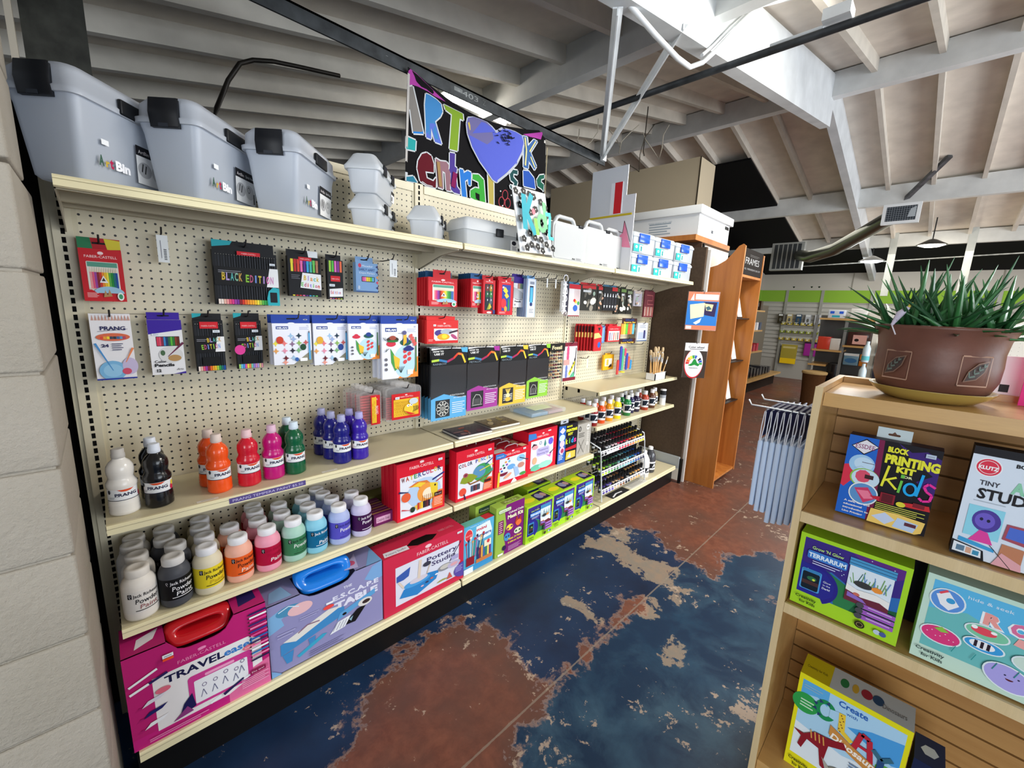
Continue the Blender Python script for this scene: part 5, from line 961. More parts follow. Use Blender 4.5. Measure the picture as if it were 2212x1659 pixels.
# middle shelf
def wc(a):
    a.r(0, 0, 1, 1, 'd41a30'); a.r(.06, .05, .95, .76, 'e2e4ee'); fclogo(a, .5, .86, .05, .50); a.mt('WATERCOLOR', .08, .67, .085, ['6a2a2a', 'c04a2a', 'd8b83a', '4a9a6a', '2a5a9a', '3a2a6a', 'a03a8a', 'd04a5a', 'd8c04a', '2a2a4a'], .84, rot=4, bold=.03); a.t('Pencil Art', .44, .62, .03, '5a6a9a', w=.24)
    a.e(.55, .40, .36, .26, 'b4cce8', n=16); a.p([(.22, .56), (.40, .62), (.60, .60), (.72, .50), (.70, .40), (.56, .34), (.50, .40), (.42, .52), (.34, .54)], 'd87a3a'); a.p([(.28, .55), (.44, .60), (.58, .56), (.5, .5), (.4, .53)], 'ecc83a'); a.e(.60, .38, .20, .17, 'ea9a44'); a.e(.64, .36, .13, .1, 'f2e4c8'); a.p([(.66, .54), (.84, .50), (.84, .34), (.72, .22)], 'e8c83a'); a.e(.78, .47, .02, .02, '2a2a1a'); a.p([(.34, .20), (.50, .24), (.48, .14), (.40, .10)], 'e8c050')
    for i in range(6): a.l(.5 + i * .045, .22, .52 + i * .04, .34, .01, 'b0602a')
    a.l(.72, .58, .98, .66, .03, '1f2a7a', .03); a.l(.80, .53, .98, .60, .02, 'b02a3a'); a.l(.03, .52, .22, .48, .035, '1c2a5a', .01); a.e(.17, .40, .09, .08, 'e2603a'); a.e(.30, .15, .05, .05, '2a3a2a'); a.l(.08, .20, .26, .15, .025, 'c83a44', .006)
    for i, c in enumerate(['c83a2a', 'e8a03a', 'f0c83a', '2a2a34', '4a2a2a', '6a2a34', '2a2434']): a.r(.40 + i * .038, .12, .435 + i * .038, .24, c)
    a.p([(.72, .05), (.95, .05), (.95, .36), (.86, .36), (.74, .26), (.70, .14)], 'ea6a3a'); a.r(.76, .26, .93, .33, '3a1a1a'); a.t('Do art!', .845, .28, .03, 'f0d8c8', w=.13); a.lines(.75, .22, .93, .03, 5, 'f4c8b0'); sticker(a, .84, .90, .09, .04)
def wct(a): a.r(0, 0, 1, 1, 'a8142a')
WC = gbox('watercolor_kit_box', 'red watercolour pencil art box with an orange fish, at the front of its stack', .930, 1.190, .290, .028, .536, .816, 'd41a30', wc, wct)
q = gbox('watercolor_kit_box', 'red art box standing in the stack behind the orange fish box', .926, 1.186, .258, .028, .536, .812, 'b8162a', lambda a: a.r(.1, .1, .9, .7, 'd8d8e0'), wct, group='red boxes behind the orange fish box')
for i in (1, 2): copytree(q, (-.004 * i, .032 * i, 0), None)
def cp(a):
    a.r(0, 0, 1, 1, 'd41a30'); a.r(.05, .06, .96, .76, 'e2e2ec'); fclogo(a, .5, .84, .05, .46); a.mt('COLOR PENCIL', .06, .66, .075, ['1f1f3a', '8a2a4a', 'c04a5a', '4a4a8a', '2a2a4a', 'ffffff', '3a3a9a', 'd8c04a', '4a7ac0', '5a4a9a', 'e8b83a', '4a4a5a'], .86, rot=3, bold=.03)
    a.e(.68, .46, .25, .18, '3f9a5a'); a.e(.60, .48, .17, .12, '5a90b8'); a.p([(.10, .36), (.14, .44), (.24, .52), (.42, .48), (.56, .40), (.40, .32), (.22, .32)], '8a9a2e'); a.e(.24, .49, .06, .045, 'a8485a'); a.e(.24, .49, .03, .02, '6a2a3a'); a.pl([(.3, .34), (.36, .28), (.6, .30), (.9, .38), (.98, .46)], .03, '8a5a2a'); a.p([(.62, .28), (.72, .34), (.84, .30), (.76, .2)], '5a9a4a'); a.p([(.82, .4), (.98, .5), (.98, .42)], '4a9a8a')
    a.l(.76, .60, .98, .70, .03, '2a4a8a', .02); a.l(.60, .50, .98, .57, .02, 'e0d84a'); a.e(.17, .17, .09, .08, 'e2503a'); a.l(.20, .12, .24, .0, .03, '3a1a3a')
    for i, c in enumerate(['3a4a6a', '4a6a8a', '6a2a3a', '2a2a34', '8a3a3a', '3a3a44', '4a5a6a', '2a2a3a']): a.r(.38 + i * .03, .12, .405 + i * .03, .24, c)
    a.p([(.70, .06), (.96, .06), (.96, .30), (.84, .32), (.74, .26)], 'e8603a'); a.r(.74, .22, .92, .28, '4a1a1a'); a.lines(.72, .18, .94, .03, 4, 'f4c8b0'); sticker(a, .82, .87, .09, .04)
def hndl(m, x, z, w, y): m.tube([(x - w, y, z), (x - w, y, z + .012), (x - w * .6, y, z + .02), (x + w * .6, y, z + .02), (x + w, y, z + .012), (x + w, y, z)], .0028, 'a8a4a8', PLAS, 6)
o = gbox('color_pencil_kit_box', 'red colour pencil art box with a green chameleon', 1.252, 1.506, .300, .06, .536, .806, 'd41a30', cp, wct); m = MB(); hndl(m, 1.38, .806, .03, -.26); m.build('handle', o)
q = gbox('art_kit_box', 'plain red side of an art box set back behind the chameleon box', 1.21, 1.44, .19, .07, .536, .700, 'b4142a', None, wct, group='red boxes behind the chameleon box'); copytree(q, (.02, .085, 0), None)
def ka(a):
    a.r(0, 0, 1, 1, 'd41a30'); a.r(.12, .12, .90, .80, 'dfe4f0'); fclogo(a, .5, .86, .06, .44)
    for i in range(8): a.e(.16 + (i // 2) * .07 + (i % 2) * .03, .52 + (i // 2) * .08 - (i % 2) * .08, .03, .03, ['c83a5a', '2a60b0', '3a9a5a', '2a2a3a', 'e89a3a', '8a4ab0', 'c83a3a', '5ab0d0'][i])
    a.e(.75, .68, .12, .1, '8ac0e8'); a.e(.46, .50, .12, .08, '6aa8e0', n=9); a.p([(.52, .5), (.6, .14), (.72, .2), (.66, .42)], 'a4c0e8'); a.e(.76, .46, .1, .08, 'c88a7a'); a.pl([(.7, .7), (.98, .56)], .02, '3a3a4a'); a.e(.23, .38, .13, .09, '7a1c3a', 180, 360); a.p([(.06, .0), (.08, .42), (.14, .46), (.12, .0)], 'ecc03a'); a.e(.36, .26, .12, .05, 'e8a88a', rot=20); a.e(.82, .18, .1, .05, '4a9a4a'); a.p([(0, .84), (.0, .98), (.2, .98), (.32, .88), (.26, .82)], '3a7ac8'); a.t('young artist', .13, .88, .04, 'e0e8f4', w=.2); a.p([(.45, .0), (.55, .14), (.64, .02), (.6, .0)], 'ececf0'); sticker(a, .8, .92, .08, .05)
def kt(a): a.r(0, 0, 1, 1, 'b8162a'); a.p([(0, .1), (.3, .05), (.32, .95), (0, .9)], 'c8c0b8'); a.p([(.8, .1), (.95, .1), (.95, .9), (.78, .9)], 'd8b890')
o = gbox('paint_kit_box', 'red paint kit box with a giraffe corner and white handle, front of its row', 1.518, 1.786, .300, .055, .536, .735, 'd41a30', ka, kt); m = MB(); hndl(m, 1.66, .735, .05, -.275); m.build('handle', o)
for i in (1, 2, 3):
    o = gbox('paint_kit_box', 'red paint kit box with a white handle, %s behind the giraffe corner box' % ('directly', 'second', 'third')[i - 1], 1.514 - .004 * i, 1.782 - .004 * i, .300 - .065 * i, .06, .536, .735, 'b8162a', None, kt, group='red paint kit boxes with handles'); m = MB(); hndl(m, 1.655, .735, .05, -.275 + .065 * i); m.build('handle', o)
def tp(a):
    a.r(0, 0, 1, 1, 'd41a30'); a.r(.10, .12, .88, .76, 'dfe0ec'); fclogo(a, .5, .82, .045, .4); a.rr(.30, .36, .74, .56, .06, 'bcb4e4'); a.t('Texture', .52, .48, .05, '3a3a70', w=.34); a.t('Painting Set', .52, .40, .04, '3a3a70', w=.38); a.p([(.12, .62), (.18, .70), (.3, .66), (.24, .58)], '3a1a2a'); a.e(.24, .6, .1, .05, 'e8a0a8'); a.ring(.42, .68, .04, .04, .01, '4a7a90'); a.p([(.54, .62), (.58, .74), (.62, .62), (.58, .56)], '3f8a80'); a.e(.78, .66, .09, .09, '6a5ad8', n=7); a.e(.24, .28, .08, .09, 'ecb088', n=9); a.p([(.62, .36), (.74, .32), (.84, .38), (.78, .26)], 'd87ac0'); a.e(.3, .1, .2, .08, '6ac0a0', n=7); a.e(.62, .12, .25, .08, '9ad8c8', n=9); a.l(.76, .36, .96, .46, .03, '2a2a3a', .01); a.p([(0, .80), (0, .96), (.24, .94), (.28, .82)], '3a7ac8'); sticker(a, .66, .92, .1, .03)
gbox('texture_painting_box', 'tall red texture painting box with a lilac title cloud', 1.795, 2.062, .282, .13, .536, .800, 'd41a30', tp, wct)
def bk(a):
    a.r(0, 0, 1, 1, '14101c'); a.p([(0, 0), (0, 1), (.36, .98), (.40, 0)], '2a60b8'); a.p([(.04, .86), (.2, .95), (.34, .86), (.2, .78)], 'e8e4ec'); a.t('ESSDEE', .19, .85, .03, '8a3a6a', w=.2)
    a.e(.18, .68, .15, .09, 'c4d8ec'); a.e(.2, .52, .13, .09, 'dcc8d8'); a.e(.2, .34, .14, .1, 'e4c8d4'); a.e(.22, .33, .08, .06, 'b03a6a'); a.lines(.05, .22, .28, .04, 4, 'e8ecf4')
    a.t('BLOCK', .56, .92, .045, 'e8e83a', w=.3, bold=.05); a.t('PRINTING', .68, .80, .08, 'e8e83a', w=.58, bold=.06); a.t('KIT', .62, .70, .07, 'e8e83a', w=.26, bold=.05); a.mt('kids', .36, .48, .16, ['e8e83a', '6ac04a', '2aa0e8', 'e83a9a'], .6, bold=.03); a.p([(.36, .36), (.98, .40), (.98, .30), (.4, .30)], 'c0202e'); a.p([(.42, .04), (.95, .06), (.94, .24), (.44, .26)], 'e8c050'); a.p([(.5, .1), (.7, .08), (.66, .22)], 'c4d4ec')
def tabw(b): b.rr(.08, .1, .92, .95, .2, 'd8dce2')
m0 = gbox('block_print_kit_box', 'block printing kit box with big coloured letters on the middle shelf', 2.072, 2.268, .290, .04, .536, .790, '1a1424', bk, None)
m = MB(); m.box(2.12, -.262, .785, 2.2, -.260, .825, 'd8dce2'); front(m, 2.12, 2.2, -.262, .785, .825).rr(.3, .3, .7, .5, .05, '101010'); m.build('hang_tab', m0)
def sk(a):
    a.r(0, 0, 1, 1, 'a8a49c'); a.e(.76, .86, .12, .09, 'dcd8d0'); a.e(.72, .86, .03, .02, '2a2a2a'); a.e(.80, .86, .03, .02, '2a2a2a'); a.l(.76, .76, .76, .4, .03, 'dcd8d0')
    for i in range(6): a.l(.62, .7 - i * .06, .9, .7 - i * .06, .015, 'dcd8d0')
    a.l(.64, .3, .6, .05, .03, 'dcd8d0'); a.l(.86, .3, .9, .05, .03, 'dcd8d0'); a.e(.76, .34, .12, .06, 'c8c4bc'); a.ring(.16, .86, .08, .08, .03, '22221f'); a.lines(.1, .7, .5, .05, 3, '5a5852'); a.l(.1, .5, .5, .1, .02, '6a6860'); a.l(.1, .1, .5, .5, .02, '6a6860')
gbox('skeleton_kit_box', 'grey skeleton drawing kit box at the right end of the middle shelf', 2.275, 2.432, .288, .06, .536, .765, 'a8a49c', sk, None)
def pz(a): a.rr(.1, .2, .9, .8, .02, '8a2a6a'); a.rr(.12, .25, .88, .75, .02, 'd8a8c8'); a.t('Creativity Street', .5, .35, .3, '5a1a44', w=.66)
gbox('craft_kit_box', 'flat purple craft box lying beside the jars behind the fish box', .835, .925, .255, .16, .536, .590, '6a2058', pz, lambda a: [a.r(0, .1 + i * .14, 1, .14 + i * .14, '9a6a8a' if i % 2 else 'c8a04a') for i in range(6)])
gbox('craft_kit_box', 'olive green craft box lying at the back of the jar shelf', .80, 1.05, .09, .07, .536, .60, '6a6a34', lambda a: a.r(.1, .2, .9, .8, '7a7a44'), None)
# notebooks and clear case on the middle section's upper shelf
def notebook(label, cx, cy, rz, c1, c2):
    t = thing('sketchbook', label, 'sketchbook', (cx, cy, .872), rz); m = MB(); m.box(-.105, -.075, .001, .105, .075, .013, 'e4e0d8', CARD); m.box(-.107, -.077, 0, .107, .077, .0015, '1c1a1c', CARD); m.build('pages', t)
    m = MB(); m.box(-.107, -.077, .013, .107, .077, .0145, c1, GLOSS); a = topf(m, -.107, .107, -.077, .077, .0145, GLOSS); random.seed(int(cx * 100))
    for i in range(7): a.e(random.uniform(.15, .85), random.uniform(.15, .85), random.uniform(.06, .2), random.uniform(.04, .12), random.choice(c2), n=7, rot=random.uniform(0, 90))
    m.build('cover', t); m = MB()
    for i in range(24): yy = -.07 + i * .0061; m.tube([(-.104 + .009 * cos(pi * 2 * k / 8), yy, .0075 + .010 * sin(pi * 2 * k / 8)) for k in range(9)], .0011, '2a2a2e', STEEL, 4)
    m.build('spiral_binding', t)
notebook('spiral sketchbook with a dark plum cover lying on the shelf, nearer one', 1.372, -.235, -.05, '3c3440', ['5a3a44', '2a3a4a', '7a5a5a', '8a3a34']); notebook('spiral sketchbook with a golden landscape cover lying behind the nearer one', 1.60, -.215, -.05, '6a5c48', ['8a7a4a', 'b09a6a', '4a4a4a', 'a89a7a'])
t = thing('plastic_case', 'clear plastic craft case lying flat near the end of the notebook shelf', 'case', (2.00, -.165, .872), -.04); m = MB(); m.box(-.16, -.10, 0, .16, .10, .032, 'e4eef2', CLEARP, bv=.012); m.build('case_shell', t)
m = MB(); m.box(-.14, -.085, .004, .0, .08, .022, '8ab8e0', FROST2); m.box(.01, -.085, .004, .14, .02, .020, 'e0b8c0', FROST2); m.box(-.06, -.03, .0235, .1, .06, .0255, 'dfe6b4', CARD); m.build('contents', t)
# ================================================================ acrylic bottles
def acry(x, y, col, lb, label, z=.724, h=.162, cap='f0f0f2', r=.030, words=True, sc=1.0):
    t = thing('acrylic_bottle', label, 'paint bottle', (x, y, z), 0, 'acrylic paint bottles'); m = MB()
    m.lathe([(r * .9, 0), (r, .003), (r, h * .60), (r * .92, h * .70), (r * .6, h * .80), (r * .45, h * .82)], col, GLOSS, 24); m.build('bottle_body', t)
    m = MB(); m.lathe([(r * .56, h * .81), (r * .56, h * .98), (r * .5, h)], cap, PLAS, 18); m.build('cap', t)
    m = MB(); m.lathe([(r * 1.01, h * .16), (r * 1.01, h * .56)], 'e8e8ea', CARD, 24, cap=False); a = Art(m, (0, 0, h * .16), (1, 0, 0), (0, 0, 1), r * 3.4, h * .40, CARD, cyl=(0, 0, r * 1.01))
    a.p([(0, .2), (.3, .26), (.5, .18), (.7, .26), (1, .2), (1, .8), (.7, .9), (.5, .78), (.3, .9), (0, .8)], lb); a.p([(.3, .34), (.44, .7), (.5, .7), (.56, .34), (.5, .34), (.46, .5), (.36, .34)], 'e8e8ea' if lb != 'e8e8ea' else '101018'); a.lines(.6, .55, .9, .12, 2, 'a8b0c0'); m.build('bottle_label', t); return t
AC = [(2.475, -.27, '8a1018', 'dark red'), (2.51, -.20, 'b01c14', 'scarlet'), (2.585, -.262, 'e8501c', 'orange'), (2.69, -.262, 'f0a01c', 'golden yellow'), (2.80, -.262, 'f4e21c', 'lemon yellow'), (2.945, -.262, '1a7a3c', 'green'), (3.045, -.235, '1a1a4a', 'navy blue'), (3.125, -.24, '241a3c', 'dark violet'), (3.24, -.255, 'a83a22', 'rust red'), (3.36, -.255, '5a3422', 'dark brown'), (3.45, -.23, 'a08a62', 'tan')]
for x, y, c, n_ in AC: acry(x, y, c, '16202e', '%s acrylic paint bottle at the front of the far middle shelf' % n_, words=True)
for x, y, c, n_ in AC[1:9]: acry(x + .03, y + .075, c, '16202e', '%s acrylic paint bottle in the second row of the far middle shelf' % n_)
t = thing('gesso_tube', 'black, grey and white stacked jar at the right end of the acrylic bottles', 'jar', (3.565, -.255, .724)); m = MB(); m.lathe([(.026, 0), (.026, .062)], 'f0f0f2', PLAS, 24); m.build('white_jar', t); m = MB(); m.lathe([(.027, .062), (.027, .09)], 'a4a8b0', PLAS, 24); m.build('grey_band', t); m = MB(); m.lathe([(.028, .09), (.028, .125), (.027, .128)], '15151a', PLAS, 24); m.lathe([(.026, .128), (.026, .138), (.022, .14)], 'f0f0f2', PLAS, 24); m.build('lid', t)
# large bottles beside the rack
for x, y, c, l_, tc in ((3.205, -.318, 'e6e4e0', 'large white paint bottle beside the wire rack', '101018'), (3.345, -.300, '3c3e44', 'large charcoal paint bottle with a white cap', 'e8e8ea')):
    t = thing('large_paint_bottle', l_, 'paint bottle', (x, y, .165)); m = MB(); m.lathe([(.045, 0), (.049, .005), (.049, .12), (.046, .15), (.03, .185), (.018, .20), (.016, .205)], c, GLOSS, 28); m.build('bottle_body', t)
    m = MB(); m.lathe([(.02, .20), (.02, .222), (.017, .225)], 'f0f0f2', PLAS, 20); m.build('cap', t)
    m = MB(); m.lathe([(.0495, .03), (.0495, .10)], 'e8e8ea' if tc != '101018' else 'e6e4e0', CARD, 28, cap=False); a = Art(m, (0, 0, .03), (1, 0, 0), (0, 0, 1), .14, .07, CARD, cyl=(0, 0, .0495)); a.r(.1, .2, .9, .8, '16181e'); a.p([(.3, .3), (.42, .72), (.5, .72), (.56, .3), (.48, .3), (.44, .5), (.36, .3)], 'e8e8ea'); m.build('bottle_label', t)
# wire rack with paint tubes
t = thing('wire_paint_rack', 'white wire rack with three sloping tiers on the far bottom shelf', 'display rack', (2.82, -.3, .165)); m = MB()
for x in (2.505, 3.135):
    m.tube([(x, -.375, .17), (x, -.34, .50), (x, -.33, .56), (x, -.05, .64), (x, -.03, .17)], .005, 'd4d8dc', ENAMEL, 8)
for z, y in ((.502, -.335), (.358, -.352), (.222, -.370)):
    for dz_, dy in ((0, 0), (.035, .0), (-.005, .08), (.02, .16)): m.tube([(2.505, y + dy, z + dz_), (3.135, y + dy, z + dz_)], .003, 'd4d8dc', ENAMEL, 6)
kid(m, 'wire_frame', t)
TC = [['16161a', 'c8c8cc', 'e8c8cc', 'c83a5a', 'c02a3a', 'e07a4a', 'f0b04a', 'f0e03a'], ['b8d83a', '6ab04a', '3a7a4a', '6aa8a0', '8ac0c8', '3a8ab8', '2a4a9a', '1c2240'], ['4a3a8a', '6a5ab0', 'd8b890', '8a5a3a', '16161a', 'c8a060', 'f0b06a', 'e8e8ec']]
for k, (z, y) in enumerate(((.502, -.335), (.358, -.352), (.222, -.370))):
    m = MB(); m.add([(2.505, y - .006, z), (3.135, y - .006, z), (3.135, y - .001, z + .036), (2.505, y - .001, z + .036)], [(0, 1, 2, 3)], 'ececee'); a = Art(m, (2.505, y - .006, z), (1, 0, 0), (0, .139, 1), .63, .036)
    for i in range(16): a.r(.01 + i / 16.3, .08, .055 + i / 16.3, .5, TC[k][i // 2]); a.r(.01 + i / 16.3, .6, .05 + i / 16.3, .8, '5a5a62')
    kid(m, 'label_rail', t)
random.seed(11)
for k, (z, y) in enumerate(((.502, -.335), (.358, -.352), (.222, -.370))):
    for r in range(3):
        for i in range(15):
            x = 2.525 + i * .0418; c = TC[k][min(7, i // 2)]; yy = y + .025 + r * .05; zz = z - .008 + r * .02; m = MB(); lean = random.uniform(-.006, .006)
            m.tube([(x, yy + .01, zz + .008), (x + lean * .4, yy + .006, zz + .03), (x + lean, yy, zz + .075)], [.009, .012, .0125], '22252a' if k or i > 5 else '2a2426', GLOSS, 8); m.tube([(x + lean, yy, zz + .075), (x + lean, yy - .003, zz + .096)], [.0125, .0115], '0c0c0e', PLAS, 8)
            m.tube([(x + lean * .6, yy + .002, zz + .046), (x + lean * .75, yy, zz + .060)], [.0131, .0132], c, CARD, 8, cap=False)
            m.tube([(x + lean * .4, yy + .003, zz + .030), (x + lean * .5, yy + .002, zz + .045)], [.0124, .0131], 'd8dce0' if i % 3 == 0 else '3a3e44', CARD, 8, cap=False)
            tag(m.build('paint_tube'), 'dark capped paint tube in the %s tier of the white wire rack' % ('top', 'middle', 'bottom')[k], 'paint tube', '%s tier of paint tubes' % ('top', 'middle', 'bottom')[k])
m = MB(); m.box(2.62, -.40, .1655, 2.86, -.33, .167, '2a2a2e'); a = topf(m, 2.62, 2.86, -.40, -.33, .167); a.pl([(.1, .2), (.4, .5), (.7, .4)], .05, 'e8e8ec'); tag(m.build('leaflet'), 'black leaflet lying under the front of the wire rack', 'leaflet')
m = MB(); m.box(2.88, -.40, .1655, 3.14, -.33, .167, 'd4d2ca'); a = topf(m, 2.88, 3.14, -.40, -.33, .167); a.lines(.1, .8, .9, .12, 6, '8a8a84'); tag(m.build('leaflet'), 'white leaflet lying beside the black one under the rack', 'leaflet')
m = MB(); m.box(3.22, -.4075, .143, 3.29, -.4065, .158, 'f0ecdc'); tag(m.build('shelf_label'), 'white price tag stuck on the far bottom shelf edge', 'label')
# brushes in a white box
t = thing('brush_box', 'small white cardboard tray holding loose brushes on the far upper shelf', 'tray', (3.37, -.265, .974)); m = MB()
m.box(-.10, -.04, 0, .10, -.038, .062, 'eef0f0'); m.box(-.10, .038, 0, .10, .04, .05, 'e4e6e6'); m.box(-.10, -.04, 0, -.083, .04, .055, 'eef0f0'); m.box(.083, -.04, 0, .10, .04, .06, 'eef0f0'); m.box(-.10, -.04, 0, .10, .04, .002, 'dadcdc'); m.build('tray', t)
m = MB(); m.M = Matrix.Translation((.02, -.042, .03)) @ Matrix.Rotation(.6, 4, 'Y'); m.box(-.02, 0, -.012, .022, .001, .014, 'f4f6f6'); m.build('paper_flap', t)
random.seed(4)
for i in range(16):
    x = 3.295 + (i % 8) * .021; y = -.282 + (i // 8) * .03; tx = x + (i % 8 - 3.5) * .021 + random.uniform(-.01, .01); ty = y + random.uniform(-.02, .02); h = random.uniform(.20, .275)
    if i in (7, 15, 6): tx += .02; h = .18
    q0 = Vector((x, y, .980)); q1 = Vector((tx, ty, .980 + h)); d = q1 - q0; f = lambda s: tuple(q0 + d * s); thin = i in (7, 15, 6)
    m = MB(); m.tube([f(0), f(.3), f(.66)], [.003, .0056 if not thin else .002, .003], 'd8ab6e', GLOSS, 6); o = m.build('paint_brush'); tag(o, ('thin loose artist brush on the right side of the white tray' if thin else 'wooden handled bristle brush standing in the white tray'), 'paint brush', 'brushes in the white tray' if not thin else 'thin brushes in the white tray')
    m = MB(); m.tube([f(.66), f(.84)], [.0045, .0078 if not thin else .003], 'd8dce0', CHROME, 8); m.build('ferrule', o)
    m = MB(); m.tube([f(.84), f(.93), f(1.0)], [.0075, .0115, .008] if not thin else [.003, .003, .001], 'cdb590', FABRIC, 8); m.build('bristles', o)
# ================================================================ storage boxes on the top shelf
def rrect(w0, w1, l0, l1, r, z, n=4):
    o = []
    for cx, cy, a0 in ((w1 - r, l1 - r, 0), (w0 + r, l1 - r, 90), (w0 + r, l0 + r, 180), (w1 - r, l0 + r, 270)):
        for k in range(n + 1): a = radians(a0 + 90 * k / n); o.append((cx + r * cos(a), cy + r * sin(a), z))
    return o
TZ = 1.7945
def bigbin(label, P, W_, L_, H, ang, logo=True):
    t = thing('storage_bin', label, 'storage bin', (P[0], P[1], TZ), -radians(ang), 'large frosted bins on the top shelf'); c = 'd6dde8'
    m = MB(); w = W_; b = .012
    m.loft([rrect(-w + .032, -.018, .016, L_ - .02, .014, 0), rrect(-w + .024, -.012, .006, L_ - .01, .02, .008), rrect(-w + .004, -.002, .002, L_ - .004, .02, H * .62), rrect(-w - .002, .002, -.002, L_ + .002, .02, H * .72)], c, FROST, True, True); m.build('bin_body', t)
    m = MB(); m.loft([rrect(-w - .010, .010, -.010, L_ + .010, .024, H * .715), rrect(-w - .011, .011, -.011, L_ + .011, .024, H * .76), rrect(-w - .004, .004, -.004, L_ + .004, .026, H * .78), rrect(-w - .004, .004, -.002, L_ + .002, .03, H * .90), rrect(-w + .012, -.012, .010, L_ - .010, .03, H * .975), rrect(-w + .05, -.05, .04, L_ - .04, .02, H)], 'd8dee8', FROST, True, True); m.build('lid', t)
    m = MB(); x0, x1 = -w * .74, -w * .24; z0, z1 = H * .67, H * .945
    m.loft([[(x, -.012 - .006 * (1 - abs(2 * k / 6 - 1)) - (.0 if s else -.003), z0 + (z1 - z0) * k / 6) for k in range(7)] for s, x in ((0, x0), (1, x0 + .004), (1, x1 - .004), (0, x1))], '15171c', PLAS, True, False, False); m.box(x0 + .003, -.0125, z0, x1 - .003, -.002, z1 - .003, '15171c', PLAS); m.box(x0 + (x1 - x0) * .3, -.014, z0 + .001, x0 + (x1 - x0) * .62, -.0125, z0 + .01, '2a2e36', PLAS); m.build('front_latch', t)
    m = MB(); m.box(.006, L_ * .36, H * .72, .016, L_ * .66, H * .86, '101216', PLAS, bv=.004); m.box(-w * .62, L_ * .3, H * .99, -w * .38, L_ * .72, H * 1.06, '101216', PLAS, bv=.006); m.build('side_latch_and_grip', t)
    m = MB(); e = Art(m, (.0, .03, .02), (0, 1, 0), (0.02, 0, 1), L_ - .05, H * .6)
    e.t('A', .08, .18, .17, '3a5a4a', w=.055, bold=.05); e.t('r', .145, .18, .13, 'c8a83a', w=.04, bold=.05); e.t('t', .19, .18, .17, 'b01c4a', w=.04, bold=.05); e.t('Bin', .32, .18, .16, 'f2f2f6', w=.17, bold=.05); m.build('bin_logo', t); m = MB(); e = Art(m, (.0, .03, .02), (0, 1, 0), (0.02, 0, 1), L_ - .05, H * .6); e.r(.10, .50, .18, .58, 'eceef0'); m.build('price_sticker', t); m = MB(); e = Art(m, (.0, .03, .02), (0, 1, 0), (0.02, 0, 1), L_ - .05, H * .6)
    e.r(.50, .10, .90, .72, 'dcdcdc'); e.r(.50, .56, .90, .72, '17161a'); e.t('ArtBin', .60, .60, .06, 'd8d0d0', w=.14); e.t('Quick View', .79, .61, .05, 'd8d8d8', w=.17)
    e.e(.60, .34, .09, .13, 'a8a8aa'); e.l(.56, .3, .58, .44, .015, '2a2a2c'); e.l(.6, .28, .62, .42, .015, '2a2a2c'); e.e(.78, .34, .09, .14, 'b8b8b8'); e.ring(.76, .38, .03, .06, .008, '3a3a3c'); e.r(.86, .14, .885, .34, '3a3a3a'); m.build('bin_label', t); return t
bigbin('large frosted storage bin with a black latch, nearest to the block wall', (.0617, -.362), .158, .31, .266, 42)
bigbin('large frosted storage bin with a black latch, middle of the three', (.297, -.362), .158, .31, .266, 42)
bigbin('large frosted storage bin with a black latch, beside the two small stacked boxes', (.555, -.362), .166, .31, .266, 42)
def smallbox(label, x, y, z, w, L_, H, ang, group=None):
    t = thing('storage_box', label, 'storage box', (x, y, z), -radians(ang), group); m = MB(); c = 'e4e8ee'
    m.loft([rrect(-w + .016, -.012, .012, L_ - .012, .010, 0), rrect(-w + .010, -.006, .006, L_ - .006, .016, .01), rrect(-w, 0, 0, L_, .018, H * .58)], c, FROST, True, True); m.build('box_body', t)
    m = MB(); m.loft([rrect(-w - .008, .008, -.008, L_ + .008, .018, H * .56), rrect(-w - .010, .010, -.010, L_ + .010, .02, H * .64), rrect(-w - .002, .002, -.002, L_ + .002, .018, H * .72), rrect(-w + .016, -.016, .016, L_ - .016, .02, H * .97), rrect(-w + .022, -.022, .022, L_ - .022, .018, H)], 'ecf0f4', FROST, True, True); m.build('lid', t)
    for yy in (.25, .72):
        m = MB(); m.box(.006, L_ * yy - .02, H * .52, .014, L_ * yy + .02, H * .78, '15171c', PLAS, bv=.003); m.build('latch', t)
    m = MB(); e = Art(m, (-.003, L_ * .8, H * .1), (0, 1, 0), (.05, 0, 1), .05, H * .3); e.r(0, 0, 1, 1, 'ececec'); e.r(0, .7, 1, 1, '17161a'); e.r(.1, .1, .4, .5, '2a2a2a'); m.build('box_label', t); return t
smallbox('small frosted latch box under another, left of the painted banner', .855, -.315, TZ, .112, .26, .140, 42, 'small frosted latch boxes'); smallbox('small frosted latch box on top of another, left of the painted banner', .853, -.315, TZ + .1405, .118, .26, .140, 42, 'small frosted latch boxes')
smallbox('small frosted latch box standing alone under the banner', 1.122, -.315, TZ, .124, .25, .145, 42, 'small frosted latch boxes')
t = thing('storage_box', 'long low frosted box with two black latches and a white label', 'storage box', (1.50, -.20, TZ), -.06); m = MB(); w, d_, H = .39, .16, .145
m.loft([rrect(-w / 2 + .014, w / 2 - .014, -d_ / 2 + .01, d_ / 2 - .01, .014, 0), rrect(-w / 2 + .004, w / 2 - .004, -d_ / 2 + .003, d_ / 2 - .003, .016, H * .6)], 'd8dce0', FROST, True, True); m.build('box_body', t)
m = MB(); m.loft([rrect(-w / 2 - .004, w / 2 + .004, -d_ / 2 - .005, d_ / 2 + .005, .02, H * .58), rrect(-w / 2 - .002, w / 2 + .002, -d_ / 2 - .004, d_ / 2 + .004, .02, H * .8), rrect(-w / 2 + .012, w / 2 - .012, -d_ / 2 + .01, d_ / 2 - .01, .02, H * .96), rrect(-w / 2 + .03, w / 2 - .03, -d_ / 2 + .025, d_ / 2 - .025, .015, H)], 'ecf0f4', FROST, True, True); m.build('lid', t)
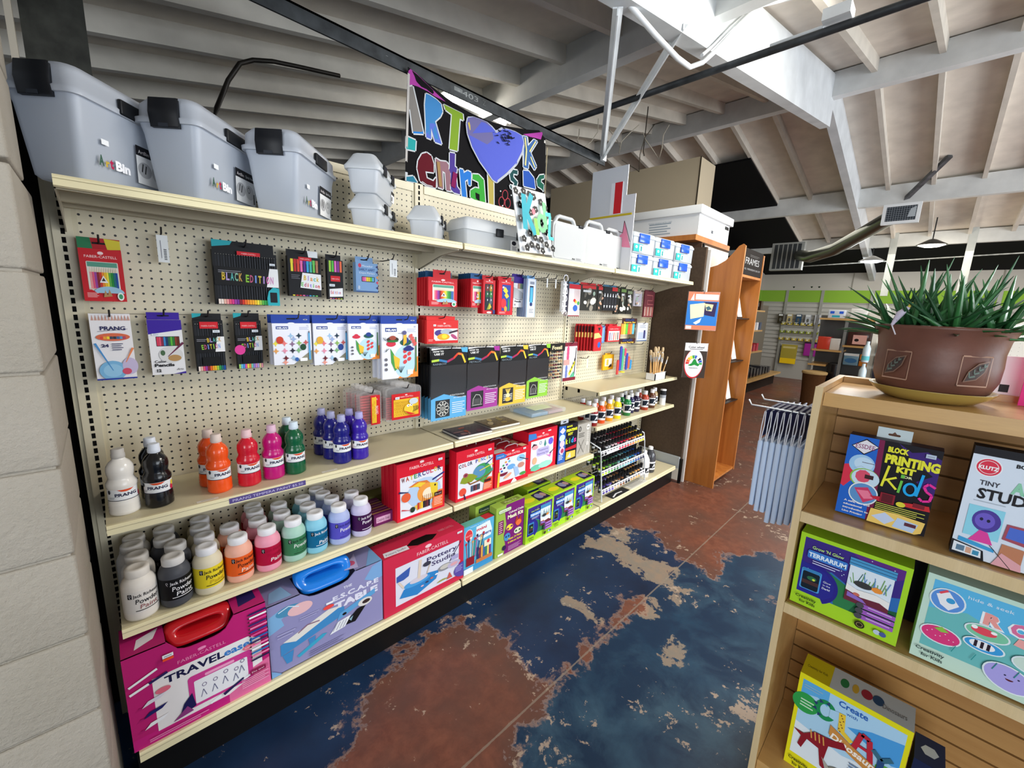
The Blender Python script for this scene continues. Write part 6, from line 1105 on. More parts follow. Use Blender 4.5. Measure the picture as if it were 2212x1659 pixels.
for x in (.01, .145): m = MB(); m.box(x - .022, -.094, H * .48, x + .022, -.083, H * .74, '15171c', PLAS, bv=.003); m.build('latch', t)
m = MB(); m.box(.09, -.084, .012, .165, -.080, .066, 'ececee'); a = front(m, .09, .165, -.084, .012, .066); a.e(.25, .75, .2, .2, '20202a'); a.e(.8, .7, .15, .2, 'a0a0a4'); a.lines(.1, .4, .5, .12, 3, '5a5a62'); a.r(.6, .1, .95, .35, '2a2a30'); m.build('box_label', t)
# carrying cases
def carry(label, x0, x1, y, H, i):
    m = MB(); m.rprism(x0, TZ, x1, TZ + H * .86, y, y + .05, .022, 'dfe2e4', FROST); m.rprism(x0 + .012, TZ + .012, x1 - .012, TZ + H * .80, y - .003, y, .016, 'e6e9ea', FROST)
    o = m.build('carrying_case'); tag(o, label, 'carrying case', 'clear carrying cases'); xc = x0 + (x1 - x0) * .42; w = (x1 - x0) * .30
    m = MB()
    pts = [(xc - w, y + .025, TZ + H * .84), (xc - w * .8, y + .025, TZ + H * .965), (xc - w * .6, y + .025, TZ + H), (xc + w * .6, y + .025, TZ + H), (xc + w * .8, y + .025, TZ + H * .965), (xc + w, y + .025, TZ + H * .84)]
    m.tube(pts, .011, 'dfe2e4', FROST, 8); m.build('carry_handle', o)
    m = MB(); m.box(xc + w * 1.05, y - .006, TZ + H * .82, xc + w * 1.5, y + .03, TZ + H * .89, '15171c', PLAS, bv=.004); m.build('latch', o); 
    m = MB(); a = front(m, x0, x1, y - .0032, TZ, TZ + H * .86); a.t('Art', .62, .07, .05, '101014', w=.10, bold=.06); a.lines(.70, .11, .86, .02, 3, '6a6a70', .5); m.build('case_print', o)
carry('frosted carrying case right beside the painted sign board', 1.845, 2.150, -.34, .235, 0); carry('frosted carrying case in the middle of the three cases', 2.165, 2.475, -.31, .262, 1); carry('frosted carrying case at the right of the three cases, next to the blue latch boxes', 2.44, 2.715, -.275, .262, 2)
# clear boxes with blue latches
def bluebox(label, x, y, z, rz):
    t = thing('latch_box', label, 'storage box', (x, y, z), rz, 'clear boxes with blue latches'); w, d_, H = .262, .20, .142; m = MB()
    m.loft([rrect(0, w, 0, d_, .012, 0), rrect(-.003, w + .003, -.003, d_ + .003, .014, H * .78)], 'd5dce4', FROST, True, True); m.build('box_body', t)
    m = MB(); m.loft([rrect(-.008, w + .008, -.008, d_ + .008, .014, H * .76), rrect(-.008, w + .008, -.008, d_ + .008, .014, H * .84), rrect(.004, w - .004, .004, d_ - .004, .012, H * .98), rrect(.012, w - .012, .012, d_ - .012, .01, H)], 'dfe6ec', FROST, True, True); m.build('lid', t)
    m = MB(); m.box(w * .22, -.016, H * .50, w * .68, -.006, H * .92, '1f56cc', GLOSS, bv=.004); m.build('blue_latch', t)
    m = MB(); m.box(w * .02, -.005, H * .06, w * .44, -.0035, H * .42, '2aa6a4'); a = front(m, w * .02, w * .44, -.005, H * .06, H * .42); a.e(.3, .6, .12, .2, 'e0f0f0', n=8); a.r(.62, .0, 1, .9, 'f0f4f4'); a.r(.72, .1, .9, .75, '3a8a8a'); m.build('box_label', t)
for i, (x, y, n_) in enumerate(((2.742, -.300, 'left'), (3.035, -.315, 'middle'), (3.345, -.330, 'right'))):
    bluebox('clear box with a blue latch, lower one of the %s stack' % n_, x, y, TZ, -.10); bluebox('clear box with a blue latch, upper one of the %s stack' % n_, x + .004, y, TZ + .1425, -.10)
# painted sign
m = MB(); Q = [(1.558, -.385, 1.797), (1.802, -.385, 1.806), (1.752, -.352, 2.106), (1.516, -.352, 2.098)]
m.add(Q + [(a, b + .006, c) for a, b, c in Q], [(0, 1, 2, 3), (7, 6, 5, 4), (0, 4, 5, 1), (1, 5, 6, 2), (2, 6, 7, 3), (3, 7, 4, 0)], 'eef0f2')
U = Vector(Q[1]) - Vector(Q[0]); V = Vector(Q[3]) - Vector(Q[0]); a = Art(m, Q[0], U, V, U.length, V.length); random.seed(21)
FL = [(.08, .93), (.2, .86), (.3, .95), (.46, .92), (.58, .9), (.78, .84), (.9, .76), (.58, .70), (.12, .72), (.86, .60), (.70, .5), (.92, .44), (.8, .36), (.3, .30), (.44, .24), (.62, .22), (.1, .2), (.3, .12), (.48, .1), (.76, .15), (.95, .1), (.14, .06), (.9, .28), (.6, .04), (.04, .5), (.36, .62)]
for x, y in FL:
    for k in range(5): a.e(x + .042 * cos(radians(72 * k + x * 90)), y + .034 * sin(radians(72 * k + x * 90)), .034, .027, '121214', n=8)
    a.e(x, y, .012, .012, 'e8e8e0', n=6)
a.l(.14, .34, .20, .88, .13, '1aa0b0'); a.l(.19, .56, .44, .90, .12, '1aa0b0'); a.l(.22, .62, .42, .28, .12, '1aa0b0'); a.l(.50, .28, .47, .54, .10, '8ccc5a'); a.e(.44, .64, .05, .05, 'e87a86'); a.ring(.66, .48, .14, .15, .085, '7ad48a'); a.l(.77, .40, .79, .82, .10, '7ad48a')
a.l(.80, .64, .97, .64, .08, '4ac4c4'); a.l(.94, .62, .84, .28, .08, '4ac4c4'); a.l(.82, .26, .98, .25, .07, '4ac4c4')
tag(m.build('painted_sign'), 'white hand painted sign reading Kidz with black flowers on the top shelf', 'sign')
# boards standing behind the carrying cases
def bx(a_, b_): return Art(a_, b_[0], (0, -1, 0), (0, 0, 1), b_[1], b_[2])
m = MB(); m.box(2.662, -.268, TZ, 2.668, .018, 2.488, 'd4d8de'); m.box(2.655, -.242, 2.160, 2.661, -.150, 2.385, 'e6e8ee'); a = bx(m, ((2.655, -.150, 2.16), .092, .225)); a.r(.32, .06, .95, 1, 'd02a30'); a.t('A N', .16, .06, .1, '4a4a50', w=.18, rot=90); a = bx(m, ((2.662, .018, TZ), .286, .69)); a.l(0, .46, 1, .45, .004, 'b0b4ba'); tag(m.build('foam_board'), 'tall white board with a red stripe standing behind the carrying cases', 'board')
m = MB(); m.box(2.640, -.352, TZ, 2.646, -.010, 2.290 - .11, 'dcdde4'); m.box(2.640, -.352, 2.181, 2.646, -.262, 2.290, 'dcdde4'); m.box(2.632, -.335, 2.160, 2.640, -.002, 2.172, 'c8b22e'); a = bx(m, ((2.640, -.01, TZ), .342, .386))
a.p([(.62, .55), (.78, .66), (.80, .86), (.92, .55), (.98, .40), (.80, .42)], 'e88aa8'); a.pl([(.4, .72), (.6, .72), (.78, .66), (.80, .86), (.96, .5)], .012, '5a2a3a'); tag(m.build('foam_board'), 'lower white board with a pink arrow and yellow edging strip', 'board')
# ================================================================ banner and steel bar
t = thing('steel_bar', 'dark steel angle bar hanging under the roof and carrying the banner', 'steel bar', (1.3, .3, 2.74)); m = MB(); m.box(-.8, .295, 2.715, 3.20, .305, 2.785, '43474a', STEEL); m.box(-.8, .295, 2.775, 3.20, .36, 2.785, '43474a', STEEL)
a = front(m, 1.2, 2.4, .2945, 2.715, 2.785, STEEL); a.t('403', .47, .3, .4, '8a8f90', w=.10); a.r(.37, .4, .42, .7, '7a7f80'); a.t('Z', .56, .3, .4, '6a6f70', w=.02); a.e(.02, .5, .006, .006, 'c8ccd0'); a.e(.40, .5, .006, .006, 'e8ecee'); kid(m, 'bar', t)
for n_, q, lab in (('strut', (2.36, -.706, 3.005), 0), ('strut', (1.82, -.665, 2.845), 0)):
    m = MB(); m.beam(q, (3.15, .29, 2.775), .045, .006, 'f0f4f6', WHITEWOOD); m.beam(q, (3.15, .29, 2.775), .006, .035, 'f0f4f6', WHITEWOOD); kid(m, n_, t)
m = MB(); m.box(3.13, .27, 2.74, 3.18, .31, 2.80, 'e8ecee', WHITEWOOD); kid(m, 'end_bracket', t)
class Cloth(Art):
    def P(s, x, y):
        TL, TR, BL, BR = Vector((1.33, .285, 2.735)), Vector((2.447, .285, 2.768)), Vector((1.30, .285, 1.80)), Vector((2.46, .285, 1.80))
        sag = .075 * sin(pi * min(max(x, 0), 1)) * max(0, (y - .88) / .12)
        p = (BL.lerp(BR, x)).lerp(TL.lerp(TR, x), y); p.z -= sag * 1.3
        p.y -= .012 * sin(x * 9 + y * 2) * (1 - abs(2 * y - 1) * .3) + .008 * sin(y * 7 + x * 3); p.x += .0 * sin(y * pi) * (1 if x < .5 else -1) * abs(2 * x - 1)
        return (p.x, p.y - .0002 * s.k, p.z)
    def e(s, x, y, rx, ry, col, a0=0, a1=360, n=24, rot=0):
        s.k += 1; R = radians(rot); pts = []
        for i in range(n):
            t_ = radians(a0 + (a1 - a0) * i / n); X, Y = rx * cos(t_), ry * sin(t_); pts.append((x + X * cos(R) - Y * sin(R), y + X * sin(R) + Y * cos(R)))
        s.raw(pts, [tuple(range(n))], col)
    def hl(s, pts, t, c1, c2, c0='c8ccd0'):   # outlined brush stroke
        s.w, s.h = 1.1, .95; s.pl(pts, t * 1.35, c0); k = s.k
        for i, (p, q) in enumerate(zip(pts, pts[1:])): s.l(p[0], p[1], q[0], q[1], t, c1 if i < len(pts) / 2 else c2)
m = MB(); c = Cloth(m, (0, 0, 0), (1, 0, 0), (0, 0, 1), 1.1, .95, MATTE); c.k = 0; NX, NY = 40, 24
pts = [(i / NX, j / NY) for j in range(NY + 1) for i in range(NX + 1)]; c.raw(pts, [(j * (NX + 1) + i, j * (NX + 1) + i + 1, (j + 1) * (NX + 1) + i + 1, (j + 1) * (NX + 1) + i) for j in range(NY) for i in range(NX)], '0e0d10')
BN = {
 'A': [(0.006,.900),(0.029,.916),(0.099,.689),(0.041,.673),(0.020,.793),(0.015,.784)],
 'A2': [(0.037,.743),(0.073,.761),(0.099,.689),(0.041,.673)],
 'R': [(0.103,.913),(0.122,.918),(0.166,.912),(0.195,.891),(0.207,.848),(0.195,.817),(0.164,.780),(0.211,.669),(0.168,.669),(0.142,.735),(0.144,.675),(0.115,.676),(0.100,.846)],
 'R2': [(0.105,.749),(0.156,.766),(0.167,.765),(0.211,.669),(0.168,.669),(0.142,.735),(0.144,.675),(0.115,.676)],
 'T': [(0.211,.900),(0.334,.888),(0.341,.846),(0.317,.849),(0.314,.663),(0.261,.659),(0.266,.853),(0.224,.865)],
 'C1': [(0.004,.644),(0.054,.638),(0.051,.581),(0.004,.577)],
 'C2': [(0.004,.451),(0.004,.425),(0.040,.438),(0.063,.407),(0.004,.403)],
 'e': [(0.062,.487),(0.067,.531),(0.089,.575),(0.117,.591),(0.145,.581),(0.160,.541),(0.160,.492),(0.109,.484),(0.117,.448),(0.157,.441),(0.175,.468),(0.172,.406),(0.117,.404),(0.078,.421)],
 'n': [(0.171,.577),(0.203,.570),(0.242,.578),(0.264,.559),(0.278,.414),(0.241,.411),(0.234,.512),(0.216,.518),(0.220,.412),(0.184,.414)],
 't': [(0.262,.637),(0.297,.642),(0.298,.568),(0.314,.561),(0.311,.532),(0.305,.536),(0.316,.452),(0.336,.433),(0.336,.410),(0.291,.411),(0.272,.424),(0.271,.521),(0.261,.522),(0.264,.559)],
 'r': [(0.330,.563),(0.356,.564),(0.360,.545),(0.386,.566),(0.411,.561),(0.411,.481),(0.394,.483),(0.390,.517),(0.371,.501),(0.383,.403),(0.350,.401)],
 'a': [(0.420,.554),(0.461,.562),(0.497,.538),(0.516,.401),(0.473,.392),(0.410,.409),(0.409,.451),(0.442,.477),(0.470,.477),(0.462,.517),(0.421,.525)],
 'a2': [(0.443,.447),(0.471,.441),(0.473,.398),(0.448,.411)],
 'l': [(0.520,.596),(0.559,.597),(0.576,.389),(0.542,.394)],
 'K': [(0.768,.894),(0.810,.904),(0.820,.837),(0.874,.904),(0.910,.896),(0.842,.799),(0.903,.724),(0.883,.694),(0.828,.737),(0.823,.687),(0.780,.685)],
 's': [(0.733,.651),(0.697,.648),(0.674,.614),(0.684,.578),(0.713,.566),(0.709,.546),(0.681,.546),(0.690,.525),(0.730,.538),(0.740,.579),(0.703,.602),(0.702,.624),(0.734,.626)],
 'D': [(0.779,.663),(0.828,.672),(0.882,.639),(0.902,.571),(0.791,.565)],
 'S': [(0.982,.689),(0.934,.672),(0.907,.632),(0.920,.595),(0.967,.585),(0.982,.572),(0.982,.620),(0.955,.630),(0.953,.650),(0.982,.663)],
 'H': [(0.357,.829),(0.363,.865),(0.398,.891),(0.445,.901),(0.486,.884),(0.522,.861),(0.552,.841),(0.594,.878),(0.654,.907),(0.700,.906),(0.758,.881),(0.775,.830),(0.763,.776),(0.719,.688),(0.651,.608),(0.583,.541),(0.555,.552),(0.510,.596),(0.459,.642),(0.402,.713),(0.368,.777)],
 'H2': [(0.360,.830),(0.366,.863),(0.398,.887),(0.445,.897),(0.486,.881),(0.519,.860),(0.539,.796),(0.511,.763),(0.457,.712),(0.423,.702),(0.395,.728),(0.369,.777)],
 'P1': [(0.004,.982),(0.014,.999),(0.047,1.001),(0.100,.990),(0.166,.969),(0.223,.944),(0.155,.933),(0.116,.939),(0.063,.932),(0.026,.923),(0.004,.903)],
 'P2': [(0.780,.926),(0.976,.987),(0.953,.928),(0.899,.928),(0.847,.922)],
 'y1': [(0.364,.837),(0.373,.846),(0.422,.731),(0.409,.729)],
 'y2': [(0.426,.717),(0.436,.717),(0.454,.682),(0.440,.684)],
}
def bp(k, col, out='c4c8cc'):
    P = BN[k]
    if out: c.k += 1; kk = c.k; c.pl(P + P[:1], .013, out)
    c.p(P, col)
bp('P1', 'a8409a', None); bp('P2', 'a8409a', None); c.p([(.0, 0), (.0, .97), (.012, .97), (.010, 0)], 'b8b4b0'); c.p([(1, 0), (1, .93), (.985, .93), (.988, 0)], 'b8b4b0')
bp('A', '7e7a76'); bp('A2', '2a7ac8', None); bp('R', '3f7fb8'); bp('R2', '5a6ec4', None); bp('T', '7a9a2e'); c.p([(.27, .80), (.30, .80), (.31, .67), (.265, .665)], 'a89a3a')
for k_, q_ in (('C1', '2a9a9a'), ('C2', '2f7a94'), ('e', '5a1420'), ('n', '8a6670'), ('t', '4a3a88'), ('r', '2a70c0'), ('a', '3a9a3a'), ('l', 'ac9c50'), ('K', '3a6098'), ('s', '20484a'), ('D', '2a50a4'), ('S', '1f5a4a')): bp(k_, q_)
bp('a2', '0e0d10', None); c.l(.285, .44, .30, .53, .03, '7a1c50'); c.pl([(.785, .88), (.80, .80), (.795, .70)], .012, 'd0c88a'); c.l(.83, .80, .89, .89, .010, 'd0c88a'); c.l(.84, .77, .885, .71, .010, 'd0c88a'); c.l(.185, .56, .20, .42, .02, '9a7a50')
bp('H', '5560c0', 'b4b8c0'); bp('H2', '6a6694', None); bp('y1', 'c8b050', None); bp('y2', 'c8b050', None); random.seed(7)
for i in range(30): c.e(.63 + random.gauss(0, .035), .83 + random.gauss(0, .028), .011, .004, '14162a', n=6, rot=-50 + i * 3)
for k in range(3): r_a = radians(90 + 120 * k); c.ring(.645 + .026 * cos(r_a), .440 + .032 * sin(r_a), .022, .034, .004, 'a8404a', 16)
for x, y in ((.61, .49), (.69, .48), (.63, .40)): c.e(x, y, .005, .005, 'c8ccd0', n=6)
tag(m.build('painted_banner'), 'black hand painted cloth banner with Art Central Kidz lettering and a purple heart', 'banner')
# services under the roof
m = MB(); m.tube([(2.69, 3.4, 2.9), (2.69, .5, 2.9), (2.71, -1.6, 2.9), (2.73, -5, 2.9)], .019, '3c4044', STEEL, 12); tag(m.build('sprinkler_pipe'), 'dark straight pipe crossing under the white girder', 'pipe')
m = MB(); m.tube([(3.6, -1.0, 3.62), (3.24, -.75, 3.47), (2.93, -.75, 3.21), (2.7, -.74, 3.0), (2.58, -.73, 2.90), (2.45, -.72, 2.83), (2.3, -.72, 2.815), (2.1, -.70, 2.84), (1.9, -.66, 2.90)], .013, 'e0e4e6', WHITEWOOD, 8); m.tube([(3.6, -.97, 3.62), (3.24, -.72, 3.47), (2.95, -.72, 3.24), (2.72, -.71, 3.04), (2.60, -.71, 2.95)], .010, 'e0e4e6', WHITEWOOD, 8); tag(m.build('cable_conduit'), 'white bent cable conduit hanging under the girder', 'conduit')
m = MB(); m.tube([(2.72, -1.02, 2.93), (2.72, -1.25, 2.93)], .012, 'c8ccd0', WHITEWOOD, 8); m.box(2.66, -1.36, 2.93, 2.76, -1.25, 2.98, 'e0e4e6', WHITEWOOD); tag(m.build('junction_box'), 'white junction box fixed above the dark pipe', 'junction box')
t = thing('tube_light', 'lit white tube light fixture above the banner', 'tube light', (2.6, 1.24, 3.24)); m = MB(); m.box(2.25, 1.20, 3.235, 3.0, 1.33, 3.275, 'd8dcd8', ENAMEL); kid(m, 'fixture_housing', t)
m = MB(); m.tube([(2.28, 1.225, 3.215), (2.97, 1.225, 3.215)], .014, 'fff6e8', TUBE, 10); m.tube([(2.28, 1.29, 3.215), (2.97, 1.29, 3.215)], .014, 'fff6e8', TUBE, 10); kid(m, 'tube', t)
m = MB(); m.tube([(.57, 1.0, 2.38), (.61, 1.0, 2.504), (.673, 1.0, 2.66), (.734, 1.0, 2.765), (.80, 1.0, 2.807), (.9, 1.0, 2.839), (1.05, 1.02, 2.875), (1.3, 1.05, 2.93)], .012, '2c2824', STEEL, 8); tag(m.build('hanging_cable'), 'dark bent cable rising behind the frosted bins', 'cable')
random.seed(9)
for i in range(5):
    y0 = .9 - i * .12; x0 = 3.9 + i * .16; m = MB(); pts = [(x0 + .08 * sin(k * 1.3 + i), y0 + .05 * k, 3.45 - .09 * (3 - abs(k - 3)) - .05 * (i % 2) * k) for k in range(7)]; m.tube(pts, .005, '4a443a' if i % 2 else 'a8a294', PLAS, 5); tag(m.build('loose_cable'), 'thin loose cable looped below the roof rafters behind the banner', 'cable', 'loose cables under the roof')
m = MB(); m.tube([(4.6, .75, 3.75), (4.6, .76, 3.3), (4.61, .75, 3.25)], .006, '3a342c', PLAS, 5); tag(m.build('loose_cable'), 'dark cable dropping straight to the top of the tan partition', 'cable')
m = MB(); m.tube([(3.2, .95, 3.0), (3.2, .95, 2.5)], .004, 'c8bc9a', PLAS, 5); m.lathe([(.004, 0), (.010, -.03), (.0, -.035)], 'c8bc9a', PLAS, 8, (3.2, .95, 2.5)); tag(m.build('pull_cord'), 'cream pull cord hanging between the banner and the white board', 'cord')
# ================================================================ cabinet, trays, bookcase
t = thing('storage_cabinet', 'tall dark brown cabinet with a white front behind the bookcase', 'cabinet', (4.2, .05, 0)); m = MB(); m.box(3.90, -.30, 0, 4.55, .38, 2.155, '4e3a2c', MATTE); kid(m, 'carcass', t); m = MB(); m.box(3.915, -.31, .05, 4.54, -.30, 2.13, 'dcdad0', ENAMEL); kid(m, 'white_front', t); m = MB(); m.box(3.76, -.30, 2.155, 4.58, .38, 2.20, '5a4434', CHERRY); kid(m, 'cabinet_top', t)
t = thing('cardboard_tray_box', 'flat white cardboard box with a flanged lid on top of the brown cabinet', 'box', (4.1, .05, 2.2)); m = MB(); m.box(3.80, -.295, 2.202, 4.52, .36, 2.385, 'dfe1e2'); a = bx(m, ((3.80, .36, 2.202), .655, .183)); a.lines(.30, .62, .62, .12, 5, '9aa6b0', .5); a.t('PLEASE HANDLE WITH CARE', .46, .68, .07, '8a98a4', w=.34)
a = front(m, 3.80, 4.52, -.295, 2.202, 2.385); a.lines(.42, .7, .60, .08, 6, 'b0b4b8'); a.r(.40, .28, .46, .42, '5a5e64'); a.r(.84, .72, .98, .88, '2a2a2a'); a.l(.50, .0, .51, .16, .006, '2a2a2a'); a.l(.55, .0, .56, .16, .006, '2a2a2a'); kid(m, 'tray', t)
m = MB(); m.box(3.775, -.32, 2.375, 4.55, .39, 2.445, 'e6e8e8', CARD, bv=.006); kid(m, 'lid', t)
m = MB(); m.box(3.95, .40, 0, 4.6, .98, 2.10, 'a4682e', CHERRY); m.box(3.94, .40, 2.02, 3.95, .98, 2.06, '4a3020', MATTE); tag(m.build('wooden_cabinet'), 'orange wood cabinet partly hidden behind the banner and boards', 'cabinet')
t = thing('bookcase', 'tall orange cherry veneer bookcase with a curved top and a chalk sign', 'bookcase', (4.08, -.55, 0)); m = MB(); x = 3.83
PR = [(-.69, 0), (-.69, 2.085), (-.672, 2.10), (-.64, 2.085), (-.60, 2.03), (-.55, 1.975), (-.49, 1.94), (-.42, 1.92), (-.38, 1.915), (-.38, 0)]
def side(x, th, prof, mat, m): K = len(prof); m.add([(x, a_, b_) for a_, b_ in prof] + [(x + th, a_, b_) for a_, b_ in prof], [tuple(range(K)), tuple(range(K, 2 * K))[::-1]] + [(i, K + i, K + (i + 1) % K, (i + 1) % K) for i in range(K)], 'ffffff', mat)
side(3.81, .02, PR, CHERRY, m); kid(m, 'side_panel', t)
m = MB(); side(4.33, .02, [(-.69, .05), (-.69, 2.06), (-.672, 2.07), (-.60, 2.0), (-.38, 1.915), (-.38, .05)], CHERRY, m); kid(m, 'side_panel', t); m = MB(); m.box(3.83, -.40, .06, 4.33, -.385, 1.90, 'ffffff', CHERRY); kid(m, 'back_panel', t)
for z in (.06, 1.845): m = MB(); m.box(3.83, -.685, z, 4.33, -.40, z + .02, 'ffffff', CHERRY); kid(m, 'shelf', t)
for z in (.74, 1.115, 1.50): m = MB(); m.box(3.83, -.64, z, 4.33, -.40, z + .008, '1c1714', PLAS); kid(m, 'ledge', t)
m = MB(); m.box(3.83, -.682, 1.868, 4.33, -.674, 2.075, '25211f', MATTE); a = front(m, 3.83, 4.33, -.682, 1.868, 2.075, MATTE); a.t('FRAMES', .46, .42, .26, 'a8a8a8', w=.72); a.t('ALL  WEDNESDAYS 20% OFF', .5, .20, .07, '9a9a9a', w=.84); a.lines(.3, .78, .8, .05, 2, '5a5856')
o = m.build('chalk_sign'); tag(o, 'black chalk sign reading frames at the top of the bookcase', 'sign')
for k, z in enumerate((.748, 1.123, 1.508)):
    for j, (x, h) in enumerate(((3.93, .22), (4.13, .27))):
        m = MB(); m.M = Matrix.Translation((x, -.60, z)) @ Matrix.Rotation(-.25, 4, 'X'); m.box(0, 0, 0, .14, .012, h, '2a1a16'); m.box(.012, -.002, .012, .128, 0, h - .012, 'e6e2da'); tag(m.build('framed_picture'), 'small dark picture frame with white card, %s one on the %s bookcase ledge' % (('left', 'right')[j], ('lowest', 'middle', 'highest')[k]), 'picture frame', 'frames on the bookcase ledges')
m = MB(); m.M = Matrix.Translation((3.86, -.62, .08)) @ Matrix.Rotation(-.12, 4, 'X'); m.box(0, 0, 0, .16, .01, .34, 'e8dcc0'); m.box(.01, .012, 0, .17, .02, .22, 'd8d4cc'); tag(m.build('card_mat'), 'cream picture mats standing on the bottom of the bookcase', 'picture mat')
# packs at the end panel
def endpack(label, cx, cy, z0, z1, w, art, name, header=None):
    t = thing(name, label, 'art pack', (cx, cy, z0), -radians(47)); m = MB(); m.box(-w / 2, 0, 0, w / 2, .006, z1 - z0, 'd8dce0', FILM); m.build('sleeve', t); m = MB(); m.box(-w / 2 + .006, -.003, .004, w / 2 - .006, 0, z1 - z0 - .004, 'e0e0e0'); art(front(m, -w / 2 + .006, w / 2 - .006, -.003, .004, z1 - z0 - .004)); m.build('printed_card', t)
def cb(a): a.r(0, 0, 1, 1, '2a72c0'); a.r(0, .76, 1, 1, 'c8785a'); a.r(.24, .80, .98, .94, 'ececee'); a.t('CANVAS PANELS', .55, .87, .03, '8a8a8a', w=.5); a.p([(.08, .78), (.18, .96), (.2, .78)], 'e8e0dc'); a.r(0, 0, 1, .12, 'c8785a'); a.r(.02, .02, .2, .10, 'ececec'); a.p([(.52, .74), (.95, .74), (.92, .36), (.58, .40)], '2a1f4a'); a.p([(.56, .70), (.84, .68), (.80, .50), (.62, .52)], 'c8c49a'); a.p([(.6, .60), (.7, .64), (.8, .56), (.66, .52)], '3a5a6a'); a.p([(.08, .66), (.56, .72), (.56, .36), (.14, .28)], 'e6e4b4'); a.p([(.24, .18), (.5, .32), (.46, .2), (.34, .14)], 'c8dcec')
endpack('blue and orange canvas panel pack hanging at the end of the shelving', 3.655, -.470, 1.395, 1.715, .265, cb, 'canvas_panel_pack')
def cw(a):
    a.r(0, 0, 1, 1, '3a2f28'); a.r(0, .78, 1, 1, 'e8e8ea'); a.t('Color wheel', .5, .86, .06, '22222a', w=.7, bold=.03); a.r(.2, .82, .8, .835, '22222a'); a.e(.45, .40, .42, .42, 'c82a34', n=36); a.e(.46, .42, .40, .40, 'e0e0e4', n=36)
    cs = ['3a9a4a', '2a5ab0', '20202a', 'e8e8ea', '3a60b8', '3a9a4a', 'f0e03a', 'f0b02a', 'e8602a', 'd0302a']
    for i, c in enumerate(cs):
        a0, a1 = radians(-10 + i * 20), radians(-10 + (i + 1) * 20 - 3); q = a.w / a.h; a.p([(.46 + .22 * cos(a0), .42 + .22 * q * sin(a0)), (.46 + .37 * cos(a0), .42 + .37 * q * sin(a0)), (.46 + .37 * cos(a1), .42 + .37 * q * sin(a1)), (.46 + .22 * cos(a1), .42 + .22 * q * sin(a1))], c)
    a.p([(.2, .36), (.36, .42), (.44, .54), (.52, .54), (.6, .44), (.72, .38), (.66, .34), (.5, .38), (.34, .34)], '1f8a3a'); a.t('CHROMATIC', .46, .27, .03, '3a3a44', w=.4)
endpack('colour wheel pack in a clear sleeve hanging below the canvas panels', 3.655, -.460, .985, 1.29, .20, cw, 'color_wheel_pack')
m = MB(); m.tube([(3.70, -.43, 1.72), (3.66, -.46, 1.725), (3.65, -.475, 1.70)], .003, '8a8e92', CHROME, 6); tag(m.build('wire_clip'), 'wire clip holding the canvas panel pack on the end panel', 'clip')
m = MB(); m.tube([(3.70, -.43, 1.295), (3.66, -.455, 1.30), (3.65, -.465, 1.28)], .003, '8a8e92', CHROME, 6); tag(m.build('wire_clip'), 'wire clip holding the colour wheel pack on the end panel', 'clip')
# ================================================================ maple display fixture at the right
X0, Y0 = 1.38, -1.677
t = thing('display_fixture', 'pale maple slatwall display fixture holding craft kits at the right', 'display fixture', (1.55, -2.2, 0)); m = MB()
m.box(X0, Y0 - .016, 0, 1.75, Y0, 1.357, 'ffffff', MAPLE); m.box(X0 - .002, Y0 - .0165, 0, X0, Y0 + .0005, 1.358, 'e8d8b4', BIRCH); kid(m, 'side_panel', t)
m = MB(); m.box(X0 + .03, -3.1, 1.315, 1.76, Y0 - .017, 1.340, 'ffffff', MAPLE); m.box(X0 + .025, -3.1, 1.306, X0 + .03, Y0 - .017, 1.342, 'ffffff', MAPLE); m.box(1.71, -3.1, 1.34, 1.75, Y0 - .017, 1.357, 'ffffff', MAPLE); kid(m, 'top_board', t)
m = MB(); m.box(1.722, -3.1, .02, 1.74, Y0 - .017, 1.31, '7a5a34', MATTE); z = .02
while z < 1.29: m.box(1.712, -3.1, z + .004, 1.722, Y0 - .017, min(z + .058, 1.31), 'ffffff', MAPLED); z += .0605
kid(m, 'slatwall_panel', t)
for z in (1.010, .726): m = MB(); m.box(X0 + .004, -3.1, z - .028, 1.712, Y0 - .017, z - .004, 'ffffff', MAPLE); m.box(X0 + .0, -3.1, z - .03, X0 + .008, Y0 - .017, z, 'ffffff', BIRCH); m.box(X0 + .008, -3.1, z - .004, 1.712, Y0 - .017, z - .0035, 'ffffff', MAPLE); kid(m, 'shelf', t)
m = MB(); m.box(X0 + .02, -3.1, 0.0, 1.712, Y0 - .017, .155, 'ffffff', MAPLE); kid(m, 'base', t)
def xbox(name, label, y0, y1, x, dp, z0, z1, col, art, top=None, cat='craft kit', tilt=0.0):   # boxes facing the camera side (-X); y0 = left edge
    m = MB()
    if tilt: m.M = Matrix.Translation((x, 0, z0)) @ Matrix.Rotation(tilt, 4, 'Y') @ Matrix.Translation((-x, 0, -z0))
    m.box(x, y1, z0, x + dp, y0, z1, col); a = Art(m, (x, y0, z0), (0, -1, 0), (0, 0, 1), y0 - y1, z1 - z0); art(a)
    if top: b = Art(m, (x, y0, z1), (0, -1, 0), (1, 0, 0), y0 - y1, dp); top(b)
    return m, lambda: tag(m.build(name), label, cat)
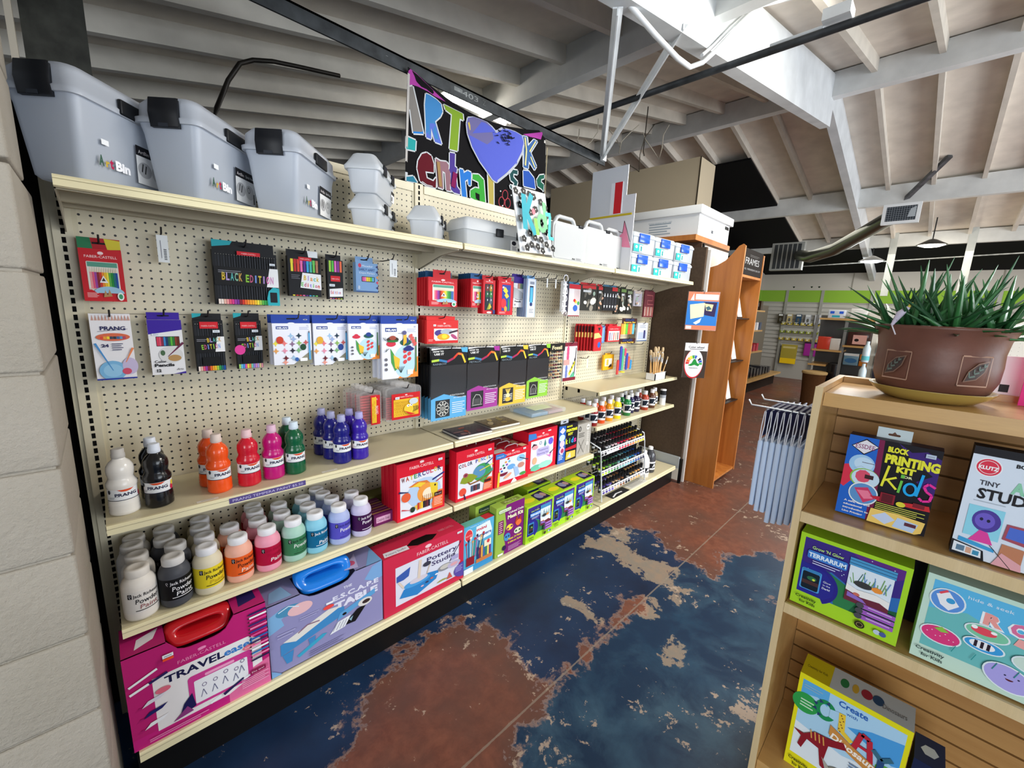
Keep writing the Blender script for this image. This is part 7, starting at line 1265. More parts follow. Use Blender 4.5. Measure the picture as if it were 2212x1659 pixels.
def kit(a):
    a.r(0, 0, 1, 1, '120e18'); a.p([(0, 0), (0, 1), (.34, 1), (.38, .5), (.40, .0)], '1f62c4'); a.p([(.36, 0), (.34, 1), (.40, 1), (.43, .3), (.42, 0)], '7a1c4a'); a.p([(0, .62), (.14, .66), (.2, .5), (.1, .42), (.04, .34), (0, .36)], 'd4304a'); a.p([(.55, 1), (.7, .92), (.85, .96), (1, .9), (1, .45), (.9, .52), (.8, .6), (.95, .7), (.7, .85)], '3a1f74')
    a.p([(.04, .87), (.20, .98), (.36, .90), (.20, .78)], '14101c'); a.p([(.055, .87), (.20, .965), (.345, .90), (.20, .795)], 'e4e2ea'); a.t('ESSDEE', .20, .855, .055, '8a2f6a', w=.22, bold=.01)
    a.e(.20, .66, .15, .12, '9cc8ec'); a.e(.22, .67, .11, .08, 'c0dcf2'); a.l(.2, .69, .34, .69, .008, '4a2a3a'); a.pl([(.12, .6), (.2, .64), (.3, .6)], .006, 'a0b8d0'); a.e(.26, .50, .17, .12, '8ac04a'); a.e(.27, .50, .16, .11, 'c4dcec'); a.e(.24, .52, .09, .08, 'd8506a', n=9); a.r(.26, .50, .36, .55, '3a1c20')
    a.e(.28, .31, .17, .14, 'e0e8ec'); a.e(.28, .31, .155, .125, '5a90c8'); a.p([(.17, .36), (.32, .40), (.42, .28), (.30, .20)], 'c83a64'); a.p([(.2, .34), (.33, .36), (.4, .28), (.3, .25)], 'e87a98')
    for i, s_ in enumerate(('A safe, fun and', 'educational', 'introduction to', 'Lino Printing')): a.t(s_, .08, .17 - i * .045, .024, 'ececf2', al='l', bold=.03, w=[.30, .22, .30, .24][i])
    a.t('BLOCK', .56, .885, .07, 'e6e43a', w=.22, bold=.06); a.t('PRINTING', .72, .755, .115, 'e6e43a', w=.56, bold=.06); a.t('KIT', .68, .665, .08, 'e6e43a', w=.20, bold=.06); a.t('FOR', .70, .615, .03, 'e8ecb8', w=.12, bold=.03)
    a.l(.46, .46, .50, .72, .028, 'e6e43a'); a.l(.48, .54, .60, .60, .028, 'e6e43a'); a.l(.50, .56, .62, .46, .028, 'e6e43a'); a.l(.645, .43, .66, .58, .028, '6ac04a'); a.r(.64, .61, .68, .65, '6ac04a'); a.ring(.76, .50, .075, .08, .03, '1aa4e8'); a.l(.83, .44, .86, .70, .03, '1aa4e8')
    a.pl([(1.0, .58), (.93, .61), (.89, .57), (.92, .52), (.98, .49), (.97, .42), (.90, .40), (.86, .43)], .03, 'e8309a')
    a.p([(.36, .31), (.46, .33), (.60, .34), (.60, .27), (.47, .27)], 'c02038'); a.r(.47, .27, .63, .39, '8a1c2c'); a.r(.49, .28, .61, .38, '5a1420'); a.p([(.66, .32), (.78, .34), (.98, .36), (1, .30), (.8, .29), (.68, .29)], 'c82a30'); a.e(.7, .30, .05, .03, 'd8d03a'); a.r(.82, .31, .94, .36, '7a1c2a'); a.lines(.44, .25, .96, .022, 4, 'd8d85a', .35)
    a.p([(.38, .0), (.40, .17), (.7, .18), (.98, .16), (.96, .03), (.9, .0)], 'eac86a'); a.p([(.42, .08), (.56, .16), (.68, .10), (.58, .02)], 'c0d0ec'); a.p([(.66, .02), (.70, .14), (.92, .12), (.88, .01)], 'b4ccec'); a.r(.78, .07, .90, .11, '5a2a3a'); sticker(a, .84, .90, .1, .045, 'b8c8dc')
m, fin = xbox('block_print_kit_box', 'block printing kit box with yellow lettering on the upper shelf of the maple fixture', -1.757, -1.935, 1.46, .05, 1.011, 1.231, '16121c', kit, lambda b: b.r(0, 0, 1, 1, '4a3a44'), tilt=.03); o = fin()
m = MB(); m.box(1.505, -1.876, 1.225, 1.507, -1.808, 1.258, 'c8d8dc', PLAS); a = Art(m, (1.505, -1.808, 1.225), (0, -1, 0), (0, 0, 1), .068, .033); a.rr(.32, .4, .68, .58, .05, '6a4a3a'); a.p([(.42, .55), (.5, .75), (.58, .55)], '6a4a3a'); m.build('hang_tab', o)
def st(a):
    a.r(0, 0, 1, 1, 'd4dfec'); a.r(0, .93, 1, 1, '101018'); a.w *= .56; a.e(.25, .83, .19, .082, 'e8ecf2'); a.e(.25, .83, .17, .073, 'd8304a', n=30); a.ring(.25, .83, .14, .06, .012, 'f0d8dc'); a.t('KLUTZ', .25, .81, .035, 'f4f0f2', w=.28, bold=.05); a.t('BOOK', .75, .87, .035, '101018', w=.3, bold=.04)
    a.t('TINY', .32, .67, .045, '3a3a44', w=.28, bold=.02); a.t('Art', .78, .65, .11, '8ac8a8', w=.34, bold=.05); a.t('STUDIO', .66, .55, .10, '17171c', w=.95, bold=.03); a.lines(.16, .52, .6, .02, 1, 'a8b4c0')
    a.r(.12, .20, .62, .48, '8ad0e4'); a.e(.4, .36, .2, .1, '4a3a94'); a.e(.38, .36, .14, .07, '6a5ac0'); a.e(.33, .37, .025, .014, '1a1a3a'); a.e(.43, .365, .025, .014, '1a1a3a'); a.p([(.22, .16), (.34, .27), (.46, .26), (.56, .16)], 'd8409a'); a.p([(.08, .17), (.6, .13), (.6, .10), (.08, .13)], '3a9ad0'); a.p([(.66, .24), (.98, .22), (.98, .38), (.68, .38)], 'a04a5a'); a.p([(.70, .26), (.98, .25), (.98, .36), (.72, .36)], '4a6ac8'); a.p([(.66, .06), (.98, .04), (.98, .19), (.68, .2)], 'b87a5a')
    a.p([(0, 0), (.0, .13), (.46, .09), (.50, .0)], '101018'); a.p([(.03, .025), (.03, .115), (.43, .085), (.45, .02)], 'dce4ec'); a.r(.08, .04, .2, .09, '5a7a94'); a.r(.22, .035, .30, .09, 'd0a088'); a.r(.32, .035, .41, .075, '3a8ab0'); a.p([(.6, .0), (.7, .12), (.98, .06), (1, 0)], 'd8a0a8'); a.l(.52, .16, .86, .0, .012, '2a2a2a'); a.r(1.15, .10, 1.6, .34, 'e8a8a0'); a.r(1.18, .12, 1.57, .32, '5a9ac0'); a.r(1.1, .42, 1.65, .50, 'a8c8e0'); a.e(1.38, .72, .2, .08, 'e8c46a')
_, fin = xbox('art_studio_kit_box', 'white tiny art studio kit with a black spine at the right of the upper shelf', -1.978, -2.17, 1.42, .045, 1.011, 1.268, '101018', st, tilt=.03); fin()
_, fin = xbox('terrarium_box', 'large lime green terrarium kit box on the middle shelf of the maple fixture', -1.700, -1.930, 1.405, .10, .7265, .943, 'a4d42a', lambda a: ter(a, True), tilt=0); fin()
def rock(a):
    a.r(0, 0, 1, 1, 'c0dccc'); a.r(.05, .17, 1, .95, '6ac0cc'); a.r(.05, .62, 1, .95, '5ab4e0'); a.p([(.05, .62), (.3, .7), (.5, .62), (.8, .68), (1, .62), (1, .17), (.05, .17)], '6ab8b8'); a.p([(.6, .95), (.8, .82), (1, .86), (1, .95)], '3a9ae0'); a.t('hide & seek', .42, .86, .035, 'dce8f0', w=.28)
    for i, (ch, c) in enumerate(zip('ROCK', ('e89a94', 'd8709a', '7ab8a4', '5a8ad0'))): a.t(ch, .46 + i * .16, .66, .15, 'e8f0f4', w=.155, bold=.12); a.t(ch, .46 + i * .16, .665, .135, c, w=.12, bold=.06)
    a.p([(.60, .56), (1, .50), (1, .60), (.62, .64)], 'e8a4a0'); a.t('PAINTING', .82, .565, .035, 'f4e0dc', w=.3, bold=.03)
    def rk(x, y, rx, ry, c, rot=0): a.e(x, y, rx + .012, ry + .012, 'dce8ec', rot=rot); a.e(x, y, rx, ry, c, rot=rot)
    rk(.16, .76, .11, .12, '5a90d8'); a.p([(.08, .80), (.16, .86), (.24, .74), (.18, .66), (.12, .70)], 'ececf0'); a.e(.18, .77, .03, .03, '3a9ad0'); a.pl([(.1, .82), (.15, .87)], .02, 'e04a5a'); rk(.44, .57, .13, .07, '7ac4a0'); a.e(.42, .58, .08, .04, 'e04a5a'); a.e(.36, .60, .02, .02, 'f4f4f4'); a.e(.48, .6, .02, .015, 'f4f4f4')
    rk(.17, .36, .13, .09, 'd83a7a'); 
    for k in range(7): a.e(.08 + k * .03, .36 + .03 * sin(k * 2), .005, .005, 'f4dce8', n=6)
    a.p([(.12, .42), (.17, .46), (.22, .42), (.17, .40)], '8ac04a'); rk(.44, .43, .12, .06, '3a9ad8'); a.e(.43, .435, .08, .045, 'ececf0')
    for k in range(3): a.r(.38 + k * .04, .40, .40 + k * .04, .47, '2a1c2a')
    rk(.75, .42, .13, .08, 'c8dcd0'); a.e(.78, .42, .075, .06, 'e87a9a'); a.ring(.78, .42, .05, .05, .012, 'f0a8bc'); rk(.62, .20, .15, .12, 'a8a0e0', -20); a.e(.60, .23, .008, .008, '2a2a4a', n=8); a.e(.68, .23, .008, .008, '2a2a4a', n=8); a.e(.63, .20, .025, .018, '5a1c2a', 180, 360, n=8); rk(.93, .2, .12, .1, 'e0a0b8')
    a.t('Creativity', .13, .12, .04, '2a3a3a', w=.20, bold=.02); a.t('for Kids', .15, .06, .04, '2a3a3a', w=.15, bold=.02); a.e(.86, .06, .05, .05, '2a2420'); a.ring(.86, .06, .035, .035, .006, 'b0a88a', 14)
    for k in range(6): a.l(.26 + k * .13, .24, .28 + k * .13, .32, .006, '2a8a8a')
_, fin = xbox('rock_painting_box', 'pale green rock painting kit box with smiling pebbles, right of the terrarium box', -1.955, -2.20, 1.405, .08, .7265, .950, 'c0dccc', rock); fin()
_, fin = xbox('terrarium_box', 'dark back of a second terrarium kit box behind the front boxes', -1.72, -2.15, 1.56, .06, .7265, .92, '26202a', lambda a: a.r(.1, .1, .9, .9, '1c1a24')); fin()
def clay(a):
    a.r(0, 0, 1, 1, 'e0d81c'); a.r(.04, .15, .96, .95, 'a8cfe8'); a.p([(.04, .8), (.2, .84), (.3, .8), (.3, .95), (.04, .95)], '5aa8dc'); a.p([(.5, .72), (.9, .6), (.96, .62), (.96, .85), (.7, .8)], '4a9ad8'); a.p([(.04, .15), (.04, .5), (.5, .42), (.96, .5), (.96, .15)], 'dce6ec'); a.e(.88, .52, .1, .05, '5aa83a'); a.e(.1, .72, .13, .1, '2f9a4a', rot=-30)
    a.lines(.05, .74, .18, .03, 3, 'c4e0c4'); a.lines(.06, .90, .24, .025, 2, '8ab0c8')
    a.t('Create', .52, .88, .06, '2a60b0', w=.26, bold=.02); a.t('with', .52, .83, .03, '2a60b0', w=.1)
    a.ring(.29, .76, .10, .10, .05, '1f8a50'); a.p([(.33, .80), (.42, .82), (.42, .71), (.33, .72)], 'a8cfe8'); 
    for k in range(5): r_a = radians(80 + k * 40); q = a.w / a.h; a.p([(.29 + .09 * cos(r_a - .25), .76 + .09 * q * sin(r_a - .25)), (.29 + .13 * cos(r_a), .76 + .13 * q * sin(r_a)), (.29 + .09 * cos(r_a + .25), .76 + .09 * q * sin(r_a + .25))], '2a3a6a')
    a.l(.44, .82, .46, .64, .06, 'e8c43a'); a.l(.45, .66, .56, .60, .05, 'e8c43a')
    for k in range(8): a.e(.435 + .013 * (k % 3), .80 - k * .022, .007, .007, '7a4a2a', n=6)
    a.pl([(.58, .54), (.63, .74), (.70, .72), (.74, .52)], .05, 'b8283a'); a.l(.6, .62, .72, .61, .035, 'b8283a'); a.pl([(.74, .66), (.82, .60), (.90, .66)], .05, '3a6a80'); a.l(.82, .60, .82, .46, .055, '2a4a7a')
    a.p([(.36, .66), (.36, .56), (.56, .48), (.80, .40), (.82, .50), (.56, .58)], 'c88a44'); a.t('Dinosaurs', .59, .50, .065, 'f4ece0', w=.44, rot=-13, bold=.03)
    a.p([(.04, .42), (.14, .42), (.24, .50), (.40, .52), (.50, .56), (.54, .50), (.46, .47), (.38, .44), (.36, .26), (.40, .18), (.34, .2), (.30, .36), (.18, .38), (.14, .26), (.1, .28), (.12, .38)], '8a1c28')
    for k in range(4): a.l(.22 + k * .04, .42, .20 + k * .04, .50, .012, 'd8a050')
    a.e(.52, .2, .12, .08, '8a8678'); a.p([(.40, .20), (.34, .30), (.42, .24)], 'a8a498'); a.e(.62, .16, .1, .06, '3a4aa8'); a.e(.84, .20, .12, .06, '2a9a4a'); a.p([(.74, .24), (.78, .32), (.84, .24)], 'c89a5a'); a.p([(.84, .26), (.88, .33), (.92, .24)], 'c89a5a'); a.t('Creativity', .14, .085, .035, '1c2a14', w=.2, bold=.02); a.t('for Kids', .16, .035, .035, '1c2a14', w=.15, bold=.02); a.lines(.58, .40, .74, .03, 4, '6a86a8')
def clayt(b): b.r(0, 0, .28, 1, 'c8b818'); b.r(.28, 0, 1, 1, 'b8c0c0'); b.t('Creativity for Kids', .14, .4, .12, '4a4214', w=.2); b.e(.4, .5, .04, .2, '2a7a44'); b.e(.5, .5, .03, .2, 'c8a43a'); b.e(.6, .5, .05, .2, '9a2a3a'); b.e(.7, .5, .05, .2, '2a4a6a'); b.t('Dinosaurs', .84, .3, .2, '6a6a6a', w=.2)
_, fin = xbox('clay_dinosaur_box', 'bright yellow clay dinosaur kit box at the bottom of the maple fixture', -1.752, -2.002, 1.46, .10, .1555, .482, 'e0d81c', clay, clayt); fin()
def navy(a): a.r(0, 0, 1, 1, '1c2444'); a.e(.35, .55, .15, .2, 'd8dce8', n=5); a.e(.7, .3, .12, .15, 'c8ccd8', n=6); a.ring(.6, .75, .15, .1, .03, 'b8c0d0', 12)
_, fin = xbox('card_game_box', 'small navy box with white drawings, low at the right on the fixture', -2.012, -2.07, 1.46, .10, .1555, .415, '1c2444', navy, lambda b: (b.r(0, 0, 1, 1, '2a3454'), b.e(.5, .5, .3, .2, 'c8d0dc', n=6))); fin()
# hanging sleeves beside the fixture
random.seed(6)
for i in range(8):
    y = -1.662 + .020 * i; xa = 1.50 + .012 * i; z1 = 1.155 - .004 * i; z0 = .885 + random.uniform(-.018, .02); t = thing('hanging_sleeve', 'pale blue plastic sleeve hanging under a navy header card, %s from the fixture side' % ('nearest', 'second', 'third', 'fourth', 'fifth', 'sixth', 'seventh', 'outermost')[i], 'plastic sleeve', (xa, y, z1), 0, 'pale blue hanging sleeves')
    m = MB(); d_ = .19; vs = []
    m.loft([rrect(0, d_, -.007, .007, .005, z0 - z1), rrect(0, d_, -.0085, .0085, .006, (z0 - z1) * .5), rrect(0, d_, -.008, .008, .006, -.005), rrect(.002, d_ - .002, -.004, .004, .003, 0)], 'c2d4ec', PLAS, True, True); m.build('sleeve', t)
    m = MB(); m.box(.02, -.001, .012, d_ + .03, .001, .105, '1a2050', CARD); m.box(.02, -.0015, .10, d_ + .03, .0015, .105, 'c8ccdc', CARD); m.build('header_card', t)
    m = MB(); m.tube([(.0, 0, -.002), (.004, -.004, .05), (.016, 0, .095), (.018, 0, .10), (.02, .004, .095), (.014, .006, .05), (.004, .004, -.002)], .0016, 'e4e8f0', PLAS, 5); m.build('loop', t)
m = MB(); m.tube([(1.56, Y0 + .002, 1.245), (1.56, Y0 + .19, 1.245), (1.56, Y0 + .20, 1.262)], .003, 'e0e4e8', CHROME, 6); tag(m.build('display_hook'), 'chrome hook at the front of the hanging sleeves', 'hook'); m = MB(); m.tube([(1.70, Y0 + .002, 1.245), (1.70, Y0 + .19, 1.245), (1.70, Y0 + .20, 1.262)], .003, 'e0e4e8', CHROME, 6); tag(m.build('display_hook'), 'chrome hook at the back of the hanging sleeves', 'hook')
# plant
t = thing('potted_succulent', 'large potted succulent in a brown stoneware pot on the maple fixture', 'plant', (1.555, -1.885, 1.341)); m = MB()
m.lathe([(.04, .012), (.085, .014), (.104, .03), (.115, .06), (.1165, .095), (.115, .125), (.119, .155), (.129, .178), (.131, .184), (.124, .186), (.114, .165)], '6c4436', POT, 48, cap=False)
for aa in (pi + .62, pi - .62, .6):
    a = Art(m, (0, 0, .045), (1, 0, 0), (0, 0, 1), .13, .085, POT, cyl=(0, 0, .1155)); P0 = a.P
    a.P = lambda x, y, a_=aa, s=a: (lambda A, e: ((.1163 + e + (.0015 if .2 < y < .9 else 0)) * cos(A), (.1163 + e + (.0015 if .2 < y < .9 else 0)) * sin(A), .045 + y * .085))(a_ + (x - .5) * .62, .0004 * s.k)
    for p, q in (((.1, .1), (.1, .9)), ((.1, .9), (.9, .9)), ((.9, .9), (.9, .1)), ((.9, .1), (.1, .1))): a.l(p[0], p[1], q[0], q[1], .025, 'b08a74')
    a.p([(.2, .2), (.28, .5), (.5, .72), (.8, .80), (.72, .5), (.52, .28)], '8a6a58'); a.p([(.23, .23), (.31, .49), (.5, .68), (.76, .76), (.69, .5), (.5, .3)], '4a3c38')
    for k in range(4): a.l(.32 + k * .1, .34 + k * .1, .30 + k * .11, .48 + k * .08, .03, '6a7a70'); a.l(.32 + k * .1, .34 + k * .1, .46 + k * .08, .38 + k * .1, .03, '6a7a70')
m.build('pot', t)
m = MB(); m.lathe([(.0, .162), (.118, .162)], '2a2018', MATTE, 32, cap=False); m.build('soil', t)
m = MB(); m.lathe([(.05, .0), (.085, .002), (.108, .018), (.118, .030), (.1195, .032), (.115, .030), (.09, .010), (.0, .009)], 'a8904a', GLOSS, 44, cap=False); m.build('saucer', t)
m = MB(); random.seed(12)
def leaf(bx_, by_, az, el, L_, w, col):
    n = 9; rings = []; dirh = Vector((cos(az), sin(az), 0)); sd_ = Vector((-sin(az), cos(az), 0)); p = Vector((bx_, by_, .160)); e_ = el
    for k in range(n + 1):
        f = k / n; ww = w * (1 - f) ** .75 * (1 if f > .12 else .8) + .0006; d = dirh * cos(e_) + Vector((0, 0, 1)) * sin(e_); nn = dirh * -sin(e_) + Vector((0, 0, 1)) * cos(e_)
        rings.append([tuple(p + sd_ * ww + nn * ww * .35), tuple(p - nn * ww * .1 + sd_ * ww * .2), tuple(p - sd_ * ww + nn * ww * .35), tuple(p - nn * ww * .75)]); p = p + d * (L_ / n); e_ += random.uniform(-.02, .02) + (-.03 if el < .9 else .0)
    m.loft(rings, col, LEAF, True, True)
for (bx_, by_, nn_, s_) in ((-.02, .055, 24, 1.0), (.03, -.05, 26, 1.0), (-.05, -.02, 22, .92), (.05, .03, 20, 1.0), (.0, -.09, 18, .9), (-.02, .0, 14, .9), (.0, .09, 14, .8)):
    for k in range(nn_):
        ring_ = k / nn_; az = k * 2.4 + bx_ * 30; el = .10 + ring_ * 1.25; leaf(bx_ + .018 * cos(az) * (1 - ring_), by_ + .018 * sin(az) * (1 - ring_), az + random.uniform(-.2, .2), el, (random.uniform(.12, .17) + (.028 if ring_ > .5 else 0)) * s_, random.uniform(.008, .012), random.choice(['285a30', '36703c', '2e6238', '4c8450', '265230', '3c7644']))
m.build('foliage', t)
m = MB(); m.M = Matrix.Translation((-.105, .075, .21)) @ Matrix.Rotation(.5, 4, 'X'); m.tube([(0, 0, -.03), (0, .004, .0), (.002, 0, .02)], [.003, .008, .004], 'cfc6d8', FABRIC, 8); m.tube([(.0, 0, .02), (.0, .002, .032)], .003, 'd8c45a', MATTE, 6); m.tube([(0, 0, -.03), (-.004, -.02, -.045)], .0015, 'd8d4dc', PLAS, 5); m.build('dried_flower', t)
# things behind the pot on the fixture top
m = MB(); m.M = Matrix.Translation((1.72, -1.955, 1.3575)); m.box(0, -.17, 0, .006, 0, .10, 'f0f2f4'); a = Art(m, (-.0, 0, 0), (0, -1, 0), (0, 0, 1), .17, .10); a.r(.34, .06, .44, .26, '2a2a2a'); tag(m.build('card_sign'), 'blank white card standing behind the brown pot', 'card')
m = MB(); m.M = Matrix.Translation((1.66, -2.045, 1.341)) @ Matrix.Rotation(-.1, 4, 'Y'); m.box(0, -.12, 0, .006, 0, .15, 'e83a8a'); a = Art(m, (0, 0, 0), (0, -1, 0), (0, 0, 1), .12, .15); a.r(0, .52, 1, 1, 'f0b02a'); a.p([(.1, .2), (.25, .5), (.4, .25)], '2a2a5a'); a.p([(.2, .3), (.1, .5), (.35, .4)], 'e8602a'); a.e(.4, .15, .2, .05, '3a8a4a'); tag(m.build('flyer'), 'pink and orange flyer at the right edge behind the pot', 'flyer')
# ================================================================ back of the store
def label_(o, l, c, g=None): return tag(o, l, c, g)
def back():
    # ducts, grilles, lamps
    t = thing('air_duct', 'bent grey air duct with a white square diffuser below the far roof', 'air duct', (8, -.8, 2.5)); m = MB(); m.tube([(9.0, .05, 2.62), (8.3, -.25, 2.50), (8.0, -.60, 2.56), (7.6, -.95, 2.70), (7.2, -1.2, 2.78), (7.06, -1.32, 2.80)], .09, '85887e', CHROME, 14); kid(m, 'duct', t)
    m = MB(); m.box(7.0, -1.51, 2.69, 7.06, -1.17, 2.92, 'e4e8ea', ENAMEL); a = bx(m, ((7.0, -1.17, 2.69), .34, .23)); a.r(.1, .14, .9, .86, '2a3038')
    for i in range(12): a.l(.12 + i * .065, .14, .12 + i * .065, .86, .008, '8a929a')
    for i in range(7): a.l(.1, .2 + i * .1, .9, .2 + i * .1, .008, '8a929a')
    a.p([(.68, .3), (.88, .3), (.88, .8), (.74, .7)], 'a8b0b6'); kid(m, 'diffuser', t)
    m = MB(); m.box(9.0, .0, 2.37, 9.12, .50, 2.85, '9a9c98', ENAMEL); a = bx(m, ((9.0, .5, 2.37), .5, .48))
    for i in range(6): a.r(.08 + i * .145, .06, .08 + i * .145 + .11, .94, '3a3d40')
    tag(m.build('return_air_grille'), 'square grey return air grille with dark vertical slots', 'grille')
    m = MB(); pts = [(12.15, .2 - i * .28, 2.78 + .02 * sin(i * 1.7)) for i in range(16)]; m.tube(pts, [.085 + .012 * (i % 2) for i in range(16)], 'a8acb0', CHROME, 12); tag(m.build('flexible_duct'), 'shiny crinkled silver duct lying along the top of the back partition', 'air duct')
    for (x, y, z, l_) in ((10.0, -1.57, 2.80, 'warm pendant lamp glowing above the succulent'), (10.6, -.78, 2.64, 'small cool pendant lamp left of the plant')):
        t = thing('pendant_lamp', l_, 'pendant lamp', (x, y, z)); m = MB(); m.lathe([(.02, .10), (.05, .09), (.19, .01), (.20, 0)], '2a2c2c', ENAMEL, 24, cap=False); m.build('lamp_shade', t); m = MB(); m.lathe([(.0, -.03), (.10, -.025), (.17, .0), (.0, .01)], 'fff2dc' if y < -1 else 'f0f6ff', LAMP, 20, cap=False); m.build('bulb', t); m = MB(); m.tube([(0, 0, .10), (0, 0, .5)], .008, '202020', PLAS, 6); m.build('cord', t)
        l = bpy.data.lights.new('pendant', 'POINT'); l.energy = 14; l.color = (1, .9, .75) if y < -1 else (.9, .95, 1); l.shadow_soft_size = .15; lo = bpy.data.objects.new('pendant_glow', l); S.collection.objects.link(lo); lo.location = (x, y, z - .12)
    for (y, z0) in ((-1.05, 2.0), (-2.03, 2.0)): m = MB(); m.box(10.55, y - .05, z0, 10.65, y + .05, 3.15, 'b4b8b4', WHITEWOOD); trim(m)
    m = MB(); m.beam((8.6, -1.22, 3.30), (8.0, -1.62, 3.66), .05, .05, '6a6c70', STEEL); trim(m)
    for y in (.1, -.33): pass
    m = MB(); m.tube([(10.9, .9, 2.60), (10.9, -4.5, 2.78)], .012, '9a9c98', STEEL, 6); tag(m.build('sprinkler_pipe'), 'thin grey pipe running along under the dark far ceiling', 'pipe')
    # goods hung on the back wall slats
    random.seed(31); WX = 12.495
    rows = [(1.62, .98, -.18, .24, ['3a3426', 'b8a878', '2a4a66', 'b4b8bc', 'c0c4c8', 'a8acb0'], 'bag of craft supplies hanging in the top row of the back wall'), (1.42, .9, .2, .07, ['a89a3a', 'b0a040', 'a8983a', 'c0b050'], 'small yellow packet in the second row of the back wall'), (1.22, .9, .2, .07, ['7a8a2a', '86902e', '7a842a'], 'small olive packet in the third row of the back wall'),
            (1.04, .9, .2, .07, ['b09a30', 'a89438', 'b8a440'], 'small mustard packet in the fourth row of the back wall')]
    for z, ya, yb, h, cs, l_ in rows:
        n = 7 if h > .2 else 6
        for i in range(n):
            y = ya + (yb - ya) * i / (n - 1); m = MB(); w = .11 if h > .2 else .10; c = cs[i % len(cs)]; m.box(WX - .10, y - w / 2, z - h, WX - .03, y + w / 2, z, c, GLOSS); a = bx(m, ((WX - .10, y + w / 2, z - h), w, h)); a.r(.1, .78, .9, .95, 'd8dcd8'); a.e(.5, .4, .25, .2, '5a5a52' if h > .2 else 'e0e0c8', n=8); label_(m.build('hanging_packet'), l_, 'packet', 'packets in one row of the back wall')
    for y0, w, h, z, c, l_ in ((.86, .34, .48, .38, 'a8983c', 'yellow backed clear bag with a bright yellow base at the bottom of the back wall'), (.38, .28, .34, .62, '8a1f7a', 'magenta folder hanging at the bottom of the back wall'), (.0, .32, .30, .62, 'c8c8cc', 'white sheet pack hanging beside the magenta folder')):
        m = MB(); m.box(WX - .08, y0 - w, z, WX - .04, y0, z + h, c, GLOSS); a = bx(m, ((WX - .08, y0, z), w, h))
        if c[0] == 'a': a.r(0, 0, 1, .28, 'f0c81c'); a.r(.1, .8, .9, .9, 'c8bc7a')
        elif c[0] == '8': a.r(.05, .05, .95, .9, '9a2a8c'); a.r(0, .88, 1, 1, '3a1a3a')
        else: a.p([(.0, 0), (1, .3), (1, 0)], 'a8a8b0'); a.e(.1, .9, .04, .04, '3a3a3a')
        label_(m.build('hanging_pack'), l_, 'pack')
    for y in (.82, .45, .30): m = MB(); m.lathe([(.0, -.07), (.06, -.03), (.07, .02), (.04, .06), (0, .07)], '1c2a1c', MATTE, 12, (12.55, y, 2.27), sx=.8); label_(m.build('small_ornament'), 'small dark round ornament on the ledge above the green band', 'ornament', 'ornaments on the green band')
    m = MB(); m.lathe([(.0, -.02), (.07, -.02), (.07, .0), (0, .0)], '0c0c0e', MATTE, 16); o = m.build('wall_outlet_cover'); o.location = (12.47, -.05, .25); o.rotation_euler = (0, -pi / 2, 0); label_(o, 'round black cover low on the back wall', 'cover')
    # shelving against the partition return, seen past the bookcase
    t = thing('wall_shelving', 'dark wall shelving with packets seen just right of the bookcase', 'shelving', (10.2, .8, 0)); m = MB(); m.box(8.8, 1.0, 0, 11.3, 1.06, 1.78, '6a6458', MATTE); kid(m, 'back_board', t)
    for z, x1 in ((1.62, 10.0), (1.22, 10.0), (.78, 10.2)): m = MB(); m.box(8.8, .72, z, x1, 1.0, z + .03, 'c8a878', MAPLE); kid(m, 'shelf', t)
    m = MB(); m.box(8.8, .55, .24, 11.3, 1.0, .28, 'c8b08a', MAPLE); m.box(8.9, .65, 0, 11.2, 1.0, .24, '2a201a', MATTE); kid(m, 'base_shelf', t)
    random.seed(14)
    for (z, cs, n, nm) in ((1.65, ['4a3424', '3e2c20', '54402e'], 4, 'dark brown box'), (1.25, ['c8ccd4', '3a4a6a', 'e0e0e4', '2a2a3a'], 6, 'white and blue packet'), (.81, ['a82a34', 'd8d8dc', '7a4a6a', 'b83a44'], 6, 'red and pink packet'), (.30, ['26262a', '3a3a3e', '1c1c20'], 9, 'dark packet with silver edges')):
        for i in range(n):
            x = 8.9 + i * (1.2 if n < 9 else 1.9) / n; h = random.uniform(.12, .22); m = MB(); m.box(x, .76 - (.12 if z < .5 else 0), z, x + .13, .96, z + h, random.choice(cs), GLOSS); m.box(x - .002, .80, z + h * .4, x, .9, z + h * .8, 'c8c8cc'); label_(m.build('shelf_packet'), nm + ' on the shelving right of the bookcase', 'packet', nm + ' row')
    # free standing shelf unit left of the plant
    t = thing('shop_shelf_unit', 'grey framed shelf unit with maple shelves in front of the back wall', 'shelving', (9.1, -.8, 0)); m = MB()
    for y in (-.36, -.78, -1.22): m.box(9.0, y - .02, 0, 9.06, y + .02, 1.60, '7a7c7c', ENAMEL)
    m.box(9.5, -1.25, 0, 9.53, -.34, 1.60, '5a5c5c', ENAMEL); kid(m, 'frame', t)
    for z, ya, yb in ((1.52, -1.24, -.40), (1.08, -1.24, -.78), (.98, -.78, -.36), (.72, -.60, -.34), (.56, -.60, -.32)): m = MB(); m.box(8.98, ya, z, 9.5, yb, z + .03, 'd0b080', MAPLE); kid(m, 'shelf', t)
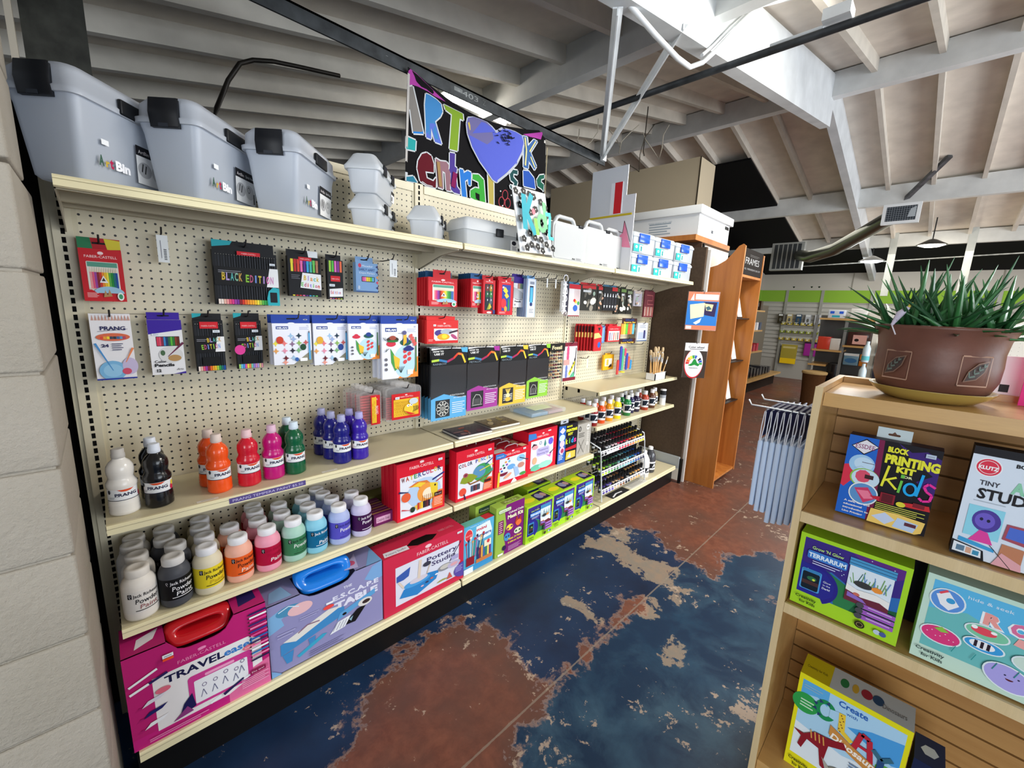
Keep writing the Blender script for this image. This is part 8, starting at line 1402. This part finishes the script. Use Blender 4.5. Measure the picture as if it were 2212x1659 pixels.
    its = [(1.55, -.50, .24, .14, 'c8d0dc', 'clear bin with blue tabs'), (1.55, -.80, .22, .17, 'dcdcd8', 'white storage bin'), (1.55, -1.04, .18, .12, 'e0ded8', 'white box'), (1.11, -.82, .30, .24, '3a1c1a', 'dark red case with a pink label'), (1.01, -.42, .18, .22, 'c8402e', 'orange and white packet'), (1.01, -.60, .14, .20, 'd8d4d0', 'white packet stack'), (.78, -.82, .20, .20, '6a90a8', 'blue picture box'), (.78, -1.03, .18, .20, 'c87a2a', 'orange drawer box'), (.30, -.84, .30, .30, '5a4632', 'brown basket'), (.30, -1.04, .18, .26, 'b8a884', 'tan folded bag'), (.28, -.62, .16, .50, '0c0c10', 'black hanging case')]
    for z, y, w, h, c, l_ in its:
        m = MB(); m.box(9.02, y - w, z, 9.35, y, z + h, c, GLOSS, bv=.01); a = bx(m, ((9.02 - .001, y, z), w, h))
        if 'blue tabs' in l_: a.rr(.12, .55, .36, .85, .03, '2a5ad0'); a.rr(.64, .55, .88, .85, .03, '2a5ad0'); a.r(.25, .12, .7, .36, '2aa0b8')
        elif 'pink label' in l_: a.r(.25, .12, .85, .75, 'd8a8a0'); a.e(.42, .4, .1, .1, '1c1414')
        elif 'drawer' in l_: a.r(0, .46, 1, .54, '3a2a1a'); a.r(.1, .62, .9, .66, 'e8b06a')
        elif 'picture' in l_: a.r(0, .8, 1, 1, 'dce0e4'); a.e(.5, .4, .4, .2, '3a6a9a')
        label_(m.build('shelf_item'), l_ + ' on the grey framed shelf unit', 'shop goods')
    t = thing('woven_basket', 'tall brown woven basket standing on the floor by the shelf unit', 'basket', (8.75, -.5, 0)); m = MB(); m.lathe([(.14, 0), (.15, .3), (.17, .58), (.18, .62)], '5a3c24', FABRIC, 20); m.build('basket_body', t); m = MB(); m.lathe([(.182, .60), (.186, .63), (.17, .64)], 'b89a6a', FABRIC, 20); m.build('rim', t)
    # white pegboard unit behind the plant
    t = thing('pegboard_unit', 'white pegboard shelving unit with dark goods seen behind the succulent', 'shelving', (8.0, -2.0, 0)); m = MB(); m.box(8.2, -3.6, 0, 8.23, -1.24, 1.64, 'e8e6dc', ENAMEL)
    for y in (-1.24, -2.42): m.box(8.16, y - .03, 0, 8.2, y + .03, 1.66, 'e4dfd0', ENAMEL)
    a = bx(m, ((8.2, -1.24, 0), 2.36, 1.64))
    for i in range(40):
        for j in range(9): a.e(.03 + i * .024, .72 + j * .03, .0016, .0016, '8a8a84', n=5); a.k = 1
    kid(m, 'pegboard', t)
    for z in (.42,): m = MB(); m.box(7.85, -3.6, z, 8.2, -1.26, z + .04, 'd8b48a', MAPLE); kid(m, 'shelf', t)
    random.seed(17)
    for r in range(4):
        for i in range(7):
            y = -1.30 - i * .165; z = .50 + r * .19; m = MB(); m.box(8.0, y - .15, z, 8.18, y, z + .15, ['1a2236', '20202a', '16202c', '2a2a34'][r], GLOSS); a = bx(m, ((8.0, y, z), .15, .15)); a.r(.05, .85, .95, .95, 'd8dce0' if r in (0, 2) else '4a5a6a'); a.e(.5, .45, .25, .25, '4a5a66' if i % 2 else '3a3450', n=8)
            label_(m.build('boxed_goods'), 'small dark box in the %s row of the white pegboard unit' % ('lowest', 'second', 'third', 'highest')[r], 'box', 'dark boxes on the pegboard unit, %s row' % ('lowest', 'second', 'third', 'highest')[r])
    for i, z in enumerate((.62, .94)): m = MB(); m.lathe([(.04, 0), (.045, .02), (.045, .20), (.02, .26), (.02, .30)], 'd0e4ec', GLOSS, 16, (7.9, -1.20, z)); m.lathe([(.0455, .03), (.0455, .09)], '6ac8d0', CARD, 16, (7.9, -1.20, z), cap=False); label_(m.build('spray_bottle'), '%s pale bottle with a teal band hanging on the post of the pegboard unit' % ('lower', 'upper')[i], 'bottle')
back()
